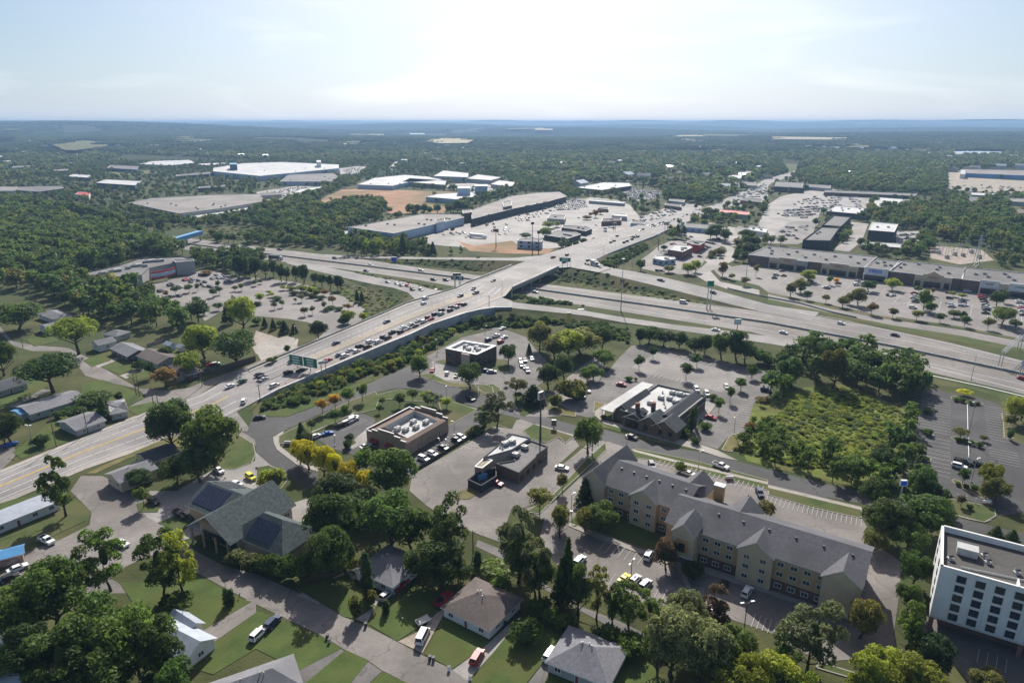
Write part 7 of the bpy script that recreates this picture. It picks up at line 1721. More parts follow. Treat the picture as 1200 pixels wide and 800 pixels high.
# shrubs: hedges, slopes and the thicket
sh = []
def slope_z(x, y):
 best = 0.0
 for c, hwid, z in RIB:
  if z > .1:
   d = sqrt((x-c.x)**2 + (y-c.y)**2) - hwid
   if d < z * 3: best = max(best, z - max(0, d) / 2.4)
 return best
def GZ(x, y):
 z = 0.0
 for _ in range(8): p = G(x, y, z); z = .5*z + .5*slope_z(p.x, p.y)
 return G(x, y, z)
def shrubs(poly, sp, w_, h_, tints, clump=False, slope=False):
 P = [tuple((GZ if slope else G)(x, y)[:2]) for x, y in poly]
 x0, x1 = min(p[0] for p in P), max(p[0] for p in P); y0, y1 = min(p[1] for p in P), max(p[1] for p in P); y = y0
 while y < y1:
  x = x0
  while x < x1:
   px, py = x + rw.uniform(-.5, .5)*sp, y + rw.uniform(-.5, .5)*sp
   if inside((px, py), P) and free(px, py):
    s = rw.uniform(.6, 1.35)
    if clump: s *= .55 + .75 * (.5 + .5*sin(px*.11 + 1)*sin(py*.13 + px*.05))
    sh.append((px, py, slope_z(px, py) - .2 if slope else -.05, w_*s/3.4, h_*s*rw.uniform(.7,1.35)/2.4, rw.uniform(0, 6.28), rw.choice(tints)))
   x += sp
  y += sp
SHM = [crown_mesh('thicket_shrub', 170 + i, 'mound', 300, .3, 3.4, 2.4) for i in range(7)]
for m_, t in zip(SHM, ('mid', 'green', 'olive', 'dark', 'lime', 'grey', 'lime')): m_.materials[0] = M['leaf_' + t]
shrubs(THICK, 1.9, 3.1, 1.2, [4, 4, 4, 1, 6], clump=True)
for h_ in HEDGE[:2]: shrubs(h_, 3.0, 4.0, 2.9, [0, 1, 1, 3, 4, 2])
for h_ in HEDGE[2:]: shrubs(h_, 3.0, 3.8, 2.4, [0, 3, 1, 1], slope=True)
for h_ in SLOPE: shrubs(h_, 4.6, 3.0, 1.1, [1, 1, 2, 5, 4], slope=True)
struct(point_stuff('undergrowth', sh, SHM), 'stuff')
# ================= walls, fences, poles, signs
def prof_wall(name, label, cat, pts_top, mk, t=.5, up=0.0, group=None):
 "wall along surface points with heights: from ground 0 to z+up"
 k = MB(); n_ = len(pts_top); O = []
 for i, p in enumerate(pts_top):
  a = pts_top[max(0,i-1)]; c = pts_top[min(n_-1,i+1)]; d = Vector((c.x-a.x, c.y-a.y, 0)).normalized(); m_ = Vector((d.y,-d.x,0))*t
  O.append((Vector((p.x,p.y,0)), Vector((p.x,p.y,0))+m_, p.z+up))
 for i in range(n_-1):
  (a,b_,z), (c,d,z2) = O[i], O[i+1]
  k.face([(b_.x,b_.y,-.3),(d.x,d.y,-.3),(d.x,d.y,z2),(b_.x,b_.y,z)]); k.face([(a.x,a.y,z),(b_.x,b_.y,z),(d.x,d.y,z2),(c.x,c.y,z2)]); k.face([(c.x,c.y,-.3),(a.x,a.y,-.3),(a.x,a.y,z),(c.x,c.y,z2)])
 o = k.build(name, M[mk]); tag(o, label, cat, group); return o
SE = [G(*q, z) for q, z in zip(Q('-', 302,470, 325,458, 350,447.5, 385,432, 415,419.5, 450,405, 480,393, 505,381, 525,374.5, 545,367.8, 562,363.8, 580,361.3, 600,361), (.3,1,1.7,2.7,3.6,4.5,5.1,5.7,6.1,6.35,6.45,6.5,6.4))]
rw_ = prof_wall('retaining_wall', 'long pale grey retaining wall below the south side of the overpass approach', 'wall', SE, 'wall_concrete', .5, .75)
for i in range(len(SE)-1):        # recessed joints shown as thin pilasters and a coping, one per span
 a, c = SE[i], SE[i+1]; k = MB(); k.beam(Vector((a.x,a.y,a.z+.82)), Vector((c.x,c.y,c.z+.82)), .7, .16); k.build('coping', M['coping'], rw_)
 L_ = (c-a).length; nn = Vector((c.y-a.y, a.x-c.x, 0)).normalized()
 for j in range(int(L_/6)):
  p = a.lerp(c, (j+.5)/max(1,int(L_/6))) + nn*.52; k = MB(); k.box((p.x,p.y,p.z/2+.2), (.25,.12,p.z+.6), 0, atan2(c.y-a.y,c.x-a.x)); k.build('wall_joint', M['barrier'], rw_)
NB = [r[0] for r in upA]
wall_along('parapet_wall', [Vector((p.x,p.y,p.z)) for p in NB], 1.0, .4, M['barrier'], 'low concrete parapet along the north edge of the approach', 'barrier')
for o_, lab in ((0,'north parapet of the bridge, nearer the off ramp'),(1,'south parapet of the bridge with steel rail')):
 P = [r[o_] for r in BR]; pw = wall_along('bridge_parapet', P, 1.0, .4, M['barrier'], lab, 'barrier')
 k = MB()
 for i in range(len(P)-1): k.beam(P[i]+Vector((0,0,1.6)), P[i+1]+Vector((0,0,1.6)), .12, .12)
 k.build('rail', M['steel'], pw)
 k = MB()
 for i in range(len(P)-1):
  for j in range(4): q = P[i].lerp(P[i+1], j/4); k.box((q.x,q.y,q.z+1.3), (.12,.12,.7))
 k.build('rail_post', M['steel'], pw)
# bridge girders, piers, abutments
br = thing('overpass_bridge', 'concrete overpass beams and piers spanning the highway', 'bridge', tuple(G(600, 330)[:2])+(0,))
for t in (.04,.27,.5,.73,.96):
 k = MB(); P = [r[0].lerp(r[1], t)-Vector((*br.location[:2],0)) for r in BR]
 k.beam(P[0]+Vector((0,0,-1.6)), P[-1]+Vector((0,0,-1.6)), .7, 1.2); k.build('girder', M['barrier'], br)
for f in (.33, .5, .72):
 R0, R1b = BR[int(f*(len(BR)-1))][:2]
 for t in (.1,.37,.63,.9):
  q = BR[int(f*(len(BR)-1))][0].lerp(BR[int(f*(len(BR)-1))][1], t) - Vector((*br.location[:2],0)); k = MB(); k.tube((q.x,q.y,-.2),(q.x,q.y,4.2),.55,n=10); k.build('pier', M['barrier'], br)
 a = BR[int(f*(len(BR)-1))][0].lerp(BR[int(f*(len(BR)-1))][1], .03) - Vector((*br.location[:2],0)); c = BR[int(f*(len(BR)-1))][0].lerp(BR[int(f*(len(BR)-1))][1], .97) - Vector((*br.location[:2],0)); k = MB(); k.beam(Vector((a.x,a.y,4.1)), Vector((c.x,c.y,4.1)), 1.2, .9); k.build('pier_cap', M['barrier'], br)
k = MB()
for row in (BR[0], BR[-1]):
 a, c = row[0]-Vector((*br.location[:2],0)), row[1]-Vector((*br.location[:2],0)); k.beam(Vector((a.x,a.y,2.7)), Vector((c.x,c.y,2.7)), 1.6, 5.8)
k.build('abutment', M['wall_concrete'], br)
NE = [G(*q, z) for q, z in zip(Q('-', 699,304, 709,299, 728,291.5, 745,285, 765,277.5, 785,268.5), (6.5,6.3,6,5.2,4.5,3.5))]
prof_wall('retaining_wall', 'dark grey retaining wall beyond the overpass above the shrubs', 'wall', NE, 'wall_concrete', .5, .7)
prof_wall('barrier_wall', 'low grey wall between the mall road and the ramp grass', 'wall', [Vector((p.x,p.y,.9)) for p in [G(*q) for q in Q('U', 900,625, 1000,650, 1200,695) + Q('E', 300,605, 600,690, 830,740)]], 'barrier', .3)
# fences by the side street
def fence(label, px, h, mk, seg=2.4, cat='fence', name='board_fence'):
 pts = [GS(x, y) for x, y in px]; e = thing(name, label, cat, (pts[0].x, pts[0].y, 0)); o0 = Vector((pts[0].x, pts[0].y, 0))
 me = None
 for i in range(len(pts)-1):
  a, c = pts[i]-o0, pts[i+1]-o0; L_ = (c-a).length; n_ = max(1, int(L_/seg))
  for j in range(n_):
   p, q = a.lerp(c, j/n_), a.lerp(c, (j+1)/n_); k = MB(); k.beam(p+Vector((0,0,h/2)), q+Vector((0,0,h/2)), .08, h); k.build('panel', M[mk], e)
   k = MB(); k.box((p.x,p.y,h/2+.05), (.16,.16,h+.1)); k.build('post', M[mk], e)
 return e
fence('tall grey board fence behind the corner bungalow', Q('A', 60,385, 290,310), 2.6, 'grey_fence', 3)
fence('dark brown board fence continuing along the side street', Q('A', 290,312, 520,265, 800,180), 2.6, 'wood_fence', 3)
fence('tan garden fence behind the brown bungalows', Q('3', 580,215, 735,165), 1.8, 'grey_fence')
fence('dark low wall between the shop lot and the worn parking lot', Q('M', 520,750, 760,600, 1000,450, 1200,310), 1.2, 'dark_wall', 4)
fence('white fallen rail fence behind the brown roofed house', Q('4', 805,290, 1010,350), .8, 'frame_white', 2, name='rail_fence')
def street_lamp(p, h, label, arm=2.0, rz=0.0, double=False, mk='steel', name='street_lamp', group=None):
 e = thing(name, label, 'lamp post', p, rz, group); k = MB(); k.tube((0,0,0),(0,0,.5),.28,n=8); k.tube((0,0,.4),(0,0,h),.13,.08,8); k.build('pole', M[mk], e)
 for s in ((1,-1) if double else (1,)):
  k = MB(); k.beam(Vector((0,0,h-.1)), Vector((s*arm,0,h+.25)), .1, .1); ar_ = k.build('arm', M[mk], e)
  k = MB(); k.box((s*(arm+.3),0,h+.27), (.9,.4,.18)); k.build('lamp_head', M['frame_white'], ar_)
 return e
def H_at(x, yb, yt, z=None):
 p = GS(x, yb); lo, hi = .5, 45
 for _ in range(20):
  m_ = (lo+hi)/2
  if PX((p.x,p.y,p.z+m_))[1] > yt: lo = m_
  else: hi = m_
 return p, lo
def lamps(tile, vals, where, **k):
 for i in range(0, len(vals), 3):
  (x, yb), (_, yt) = Q(tile, vals[i], vals[i+1], vals[i], vals[i+2]); p, h = H_at(x, yb, yt); street_lamp(p, h, 'slim street lamp ' + where, rz=random.Random(i+len(where)).uniform(0,3), **k)
lamps('X', [527,400,315, 850,300,220, 1148,370,275], 'in the red sign store lot', arm=.6)
lamps('Y', [435,240,180, 885,290,200, 1092,380,290, 530,780,665], 'at the store lot edge', arm=.6)
lamps('R', [668,600,265], 'in the bays of the right hand lot', arm=.6); lamps('R', [680,800,645, 705,330+470,790], 'on the bay line of the right hand lot', arm=.5) if False else None
lamps('R', [682,780,640], 'on the bay line of the right hand lot', arm=.6)
lamps('S', [705,280,60], 'among the parked cars of the right hand lot', arm=.6)
lamps('k', [535,365,290, 870,470,355], 'beside the road above the inn', arm=.8); lamps('k', [278,640,555], 'on the drive west of the inn', arm=.5); lamps('k', [375,365,295], 'under the egg shaped tree', arm=.6)
lamps('o', [558,300,235], 'in the middle of the inn parking lot', double=True, arm=1.0, mk='dark'); lamps('o', [1085,570,425], 'at the lower edge of the inn lot', double=True, arm=1.0, mk='dark')
lamps('h', [952,660,545], 'bending over the highway at the right', arm=5); lamps('h', [68,155,85, 790,0,-40], 'beside the mall front', arm=.6) if False else None
lamps('O', [318,640,485], 'in the lot east of the steakhouse', arm=.6)
lamps('M', [900,400,275, 765,510,440, 820,500,450], 'in the shop parking row', arm=.5); lamps('I', [820,820,735], 'in the shop lot beside the blue car', arm=.6)
lamps('J', [748,800,590, 635,470,365, 665,260,150], 'by the brick bank', arm=.5)
lamps('K', [68,290,180], 'behind the brick bank', arm=.5)
lamps('i', [155,330,235], 'with double head on the lawn above the arterial road', double=True, arm=.6)
lamps('U', [8,450,300, 300,190,110], 'beside the far ramp', arm=.6)
lamps('C', [625,420,320, 1020,180,130, 940,310,205], 'on the far side of the overpass', arm=2.5); lamps('B', [987,575,445, 1107,420,305], 'on the bridge approach', arm=1.5)
lamps('g', [955,400,385], 'beside the highway', arm=1) if False else None
lamps('p', [665,215,135], 'before the grove by the inn lane', arm=.8); lamps('l', [780,860,1-20], 'x', arm=1) if False else None
lamps('U', [1078,500,410], 'at the west end of the mall lot', arm=.6); lamps('T', [35,660,570], 'before the blank mall wall', arm=.6)
# high mast light
p, h = H_at(*Q('g', 510,335)[0], Q('g', 510,92)[0][1])
e = thing('high_mast_light', 'very tall thin mast light beside the highway', 'lamp post', p); k = MB(); k.tube((0,0,0),(0,0,h),.32,.14,8); k.build('pole', M['steel'], e)
k = MB()
for i in range(6): k.box((cos(i*pi/3)*.8, sin(i*pi/3)*.8, h-.2), (.4,.4,.3))
k.tube((0,0,h-.3),(0,0,h-.1),.9,n=12); k.build('lamp_ring', M['frame_white'], e)
# utility poles with wires
def utility_pole(p, h, label, arm=True, lean=0, rz=.5):
 e = thing('utility_pole', label, 'pole', p, rz); k = MB(); k.tube((0,0,0),(lean,0,h),.19,.12,8); k.build('pole', M['wood'], e)
 if arm:
  k = MB(); k.beam(Vector((-1.1+lean,0,h-.8)), Vector((1.1+lean,0,h-.8)), .1, .14); k.build('crossarm', M['wood'], e)
  for x in (-1,-.4,.5,1): k = MB(); k.tube((x+lean,0,h-.72),(x+lean,0,h-.5),.06,n=6); k.build('insulator', M['unit'], e)
 return e
UP = {}
for nm, t, x, yb, yt, lab in (('a','i',265,335,190,'wooden utility pole on the lawn above the arterial road, leftmost'), ('b','i',412,270,145,'wooden utility pole by the roadside sheds'), ('c','i',722,150,55,'tall utility pole before the residential street mouth, leaning'),
                          ('d','e',640,735,620,'first of two close utility poles on the corner lawn'), ('e','e',655,737,635,'second of two close utility poles on the corner lawn'), ('f','e',948,690,580,'utility pole beside the board fence'),
                          ('g','I',120,400,235,'utility pole at the low end of the retaining wall'), ('h','i',740,130,70,'short utility pole beside the tall leaning one'), ('i','e',108,510,465,'utility pole by the cul de sac'), ('j','n',1018,200,85,'utility pole behind the hipped house at the alley'),
                          ('k','L',1070,650,510,'thin pole in front of the egg shaped tree'), ('l','f',1093,300,262,'slim pole on the bridge approach')):
 (X_, YB), (_, YT) = Q(t, x, yb, x, yt); p, h = H_at(X_, YB, YT); UP[nm] = (utility_pole(p, h, lab, rz=.9), p, h)
def wire(a, b_, label, sag=.6, dz=0.5):
 (ea, pa, ha), (eb, pb, hb) = UP[a], UP[b_]; A_, B2 = pa+Vector((0,0,ha-dz)), pb+Vector((0,0,hb-dz)); k = MB(); n_ = 8; P = [A_.lerp(B2, i/n_)-Vector((0,0,sag*4*(i/n_)*(1-i/n_))) for i in range(n_+1)]
 for i in range(n_): k.tube(P[i], P[i+1], .035, n=3, cap=False)
 tag(k.build('power_line', M['dark']), label, 'cable')
wire('a','b','power line between the two lawn poles'); wire('b','c','power line along the roadside sheds'); wire('c','f','power line over the street mouth'); wire('f','g','power line crossing to the retaining wall pole')
# pylon signs
def pylon(tile, x, yb, yt, ys, w_, label, board, legs=2, seed=1, mk='dark', text=None, name='pylon_sign', letter='white_letter', rz=0.0):
 (X_, YB), (_, YT), (_, YS) = Q(tile, x, yb, x, yt, x, ys); p, h = H_at(X_, YB, YT); _, hs = H_at(X_, YB, YS); e = thing(name, label, 'sign', p, rz)
 for i in range(legs):
  dx = 0 if legs == 1 else (i/(legs-1)-.5)*w_*.5; k = MB(); k.tube((dx,0,0),(dx,0,hs+.2),.22 if h < 12 else .42,.2,8); k.build('pole', M[mk], e)
 k = MB(); k.box((0,0,(h+hs)/2), (w_,.6,h-hs)); bd_ = k.build('sign_board', M[board], e)
 k = MB()
 for sx in (-1,1): k.box((sx*w_/2,0,(h+hs)/2), (.15,.7,h-hs+.15))
 for z in (h,hs): k.box((0,0,z), (w_+.15,.7,.15))
 k.build('frame', M['frame_white'], bd_)
 if text:
  cu = bpy.data.curves.new('lettering', 'FONT'); cu.body = text; cu.align_x = 'CENTER'; cu.align_y = 'CENTER'; cu.size = w_/max(2,len(text))*1.5; cu.extrude = .02
  o = bpy.data.objects.new('sign_lettering', cu); COL.objects.link(o); o.parent = e; o.location = (0,-.34,(h+hs)/2); o.rotation_euler = (pi/2,0,0); cu.materials.append(M[letter])
 return e, h
M['sign_red'] = flat('sign_red', (.35,.03,.03), .5); M['sign_tan'] = flat('sign_tan', (.5,.45,.38), .5)
pylon('L', 585,540,72,140, 2.6, 'very tall black pole sign beside the worn restaurant', 'brown', 1, rz=.8)
pylon('L', 712,420,335,390, 1.9, 'small dark pole sign on the grass corner', 'brown', 1)
pylon('g', 265,420,345,395, 2.6, 'tall yellow pole sign rising from the ramp shrubs', 'yellow', 1)
pylon('g', 1050,470,375,400, 3.4, 'tall pale pole sign above the trees by the on ramp', 'sign_white', 1)
pylon('l', 598,690,490,514, 1.9, 'tall pole with blue top panel among the trees', 'blue_sign', 1, mk='steel')
pylon('V', 960,405,330,350, 3.5, 'twin legged pylon sign by the red brown restaurant', 'brown', 2)
pylon('b', 1125,680,592,607, 5, 'brown pole sign at the edge of the big parking lot', 'brown', 1)
pylon('V', 190,640,320,345, 2.5, 'thin tall pole sign before the scaffolded building', 'dark', 1)
pylon('V', 248,640,400,430, 2.5, 'second thin pole sign before the scaffolded building', 'dark', 1)
pylon('U', 465,165,0,40, 3, 'tall lattice pole behind the brick shop', 'unit', 1)
pylon('U', 250,260,110,130, 1.5, 'thin pole behind the pale blue bank', 'unit', 1)
pylon('g', 920,330,195,222, 4, 'green highway sign between the ramp and the mall road', 'sign_green', 2, mk='steel', name='road_sign')
pylon('W', 495,700,650,690, 4.5, 'blue highway service sign on the far verge', 'blue_sign', 2, mk='steel', name='road_sign')
pylon('B', 688,400,240,262, 5.5, 'dark backed double gantry sign before the bridge', 'dark', 2, mk='steel', name='road_sign')
pylon('c', 722,600,560,575, 5, 'pale pylon sign near the far junction', 'sign_tan', 2)
# overhead sign gantries
def gantry(pa, pb, h, label, boards, truss=True):
 e = thing('sign_gantry', label, 'sign', (pa.x,pa.y,pa.z)); d = pb-pa; u = d.normalized(); L_ = d.length; o0 = Vector((0,0,0))
 for s in (0, L_):
  for t in (-.6,.6):
   b0 = u*s + Vector((-u.y,u.x,0))*t; k = MB(); k.tube(b0, b0+Vector((0,0,h+1)), .18, n=8); k.build('post', M['steel'], e)
 for t in (-.6,.6):
  for z in (h-.6,h+.6): k = MB(); v_ = Vector((-u.y,u.x,0))*t+Vector((0,0,z)); k.beam(v_, v_+u*L_, .16, .16); k.build('chord', M['steel'], e)
 n_ = int(L_/1.5)
 for j in range(n_):
  for t in (-.6,.6):
   k = MB(); v_ = Vector((-u.y,u.x,0))*t; k.beam(u*(j*L_/n_)+v_+Vector((0,0,h-.6)), u*((j+1)*L_/n_)+v_+Vector((0,0,h+.6)), .08, .08); k.build('brace', M['steel'], e)
 for s0, s1, hh, side, mk, text in boards:
  m_ = Vector((-u.y,u.x,0))*side*.9; c = u*(L_*(s0+s1)/2)+m_+Vector((0,0,h)); k = MB(); k.box(tuple(c), (L_*(s1-s0),.15,hh), 0, atan2(u.y,u.x)); k.build('sign_board', M[mk], e)
  if text:
   for j, tx in enumerate(text.split('|')):
    cu = bpy.data.curves.new('lettering', 'FONT'); cu.body = tx; cu.align_x = 'CENTER'; cu.size = hh*.3; cu.extrude = .01; cu.materials.append(M['sign_white'])
    o = bpy.data.objects.new('sign_lettering', cu); COL.objects.link(o); o.parent = e; o.location = c+Vector((-u.y,u.x,0))*side*.1+Vector((0,0,hh*(.08-.36*j))); o.rotation_euler = (pi/2,0,atan2(u.y,u.x) + (pi if side > 0 else 0))
 return e
pa, ha = H_at(*Q('h', 1070,600)[0], Q('h', 1070,530)[0][1]); pb = G(*Q('h', 1190,525)[0])
gantry(G(*Q('h',1085,603)[0]), G(*Q('h',1175,520)[0]), 7.5, 'grey truss gantry reaching over the highway at the right', [])
gantry(G(*Q('h',1180,655)[0]), G(*Q('h',1290,705)[0]), 7.5, 'truss gantry with sign panels at the right edge over the near lanes', [(.02,.35,3.2,-1,'pale_blue',None),(.4,.8,3.2,-1,'pale_blue',None)])
a = GS(*Q('I',445,110)[0]); b_ = GS(*Q('I',482,80)[0]);
pA, pB = GS(*Q('I',445,110)[0]), GS(*Q('I',560,95)[0])
def board_sign(px, yt, ysb, w_, label, n_=2, rz=0.0, mk='sign_green', name='overhead_sign'):
 p = GS(*px); _, h = H_at(px[0], px[1], yt); _, hs = H_at(px[0], px[1], ysb); e = thing(name, label, 'sign', p, rz)
 for i in range(2): k = MB(); k.tube(((i-.5)*w_*.45,.3,0),((i-.5)*w_*.45,.3,h-.5),.2,n=8); k.build('post', M['steel'], e)
 for i in range(n_):
  x = (i-(n_-1)/2)*w_/n_; k = MB(); k.box((x,0,(h+hs)/2), (w_/n_*.94,.15,h-hs)); sb_ = k.build('sign_board', M[mk], e)
  k = MB()
  for z in (h,hs): k.box((x,-.02,z), (w_/n_*.94,.18,.14))
  k.build('sign_border', M['sign_white'], e)
  g = MB(); rg = random.Random(i+3)
  for r_ in range(3):
   ln = w_/n_*rg.uniform(.4,.7); g.box((x, -.1, hs+(h-hs)*(.22+.27*r_)), (ln,.05,(h-hs)*.12))
  g.build('sign_lettering', M['sign_white'], sb_)
 k = MB(); k.beam(Vector((-w_/2,.3,h-.6)), Vector((w_/2,.3,h-.6)), .3, .3); k.build('beam', M['steel'], e); return e
board_sign(Q('I',530,118)[0], 417.5, 428.5, 16.5, 'pair of green overhead direction signs above the queueing cars', 2, rz=-.45)
board_sign(Q('I',720,150)[0], 423, 426, 4.5, 'small empty sign frame standing on the wall pavement', 1, rz=.5, mk='unit')
board_sign(Q('C',575,440)[0], Q('C',0,335)[0][1], Q('C',0,372)[0][1], 9, 'green overhead sign at the far end of the bridge', 1, rz=-.3)
board_sign(Q('B',690,395)[0], Q('B',0,265)[0][1], Q('B',0,305)[0][1], 9, 'green and blue gantry sign left of the bridge', 2, rz=-.2, mk='navy')
# covered blue footbridge over the highway
e = thing('footbridge', 'bright blue covered footbridge over the highway at the left', 'bridge', tuple(G(*Q('a',800,665)[0])[:2])+(0,))
A_, B2 = G(*Q('a',815,672)[0], 0), G(*Q('a',945,628)[0], 0); A_, B2 = G(*Q('a',800,660)[0], 6), G(*Q('a',940,618)[0], 6); o0 = Vector((e.location.x, e.location.y, 0)); u = (B2-A_).normalized()
k = MB(); k.beam(A_-o0, B2-o0, 5, .8); k.build('deck', M['barrier'], e)
for s in (-1,1): k = MB(); v_ = Vector((-u.y,u.x,0))*2.5*s+Vector((0,0,1.6)); k.beam(A_-o0+v_, B2-o0+v_, .3, 2.4); k.build('side_wall', M['blue_metal'], e)
k = MB(); k.beam(A_-o0+Vector((0,0,3.4)), B2-o0+Vector((0,0,3.4)), 5.6, .3); k.build('roof', M['blue_metal'], e)
for t in (.02,.5,.98): q = A_.lerp(B2,t)-o0; k = MB(); k.box((q.x,q.y,2.8), (1.5,1.5,6)); k.build('pier', M['barrier'], e)
# transmission pylon and substation
def mast(px, yt, label, w_=1.6):
 p, h = H_at(px[0], px[1], yt); e = thing('transmission_pylon', label, 'pylon', p); k = MB()
 for sx, sy in ((-1,-1),(1,-1),(1,1),(-1,1)): k.beam(Vector((sx*w_,sy*w_,0)), Vector((sx*.3,sy*.3,h)), .28, .28)
 k.build('leg', M['steel'], e); k = MB(); n_ = 9
 for i in range(n_):
  z0, z1 = h*i/n_, h*(i+1)/n_; a0, a1 = w_+(.3-w_)*i/n_, w_+(.3-w_)*(i+1)/n_
  k.beam(Vector((-a0,-a0,z0)), Vector((a1,-a1,z1)), .14, .14); k.beam(Vector((a0,-a0,z0)), Vector((-a1,-a1,z1)), .14, .14); k.beam(Vector((-a0,a0,z0)), Vector((a1,a1,z1)), .14, .14); k.beam(Vector((a0,a0,z0)), Vector((a1,a1,z1)), .14, .14)
 k.build('bracing', M['steel'], e); k = MB()
 for z in (h*.82,h*.95): k.beam(Vector((-3.2,0,z)), Vector((3.2,0,z)), .2, .2)
 k.build('crossarm', M['steel'], e)
mast(Q('d', 972,770)[0], Q('d', 990,618)[0][1], 'tall grey steel transmission mast behind the shopping strip')
rg = random.Random(5); e = thing('substation', 'grey steel frames and transformers of the fenced substation', 'substation', tuple(G(*Q('d',880,710)[0])[:2])+(0,)); o0 = Vector((e.location.x,e.location.y,0))
for i in range(16):
 q = G(*Q('d', 790+i*15.5, 680+rg.uniform(0,45))[0]) - o0; h = rg.uniform(5,9); k = MB()
 for s in (-2,2): k.beam(Vector((q.x+s,q.y,0)), Vector((q.x+s,q.y,h)), .22, .22)
 k.beam(Vector((q.x-2.3,q.y,h)), Vector((q.x+2.3,q.y,h)), .25, .25); k.build('frame', M['steel'], e)
for i in range(6): q = G(*Q('d', 800+i*38, 715+rg.uniform(-15,18))[0]) - o0; k = MB(); k.box((q.x,q.y,1.4), (3,2,2.8)); k.box((q.x,q.y,3.0), (1.2,1.2,.6)); k.build('transformer', M['unit'], e)
# flags, umbrellas, bins, mailboxes
def flag(tile, x, yb, yt, label, mk='red_cladding'):
 (X_, YB), (_, YT) = Q(tile, x, yb, x, yt); p, h = H_at(X_, YB, YT); e = thing('flagpole', label, 'flag', p); k = MB(); k.tube((0,0,0),(0,0,h),.07,.04,6); k.sphere((0,0,h),.12,6,4); k.build('pole', M['frame_white'], e)
 for i, m_ in enumerate(('navy','red_cladding','frame_white','red_cladding')):
  k = MB(); P = [(.05+.9*(j/4), .12*sin(j*1.3), h-.2-.5*i*.5-.05*j) for j in range(5)]
  for j in range(4): k.face([P[j],P[j+1],(P[j+1][0],P[j+1][1],P[j+1][2]-.27),(P[j][0],P[j][1],P[j][2]-.27)]);
  k.build('flag_stripe', M[m_], e)
flag('J', 665, 260, 150, 'flag on a pole before the brick bank'); flag('H', 28, 700, 545, 'flag on a pole beside the inn porch'); flag('j', 5, 500, 425, 'flag on a pole by the plaza road')
um = thing('parasol', 'pink parasol on the steakhouse patio, beside its clipped trees', 'parasol', G(*Q('N',860,500)[0]), 0, 'pink parasols on the steakhouse patio')
k = MB(); k.tube((0,0,0),(0,0,2.5),.04,n=5); pole_me = k.build('pole', M['frame_white'], um).data; k = MB(); k.tube((0,0,2.1),(0,0,2.7),1.6,.08,8); can_me = k.build('canopy', M['pink'], um).data
for i, (x, y) in enumerate(((870,470),(900,465),(850,520),(880,505),(915,495),(865,545),(690,545),(700,520),(845,495))):
 g_ = um.copy(); COL.objects.link(g_); g_.location = G(*Q('N', x, y)[0]); THINGS.append(g_)
 for c_ in list(um.children)[:2]: d_ = c_.copy(); COL.objects.link(d_); d_.parent = g_
gz = thing('fountain', 'round white stone ring planter at the steakhouse corner', 'planter', G(*Q('N',808,595)[0])); k = MB()
for i in range(20):
 a = i*pi/10; k.box((3*cos(a),3*sin(a),.35), (.9,.5,.7), 0, a+pi/2)
k.build('ring', M['kerb'], gz); k = MB(); k.tube((0,0,0),(0,0,1.6),.3,.1,8); k.sphere((0,0,.8),.8,8,5,sq=(1,1,.4)); k.build('centrepiece', M['kerb'], gz)
def small(name, label, cat, tile, x, y, f, rz=0.0, group=None):
 p = GS(*Q(tile, x, y)[0]); e = thing(name, label, cat, p, rz, group); f(e); return e
def f_mail(e): k = MB(); k.box((0,0,.5),(.1,.1,1.0)); k.build('post', M['wood'], e); k = MB(); k.box((0,0,1.1),(.3,.5,.25)); k.build('box', M['dark'], e)
def f_bin(mk):
 def f(e): k = MB(); k.box((0,0,.5),(.6,.65,1.0)); k.build('body', M[mk], e); k = MB(); k.box((0,0,1.04),(.66,.72,.08)); k.build('lid', M['dark'], e); k = MB(); k.tube((-.3,.3,.1),(.3,.3,.1),.1,n=8); k.build('wheel', M['black'], e)
 return f
for t, x, y, mk, l in (('n',335,590,'dark','black wheeled bin at the kerb below the leafy street shade'),('n',345,610,'sign_tan','tan wheeled bin beside the black one'),('n',815,690,'dark','dark wheeled bin on the lawn edge below the camper'),('n',832,695,'brown','brown wheeled bin on the lawn edge below the camper'),('n',905,740,'sign_white','pale bin at the kerb below the brown roofed house'),('n',1003,785,'sign_white','pale bin at the bottom kerb'),('n',515,535,'dark','dark bin by the driveway of the grey hipped house'),('n',1168,530+0,'navy','dark bin beside the driveway of the brown roofed house')):
 small('wheeled_bin', l, 'bin', t, x, y, f_bin(mk))
for t, x, y, l in (('n',372,450,'mailbox on the lawn by the shaded street'),('n',688,515,'mailbox standing in the front lawn'),('m',1125,400,'mailbox on the corner lawn')): small('mailbox', l, 'mailbox', t, x, y, f_mail)
def f_cone(e): k = MB(); k.tube((0,0,0),(0,0,.08),.3,n=8); k.tube((0,0,.08),(0,0,1.0),.25,.05,8); k.build('cone', M['red_cladding'], e)
small('traffic_barrel', 'red orange marker on the arterial road beside the white car', 'traffic cone', 'I', 360, 245, f_cone)
def f_sign(e): k = MB(); k.box((0,0,.35),(2.6,.5,.7)); k.build('base', M['brick_red'], e); k = MB(); k.box((0,0,1.1),(2.4,.3,1.0)); k.build('panel', M['sign_white'], e)
small('monument_sign', 'low white monument sign at the right hand lot exit', 'sign', 'S', 845, 490, f_sign); small('monument_sign', 'low dark monument sign by the shop lot entrance', 'sign', 'j', 150, 325, f_sign)
small('monument_sign', 'low pale monument sign in the verge above the inn', 'sign', 'k', 1018, 490, f_sign)
for i, x in enumerate((485,565,650,740)):
 p, h = H_at(*Q('S', x, 445+i*12)[0], Q('S', x, 370+i*18)[0][1]); e = thing('white_bollard', 'white post at the edge of the right hand lot', 'bollard', p, 0, 'white posts at the lot edge'); k = MB(); k.tube((0,0,0),(0,0,h),.12,n=8); k.build('post', M['frame_white'], e)
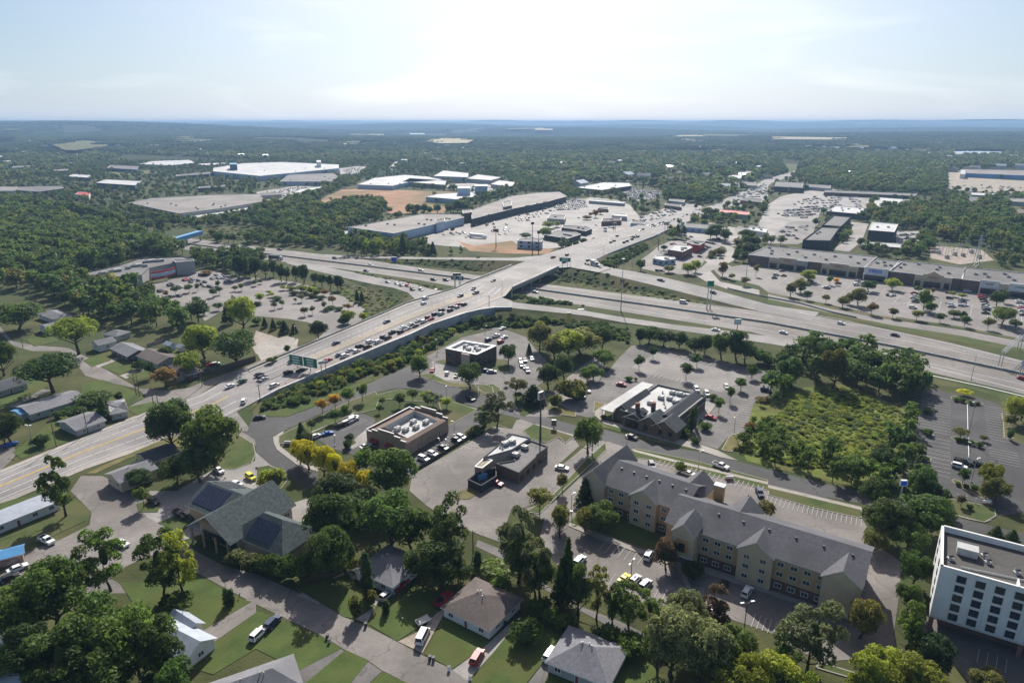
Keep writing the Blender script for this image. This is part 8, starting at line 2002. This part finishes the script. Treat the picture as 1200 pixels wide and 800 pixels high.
# ---------------------------------------------------------------- parking bays
def bays(name, mk, a, b_, n_, ln, skew=0.0, w_=.14, lev=20, z=0):
 "n_ stall lines between ground points a and b, each ln metres long to the left of a->b"
 A_, B2 = G(*a), G(*b_); u = (B2-A_).normalized(); nn = Vector((-u.y,u.x,0)); d = (nn*cos(skew)+u*sin(skew)).normalized(); k = MB(); zz = .014*lev+.03
 for i in range(n_+1):
  p = A_.lerp(B2, i/n_); q = p+d*ln; s = Vector((-d.y,d.x,0))*w_/2; k.face([p-s+Vector((0,0,zz)), q-s+Vector((0,0,zz)), q+s+Vector((0,0,zz)), p+s+Vector((0,0,zz))])
 o = k.build(name, M[mk]); struct(o); o.data.update()
 for p in o.data.polygons:
  if p.normal.z < 0: p.flip()
 return o
def B8(tile, v, n_, ln, mk='worn', skew=0.0, lev=12, w_=.13): q = Q(tile, *v); bays('parking_lines', mk, q[0], q[1], n_, ln, skew, w_, lev)
B8('R', [510,560, 515,240], 13, 10.5, skew=0); B8('R', [515,800, 508,620], 5, 10.5); B8('S', [510,240, 512,20], 6, 10.5);
B8('R', [180,730, 195,560], 6, 5.5); B8('R', [195,490, 215,350], 5, 5.5); B8('R', [255,300, 270,160], 5, 5.5); B8('S', [170,250, 175,60], 6, 5.5)
B8('R', [832,600, 820,280], 13, -10.5) if False else None
q = Q('R', 668,270, 672,490, 682,770); ribbon('parking_lines', 'white', [G(x,y)+Vector((0,0,.2)) for x,y in q], .2, 1)
B8('g', [640,640, 870,690], 9, 5, lev=16); B8('g', [700,545, 1095,640], 16, 5, lev=16); B8('g', [860,690, 1010,715], 7, 5, lev=16); B8('N', [560,100, 900,160], 8, 5, lev=16)
B8('g', [690,505, 900,555], 9, 5, lev=14); B8('g', [505,560, 580,495], 8, -5, lev=14)
B8('O', [660,200, 780,60], 9, 5, lev=14); B8('O', [430,590, 520,330], 12, 5, lev=14); B8('N', [80,290, 240,150], 8, -5, lev=14)
B8('k', [700,395, 1180,520], 22, -5, lev=12); B8('l', [0,565, 440,672], 20, -5, lev=12)
B8('o', [420,330, 700,420], 8, 5, lev=12); B8('o', [440,140, 620,200], 6, -5, lev=12); B8('p', [-80,540, 240,650], 12, 5, lev=12)
B8('R', [855,590, 825,285], 13, -8.5); B8('R', [880,800, 865,680], 5, -8.5); B8('M', [560,700, 1000,400], 12, 5, lev=14); B8('I', [830,650, 1040,560], 8, -5, lev=14)
B8('E', [-100,430, 1180,600], 8, 40, lev=8, w_=.3); B8('D', [100,560, 1180,700], 7, 30, lev=8, w_=.3)
B8('P', [0,260, 330,60], 10, -5, lev=14)
B8('p', [990,640, 1120,690], 3, -5, lev=12); B8('c', [0,540, 300,470], 10, 30, lev=8, w_=.3)
# ================= vehicles
M['paint'] = mat('car_paint', (.5,.5,.5), rough=.42, spec=.35, obj_color=True)
M['car_glass'] = flat('car_glass', (.02,.028,.035), .08, .7); M['tyre'] = flat('tyre', (.018,.018,.018), .9); M['rim'] = flat('wheel_rim', (.35,.35,.36), .4)
M['lamp_clear'] = flat('headlight_glass', (.75,.75,.72), .2, .6); M['lamp_red'] = flat('taillight_red', (.35,.01,.01), .3, .5)
CARCOL = dict(w=(.78,.78,.77), s=(.42,.43,.44), g=(.14,.145,.15), k=(.018,.018,.02), b=(.02,.10,.42), n=(.02,.035,.09), r=(.38,.02,.03), t=(.35,.28,.2), y=(.62,.58,.02), e=(.03,.10,.05), o=(.75,.3,.02), c=(.30,.36,.42))
CARWORD = dict(w='white', s='silver', g='grey', k='black', b='bright blue', n='dark navy', r='red', t='tan', y='yellow', e='dark green', o='orange', c='pale blue')
# kind: length, width, hull outline (x,z), cabin (xb0,xb1,xt0,xt1,zb,zt), wheel x, wheel r
CK = dict(sedan=(4.7,1.82,[(-2.35,.45),(-2.33,.85),(-1.7,.98),(1.0,.98),(2.2,.82),(2.35,.55),(2.3,.28),(-2.3,.28)],(-1.75,1.15,-1.05,.45,.95,1.42),1.42,.33),
          suv=(4.7,1.9,[(-2.35,.5),(-2.33,1.1),(1.05,1.12),(2.15,1.0),(2.35,.7),(2.32,.35),(-2.3,.35)],(-2.25,1.2,-2.0,.45,1.1,1.75),1.42,.38),
          hatch=(4.2,1.78,[(-2.1,.5),(-2.05,.98),(.95,1.0),(1.95,.85),(2.1,.55),(2.05,.3),(-2.05,.3)],(-2.0,1.15,-1.6,.35,.98,1.5),1.28,.32),
          pickup=(5.7,1.98,[(-2.85,.55),(-2.85,1.15),(1.3,1.15),(2.65,1.08),(2.85,.7),(2.8,.42),(-2.8,.42)],(-.7,1.45,-.45,.75,1.12,1.82),1.78,.41),
          van=(5.3,2.0,[(-2.65,.45),(-2.65,1.15),(1.7,1.15),(2.5,.95),(2.65,.6),(2.6,.35),(-2.6,.35)],(-2.63,1.9,-2.55,1.2,1.13,2.15),1.65,.37),
          sports=(4.3,1.85,[(-2.15,.4),(-2.1,.85),(-1.4,.92),(.6,.85),(2.0,.65),(2.15,.45),(2.1,.22),(-2.1,.22)],(-1.3,.85,-.8,.1,.86,1.22),1.3,.33))
NAMES = dict(sedan='sedan', suv='suv', hatch='hatchback', pickup='pickup_truck', van='van', sports='sports_car')
def car_parts(kind):
 L_, W_, hull, (b0,b1,t0,t1,zb,zt), wx, wr = CK[kind]; hw_, ht = W_/2, W_/2*.72; hb = W_/2*.9; P = {}
 k = MB(); n_ = len(hull); mid = [(x, z) for x, z in hull]
 def yy(z): return hw_*(1 if .35 < z < .9 else .93)
 A_ = [(x, -yy(z), z) for x, z in mid]; B_ = [(x, yy(z), z) for x, z in mid]
 k.face(A_[::1]); k.face(B_[::-1])
 for i in range(n_): j = (i+1) % n_; k.face([A_[j], A_[i], B_[i], B_[j]])
 # cabin shell
 q = [(b0,-hb,zb),(b1,-hb,zb),(b1,hb,zb),(b0,hb,zb)]; t_ = [(t0,-ht,zt),(t1,-ht,zt),(t1,ht,zt),(t0,ht,zt)]
 k.face(t_)
 for i in range(4): j = (i+1) % 4; k.face([q[i], q[j], t_[j], t_[i]])
 if kind == 'pickup':      # open bed
  k.box((-1.75,-.86,1.22),(2.1,.1,.2)); k.box((-1.75,.86,1.22),(2.1,.1,.2)); k.box((-2.8,0,1.22),(.1,1.8,.2))
 P['body'] = [(k.mesh('body', [M['paint']]), None)]
 def quad(a, b, c, d, off, s=.86):
  a, b, c, d = map(Vector, (a,b,c,d)); m_ = (a+b+c+d)/4; r = [m_+(v-m_)*s for v in (a,b,c,d)]; nn = (r[1]-r[0]).cross(r[3]-r[0]).normalized()*off; z = MB(); z.face([v+nn for v in r]); z.face([v+nn*.2 for v in r[::-1]]);
  for i in range(4): j = (i+1)%4; z.face([r[i]+nn*.2, r[j]+nn*.2, r[j]+nn, r[i]+nn])
  return z
 P['windscreen'] = [(quad(q[1],q[2],t_[2],t_[1],.015).mesh('windscreen', [M['car_glass']]), None)]
 P['rear_window'] = [(quad(q[3],q[0],t_[0],t_[3],.015).mesh('rear_window', [M['car_glass']]), None)]
 P['side_window'] = [(quad(q[0],q[1],t_[1],t_[0],.015,.84).mesh('side_window', [M['car_glass']]), None), (quad(q[2],q[3],t_[3],t_[2],.015,.84).mesh('side_window', [M['car_glass']]), None)]
 z = MB(); z.tube((0,-.11,0),(0,.11,0),wr,n=12,m=0); z.tube((0,-.125,0),(0,.125,0),wr*.6,n=8,m=1); wme = z.mesh('wheel', [M['tyre'], M['rim']])
 P['wheel'] = [(wme, (sx*wx, sy*(hw_-.1), wr)) for sx in (-1,1) for sy in (-1,1)]
 z = MB(); z.box((0,0,0),(.1,.34,.13)); hl = z.mesh('headlight', [M['lamp_clear']]); tl = MB(); tl.box((0,0,0),(.08,.3,.16)); tl = tl.mesh('taillight', [M['lamp_red']])
 zf = hull[-3][1] + .12
 P['headlight'] = [(hl, (L_/2-.06, s*hw_*.68, zf)) for s in (-1,1)]; P['taillight'] = [(tl, (-L_/2-.0, s*hw_*.74, hull[1][1]-.12)) for s in (-1,1)]
 if kind == 'pickup': z = MB(); z.box((-1.75,0,1.165),(2.05,1.6,.02)); P['bed'] = [(z.mesh('bed', [M['tyre']]), None)]
 return P
CP = {k: car_parts(k) for k in CK}
def simple_mesh(kind, mk='paint', name='car'):
 k = MB()
 for part, mi in (('body',0),('windscreen',1),('rear_window',1),('side_window',1),('wheel',2)):
  for me, loc in CP[kind][part]:
   o = Vector(loc or (0,0,0)); base = len(k.v)
   k.v.extend(tuple(v.co+o) for v in me.vertices)
   for p in me.polygons: k.f.append(tuple(base+i for i in p.vertices)); k.m.append(mi)
 return k.mesh(name, [M[mk], M['car_glass'], M['tyre']])
SM = {k: simple_mesh(k) for k in CK}
NC = [0]
def car(p, rz, col, kind, label, group=None, detail=True):
 NC[0] += 1; c = CARCOL[col]
 lab = f"{CARWORD[col]} {NAMES[kind].replace('_',' ')} {label}"
 if not detail:
  o = bpy.data.objects.new(NAMES[kind], SM[kind]); COL.objects.link(o); o.location = p; o.rotation_euler = (0,0,rz); o.color = (*c,1); tag(o, lab, NAMES[kind].replace('_',' ').replace('suv','car').replace('sedan','car').replace('hatchback','car'), group); return o
 e = thing(NAMES[kind], lab, 'car' if kind in ('sedan','suv','hatch','sports') else NAMES[kind].replace('_truck',' truck'), p, rz, group)
 for part, lst in CP[kind].items():
  for me, loc in lst:
   o = add(part, me, e, loc)
   if part == 'body': o.color = (*c,1)
 return e
KD = dict(S='sedan', U='suv', H='hatch', P='pickup', V='van', X='sports')
PEND = []
def cars(tile, d, s, where, detail=None, flip=False):
 "d: (dx,dy) in view units giving the heading, 'art', 'hw' or 'ramp'; s: 'x y colour[kind]' items"
 it = s.split(',')
 for q in it:
  x, y, c = q.split(); px = Q(tile, float(x), float(y))[0]; p = GS(*px); kind = KD[c[1]] if len(c) > 1 else ('sedan','suv','hatch','sedan','suv')[int(float(x)+float(y)) % 5]
  if isinstance(d, str):
   best, bd = None, 1e9
   src = {'art': [r[0].lerp(r[1],.5) for r in ART]+[r[0].lerp(r[1],.5) for r in BR[1:]]+[r[0].lerp(r[1],.5) for r in ART2[1:]], 'hw': MED, 'r1': [r[0] for r in R1], 'r2': [r[0] for r in R2], 'r3': [r[0] for r in R3], 'r4': [r[0] for r in R4]}[d]
   for i in range(len(src)-1):
    m_ = (src[i]+src[i+1])/2; dd = (m_.x-p.x)**2+(m_.y-p.y)**2
    if dd < bd: bd = dd; best = src[i+1]-src[i]
   rz = atan2(best.y, best.x) + (pi if flip else 0)
   p = Vector((p.x, p.y, p.z+.02))
  else:
   q2 = G(px[0]+d[0], px[1]+d[1]); q1 = G(*px); rz = atan2(q2.y-q1.y, q2.x-q1.x) + (pi if flip else 0); p = Vector((p.x,p.y,p.z+.14))
  p.z = max(p.z, .1)
  PEND.append((p, rz, c[0], kind, where))
cars('f','art','30 655 kU,15 640 k,38 662 s,88 692 wU,152 632 k,215 622 kP,170 578 k,376 492 n,338 572 r,392 548 n,416 553 w,441 527 s,472 530 w,486 508 k,523 511 k,534 487 w,574 487 w,599 464 kU,618 468 k,641 443 kP,680 440 kU,690 418 w,716 424 s,728 405 s,749 411 k,762 388 s,787 391 wU,806 371 k,821 379 r,839 357 k,871 338 kU,869 355 s,914 323 k,911 339 kU,943 324 s,948 310 r,976 311 kU','in the queue on the overpass approach')
cars('f','art','613 392 n,958 272 nU,1030 257 kP,1019 237 n,1112 198 k','driving on the overpass approach',flip=True)
cars('f','r4','863 263 w,846 248 w,917 260 k,774 242 s,618 205 s,660 213 w,682 221 wP,712 224 r,733 240 kU','waiting on the off ramp')
cars('f','art','786 306 w,794 282 wU','turning off the ramp')
cars('f','hw','112 53 kP,540 126 w,516 152 n,773 151 w,832 194 kU,890 196 k','on the highway left of the bridge'); cars('f','hw','370 93 nU','with trailer on the highway left of the bridge')
cars('V','art','986 458 k,926 516 k,959 503 k,1051 518 k,1081 505 k,1126 488 k,1136 470 k,1156 466 w,1181 460 k,516 635 k,386 658 rP,491 703 k,711 686 k','on the far side of the overpass')
cars('c','art','560 630 k,575 625 k,590 632 k,640 580 w,650 585 w,660 576 s,668 582 k,678 572 w,686 577 w,694 568 s,702 573 w,710 564 k,718 569 w,726 560 w,735 565 s,745 556 w,760 550 k,775 545 w,600 603 w,615 597 k,800 535 w,820 528 k,850 515 w,880 505 k,900 500 w,1040 455 w,1060 445 k,1085 432 w,1105 422 w,1120 412 k,1140 402 w,1165 390 w,1180 382 k','in the far traffic on the arterial road')
cars('g','r2','350 120 k,362 123 k,388 128 wP,410 134 g,440 145 w,468 146 w,505 153 k,555 160 k,698 198 kP,943 256 k','coming up the far off ramp')
cars('g','hw','108 252 s,804 302 wV','on the highway under the bridge side'); cars('g','r1','328 346 wV,955 430 w','on the near on ramp')
cars('h','hw','342 400 w,595 455 k,72 443 w,1195 660 r','on the highway at the right')
cars('-',(6,-.5),'1197 346 k','on the mall service road') if False else None
cars('I',(8,-1),'115 565 k','entering the dark street'); cars('J',(7,3),'970 710 k','in the tree shade on the dark street')
cars('k',(8,2.6),'560 294 kS','on the road beside the steakhouse'); cars('k',(8,2.8),'978 432 wP','on the road above the inn'); cars('k',(6,1),'234 440 wS','beside the grass strip of the worn lot')
cars('k',(2,4),'655 430 nU,1160 560 nU','in the upper inn lot'); cars('k',(6,2),'828 467 w','behind the inn roof')
cars('k',(6,1),'512 48 r,345 78 w,322 104 w','west of the steakhouse'); cars('N',(8,2),'1140 485 r','by the steakhouse planting'); cars('k',(2,3),'912 92 w,1004 58 w,864 72 w','behind the steakhouse'); cars('k',(6,1),'1190 74 n','at the thicket edge of the steakhouse lot')
cars('i',(6,-2),'50 330 b','on the apron at the left edge'); cars('i',(5,-2),'738 275 k,1078 55 w,1136 32 e','on the arterial road at the signals'); cars('i',(2,-4),'1144 127 w','crossing at the signals')
cars('i',(6,3),'722 598 kU','beside the small tree'); cars('i',(5,3),'1028 452 wS','in the shade on the plaza road'); cars('i',(3,2),'1176 484 yU','open topped, by the green roofed hall'); cars('i',(5,2),'1110 515 w','behind the green roofed hall'); cars('i',(6,3),'848 658 kP,888 668 k','before the green roofed hall')
cars('m',(5,3),'1010 135 k','under the green gable'); cars('i',(4,2),'575 795 w','behind the street trees')
cars('A',(5,-1),'385 230 r','behind the dark board fence'); cars('A',(5,-1),'425 222 w','beside the red one behind the fence')
cars('m',(5,2.5),'222 142 wP','on the gravel by the metal roofed building'); cars('m',(5,-2),'86 272 w','beside the blue roofed shed'); cars('m',(5,-2),'42 318 k','behind the white one at the blue shed')
cars('n',(4,-4),'78 528 n,12 582 w','on the driveway of the dark grey hipped house'); cars('n',(4,-3),'612 400 s','on the driveway of the grey hipped house'); cars('n',(4,-3.6),'674 352 rP','nosed up behind the silver car'); cars('n',(4,-3.6),'880 418 rP','on the lawn beside the brown roofed house')
cars('n',(3,-5),'1036 690 rU','on the driveway below the brown roofed house'); cars('n',(3,-6),'782 592 wV','parked as a camper on the front lawn')
cars('o',(4,-4),'316 238 w','by the alley trees'); cars('o',(4,-4),'526 318 yX','low, parked under the alley trees'); cars('o',(4,-4),'577 325 w,624 350 s','beside the yellow car'); cars('o',(3,-5),'640 212 wU','beside the purple tree'); cars('o',(3,-5),'990 352 k,1100 384 wU','in the shade before the inn'); cars('o',(4,-4),'940 462 w,500 400 w','under the trees at the lower inn lot'); cars('o',(4,-6),'178 678 w','on the driveway of the bottom bungalow')
cars('l',(8,2),'915 412 kP,895 434 w,720 467 w,745 480 k','parked in the right hand lot'); cars('l',(8,2),'988 424 k','beside the bright tree in the right hand lot')
cars('j',(4,-1),'336 276 bX','in the shop lot'); cars('j',(5,-2),'404 238 kU,428 228 w,455 214 w,458 206 w,280 292 w,515 338 w','in the shop lot'); cars('j',(5,2),'786 398 w,828 374 w,878 345 k,940 308 k,962 295 w','along the dark low wall'); cars('j',(5,1.5),'1126 512 r','beside the dark bin yard')
cars('K',(5,-2),'100 316 n,170 280 wP,250 290 w,214 335 r,232 208 w,512 270 w','behind the brick bank'); cars('K',(5,0),'75 605 n,130 615 s','beside the lawn of the brick bank'); cars('K',(2,4),'400 512 w,440 508 k,506 492 w,410 556 w,465 606 s,440 575 k','in the cluster by the lawn tree'); cars('J',(2,-4),'615 440 r,752 470 w,840 490 w','before the brick bank')
cars('E',(5,0),'75 344 s,60 372 k,145 350 k,130 305 k,370 440 k,655 420 k','at the west end of the mall lot'); cars('E',(5,0),'540 460 w,555 466 s,840 402 s,835 420 s,828 436 w,940 515 k,965 518 s,395 400 n','in the middle of the mall lot')
cars('E',(3,-5),'1120 530 k,1150 535 w,1180 530 s','under the lime tree of the mall lot')
cars('D',(6,.5),'668 418 w,155 570 wU,185 500 k,180 515 k,180 462 w,170 435 r,165 480 s,500 482 k,516 545 w,520 560 s,500 530 g,620 500 n,620 515 n,612 550 w,640 548 w,620 530 k','in the third bay of the mall lot')
cars('D',(6,.5),'800 455 r,800 475 r,815 495 k,830 520 k,835 540 s,840 570 wP,845 590 k,838 622 k,820 470 n','in the fourth bay of the mall lot'); cars('D',(6,.5),'1155 510 w,1160 525 s,1175 560 w,1180 580 r,1190 600 w,1195 640 k','in the east bay of the mall lot'); cars('D',(6,.5),'320 470 k,325 485 k,495 430 k,300 500 g','in the second bay of the mall lot')
cars('X',(6,1.5),'355 497 k,385 492 g,455 497 k,480 492 g,545 442 k,570 436 k,690 393 r,712 388 r,750 408 e,765 386 s,820 397 n,880 410 k,842 347 k,860 345 k,890 346 k,910 342 k,968 367 s,985 350 k,1018 352 w,1045 372 w,1060 355 s,880 447 w,920 452 k,940 455 g,1100 400 k,1120 405 n,662 455 w,855 432 k,1010 372 w,950 378 s,1000 460 n,1080 410 n,640 540 n,560 548 g','in the red sign store lot')
cars('Y',(4,1),'900 24 nU','pulling a trailer') if False else None
cars('U',(4,0),'275 545 kP','on the far off ramp') if False else None
cars('U',(5,0),'840 348 k','on the service road'); cars('U',(5,1),'380 215 k,400 212 r,350 170 k,420 168 k,440 172 k,460 176 k,480 180 k,500 180 k,530 165 g,560 145 r,700 195 k,720 200 k,745 205 k,770 210 k,730 240 s,640 330 k,245 462 k,285 465 k,440 170 w,660 75 w,690 230 k,700 262 k,715 245 k','in the restaurant lots beside the ramp')
cars('U',(5,-1),'770 165 r,790 170 r,830 172 k,815 160 g','in the row beyond the restaurants')
cars('b','hw','1040 632 w','x') if False else None
# far lots, filled row by row
rc = random.Random(11); cl_ = 'wwwsskkkkgnrtwsgbkwc'
def lot(px, gx, gy, prob, where, rz=0.4, skip=None):
 P = [tuple(G(x, y)[:2]) for x, y in px]; c, s = cos(rz), sin(rz); R_ = [(x*c+y*s, -x*s+y*c) for x, y in P]
 x0, x1 = min(p[0] for p in R_), max(p[0] for p in R_); y0, y1 = min(p[1] for p in R_), max(p[1] for p in R_); y = y0; r_ = 0
 while y < y1:
  x = x0
  while x < x1:
   if inside((x, y), R_) and rc.random() < prob:
    p = Vector((x*c-y*s, x*s+y*c, .1))
    PEND.append((p, rz+pi/2+(pi if rc.random() < .5 else 0), rc.choice(cl_), rc.choice(('sedan','suv','hatch','sedan','suv','pickup')), where))
   x += gx
  y += gy if r_ % 2 else 5.6; r_ += 1
lot(Q('V', 380,200, 440,150, 560,110, 680,110, 720,190, 560,210, 420,215), 3.0, 17, .82, 'in the crowded part of the big far lot', .35)
lot(Q('V', 0,290, 100,230, 400,170, 400,220, 240,300, 60,320), 3.2, 19, .33, 'in the sparse part of the big far lot', .35)
lot(Q('W', 760,470, 1000,420, 1190,380, 1200,430, 900,480), 3.4, 19, .25, 'in front of the big grey store', .35)
lot(Q('b', 860,605, 960,585, 1100,560, 1200,570, 1200,640, 1000,650, 860,640), 3.4, 18, .12, 'in front of the big grey store', .35)
lot(Q('c', 500,430, 560,408, 700,418, 690,450, 560,465), 3.2, 9, .8, 'in the packed car yard beyond the big lot', .2)
lot(Q('T', 300,100, 450,40, 700,10, 760,60, 600,130, 450,120), 3.1, 17, .6, 'in the lot north of the shopping strip', .3)
lot(Q('T', 280,250, 450,200, 640,180, 560,300, 540,330, 260,330), 3.2, 17, .35, 'in the lot beside the twin roofed warehouse', .3)
lot(Q('d', 605,620, 715,612, 700,660, 600,655), 3.2, 16, .6, 'behind the dark four storey block', .1)
lot(Q('d', 100,480, 250,430, 450,450, 440,490, 250,500), 3.2, 19, .2, 'in the north lot', .3)
lot(Q('c', 1040,430, 1190,385, 1200,430, 1060,480), 3.4, 14, .35, 'by the far shops', .5)
lot(Q('c', 560,560, 640,520, 760,500, 780,520, 640,570), 3.4, 16, .3, 'at the far restaurants', .5)
lot(Q('V', 540,260, 700,300, 780,400, 900,420, 1040,380, 960,340, 760,330), 3.6, 15, .22, 'at the red brown restaurant', .5)
lot(Q('b', 1000,395, 1190,375, 1200,420, 1060,430), 3.6, 15, .3, 'in the factory yard', .4)
lot(Q('b', 390,320, 470,305, 540,310, 470,345), 3.6, 15, .3, 'in the plant yard', .4)
lot(Q('b', 0,430, 200,395, 300,410, 120,475), 3.8, 14, .4, 'in the equipment yard left of the cleared site', .4)
lot(Q('d', 860,385, 1190,395, 1190,410, 860,400), 4, 20, .15, 'in the lot of the blue fronted store', .1)
PEND.sort(key=lambda c: c[0].length)
rest_c = []
for i, (p, rz, col, kind, where) in enumerate(PEND):
 if i < 300: car(p, rz, col, kind, where, None, detail=(p.length < 560))
 else: rest_c.append((p.x, p.y, p.z, 1, 1, rz, 'wskngr'.find(col) if col in 'wskngr' else 0))
FC = []
for i, cc in enumerate('wskngr'):
 nm = 'paint_'+CARWORD[cc].replace(' ','_'); M[nm] = flat(nm, CARCOL[cc], .3, .5, 0.02); FC.append(simple_mesh(('sedan','suv','hatch')[i % 3], nm, 'far_car'))
if rest_c: struct(point_stuff('parked_cars', rest_c, FC), 'stuff')
# lorries and trailers
def lorry(p, rz, label, L_=16, cab='w', box='w', name='semi_trailer_truck', cat='truck'):
 e = thing(name, label, cat, p, rz); k = MB(); k.box((-1.5,0,2.5),(L_-4,2.5,2.8)); o = k.build('cargo_box', M['paint'], e); o.color = (*CARCOL[box],1)
 k = MB(); x = L_/2-1.2; k.box((x,0,1.5),(2.2,2.4,2.0)); k.box((x-.3,0,2.8),(1.6,2.3,.8)); o = k.build('cab', M['paint'], e); o.color = (*CARCOL[cab],1)
 k = MB(); k.box((x+1.12,0,2.1),(.05,2.1,.8)); k.build('windscreen', M['car_glass'], e); k = MB(); k.box((0,0,.85),(L_-1.5,1.0,.3)); k.build('chassis', M['dark'], e)
 for wx in (-L_/2+1,-L_/2+2.3,L_/2-4,L_/2-1.2):
  for s in (-1,1): k = MB(); k.tube((wx,s*1.0,.5),(wx,s*1.3,.5),.5,n=10); k.build('wheel', M['tyre'], e)
p = GS(*Q('b',1040,636)[0]); lorry(p+Vector((0,0,.3)), .35-.9, 'long white semi trailer truck parked in the big lot', 20)
p = GS(*Q('Y',345,36)[0]); dq = GS(*Q('Y',425,40)[0])-p; lorry(p+Vector((0,0,.1)), atan2(dq.y,dq.x), 'flat loaded truck with white cab on the highway at the left', 13, 'w', 'g')
p = GS(*Q('g',385,124)[0]); dq = GS(*Q('g',410,134)[0])-p; lorry(p+Vector((0,0,.05)), atan2(dq.y,dq.x), 'silver box truck in the far off ramp queue', 9, 's', 's', 'box_truck')
p = GS(*Q('n',785,520)[0]); e = thing('utility_trailer', 'small open trailer with pale load on the front lawn', 'trailer', p+Vector((0,0,.1)), .7); k = MB(); k.box((0,0,.7),(3.4,1.7,.12)); k.build('bed', M['unit'], e)
k = MB(); k.box((0,0,.95),(2.6,1.3,.4)); k.build('load', M['sign_tan'], e); k = MB()
for s in (-1,1): k.box((0,s*.85,.95),(3.4,.06,.4))
k.build('side_rail', M['frame_white'], e); k = MB(); k.beam(Vector((1.7,0,.6)), Vector((2.9,0,.5)), .1, .1); k.build('drawbar', M['dark'], e)
for s in (-1,1): k = MB(); k.tube((0,s*.9,.32),(0,s*1.05,.32),.32,n=10); k.build('wheel', M['tyre'], e)
# one walker in the upper inn lot, one motorbike pair beside the pale house
p = GS(*Q('H', 770,210)[0]); p.z = .3; e = thing('person', 'person in dark clothes walking across the upper inn lot', 'person', p, .5)
def person(e, shirt, trousers):
 J_ = [((0,0,.95),.14),((0,0,1.2),.15),((0,0,1.42),.16),((0,0,1.52),.06),((0,.0,1.60),.07),((0,.02,1.70),.105),((-.2,0,1.40),.06),((-.27,-.05,1.12),.045),((-.26,.08,.88),.035),((.2,0,1.40),.06),((.27,.08,1.12),.045),((.25,-.02,.88),.035),((-.1,0,.9),.1),((-.11,.12,.5),.07),((-.11,.05,.08),.05),((.1,0,.9),.1),((.11,-.1,.5),.07),((.11,-.25,.1),.05)]
 E_ = [(0,1),(1,2),(2,3),(3,4),(4,5),(2,6),(6,7),(7,8),(2,9),(9,10),(10,11),(0,12),(12,13),(13,14),(0,15),(15,16),(16,17)]
 me = bpy.data.meshes.new('body'); me.from_pydata([j[0] for j in J_], E_, []); o = bpy.data.objects.new('body', me); COL.objects.link(o); o.parent = e
 md = o.modifiers.new('skin', 'SKIN'); sub = o.modifiers.new('sub', 'SUBSURF'); sub.levels = sub.render_levels = 1
 for i, j in enumerate(J_): o.data.skin_vertices[0].data[i].radius = (j[1], j[1])
 o.data.skin_vertices[0].data[0].use_root = True; o.data.materials.append(M[shirt])
 k = MB(); k.sphere((0,.0,1.76),.115,8,5,sq=(1,1,.8)); k.build('hair', M['black'], e)
person(e, 'dark', 'dark')
# ---------------------------------------------------------------- air
hz = MB(); X0 = 46000; hz.box((0, 29500, 64), (2*X0, 60400, 140))
ho = hz.build('haze', None or []) if False else None
me = hz.mesh('haze', []); ho = bpy.data.objects.new('haze', me); COL.objects.link(ho); ho['kind'] = 'stuff'
hm = bpy.data.materials.new('haze_air'); hm.use_nodes = True; n_ = hm.node_tree.nodes
for q in list(n_):
 if q.type == 'BSDF_PRINCIPLED': n_.remove(q)
pv = n_.new('ShaderNodeVolumePrincipled'); pv.inputs['Density'].default_value = .000115; pv.inputs['Color'].default_value = (.31, .49, .74, 1); pv.inputs['Anisotropy'].default_value = .25
hm.node_tree.links.new(pv.outputs[0], n_['Material Output'].inputs['Volume']); me.materials.append(hm)
# ---------------------------------------------------------------- tell look-alikes apart in words
ORD = ['first','second','third','fourth','fifth','sixth','seventh','eighth','ninth','tenth','eleventh','twelfth','thirteenth','fourteenth','fifteenth','sixteenth']
bpy.context.view_layer.update()
buckets = {}
for o in THINGS: buckets.setdefault(o['label'], []).append(o)
for lab, os_ in buckets.items():
 if len(os_) == 1: continue
 if len(os_) == 2:
  os_.sort(key=lambda o: PX(o.matrix_world @ Vector((sum(v[0] for v in o.bound_box)/8, sum(v[1] for v in o.bound_box)/8, 0)) if o.type == 'MESH' else o.location)[0])
  os_[0]['label'] = lab + ', the left one'; os_[1]['label'] = lab + ', the right one'
 elif len(os_) <= 16:
  os_.sort(key=lambda o: PX(o.location)[0])
  for i, o in enumerate(os_): o['label'] = lab + ', ' + ORD[i] + ' from left'
 else:
  for o in os_:
   if 'group' not in o: o['group'] = lab
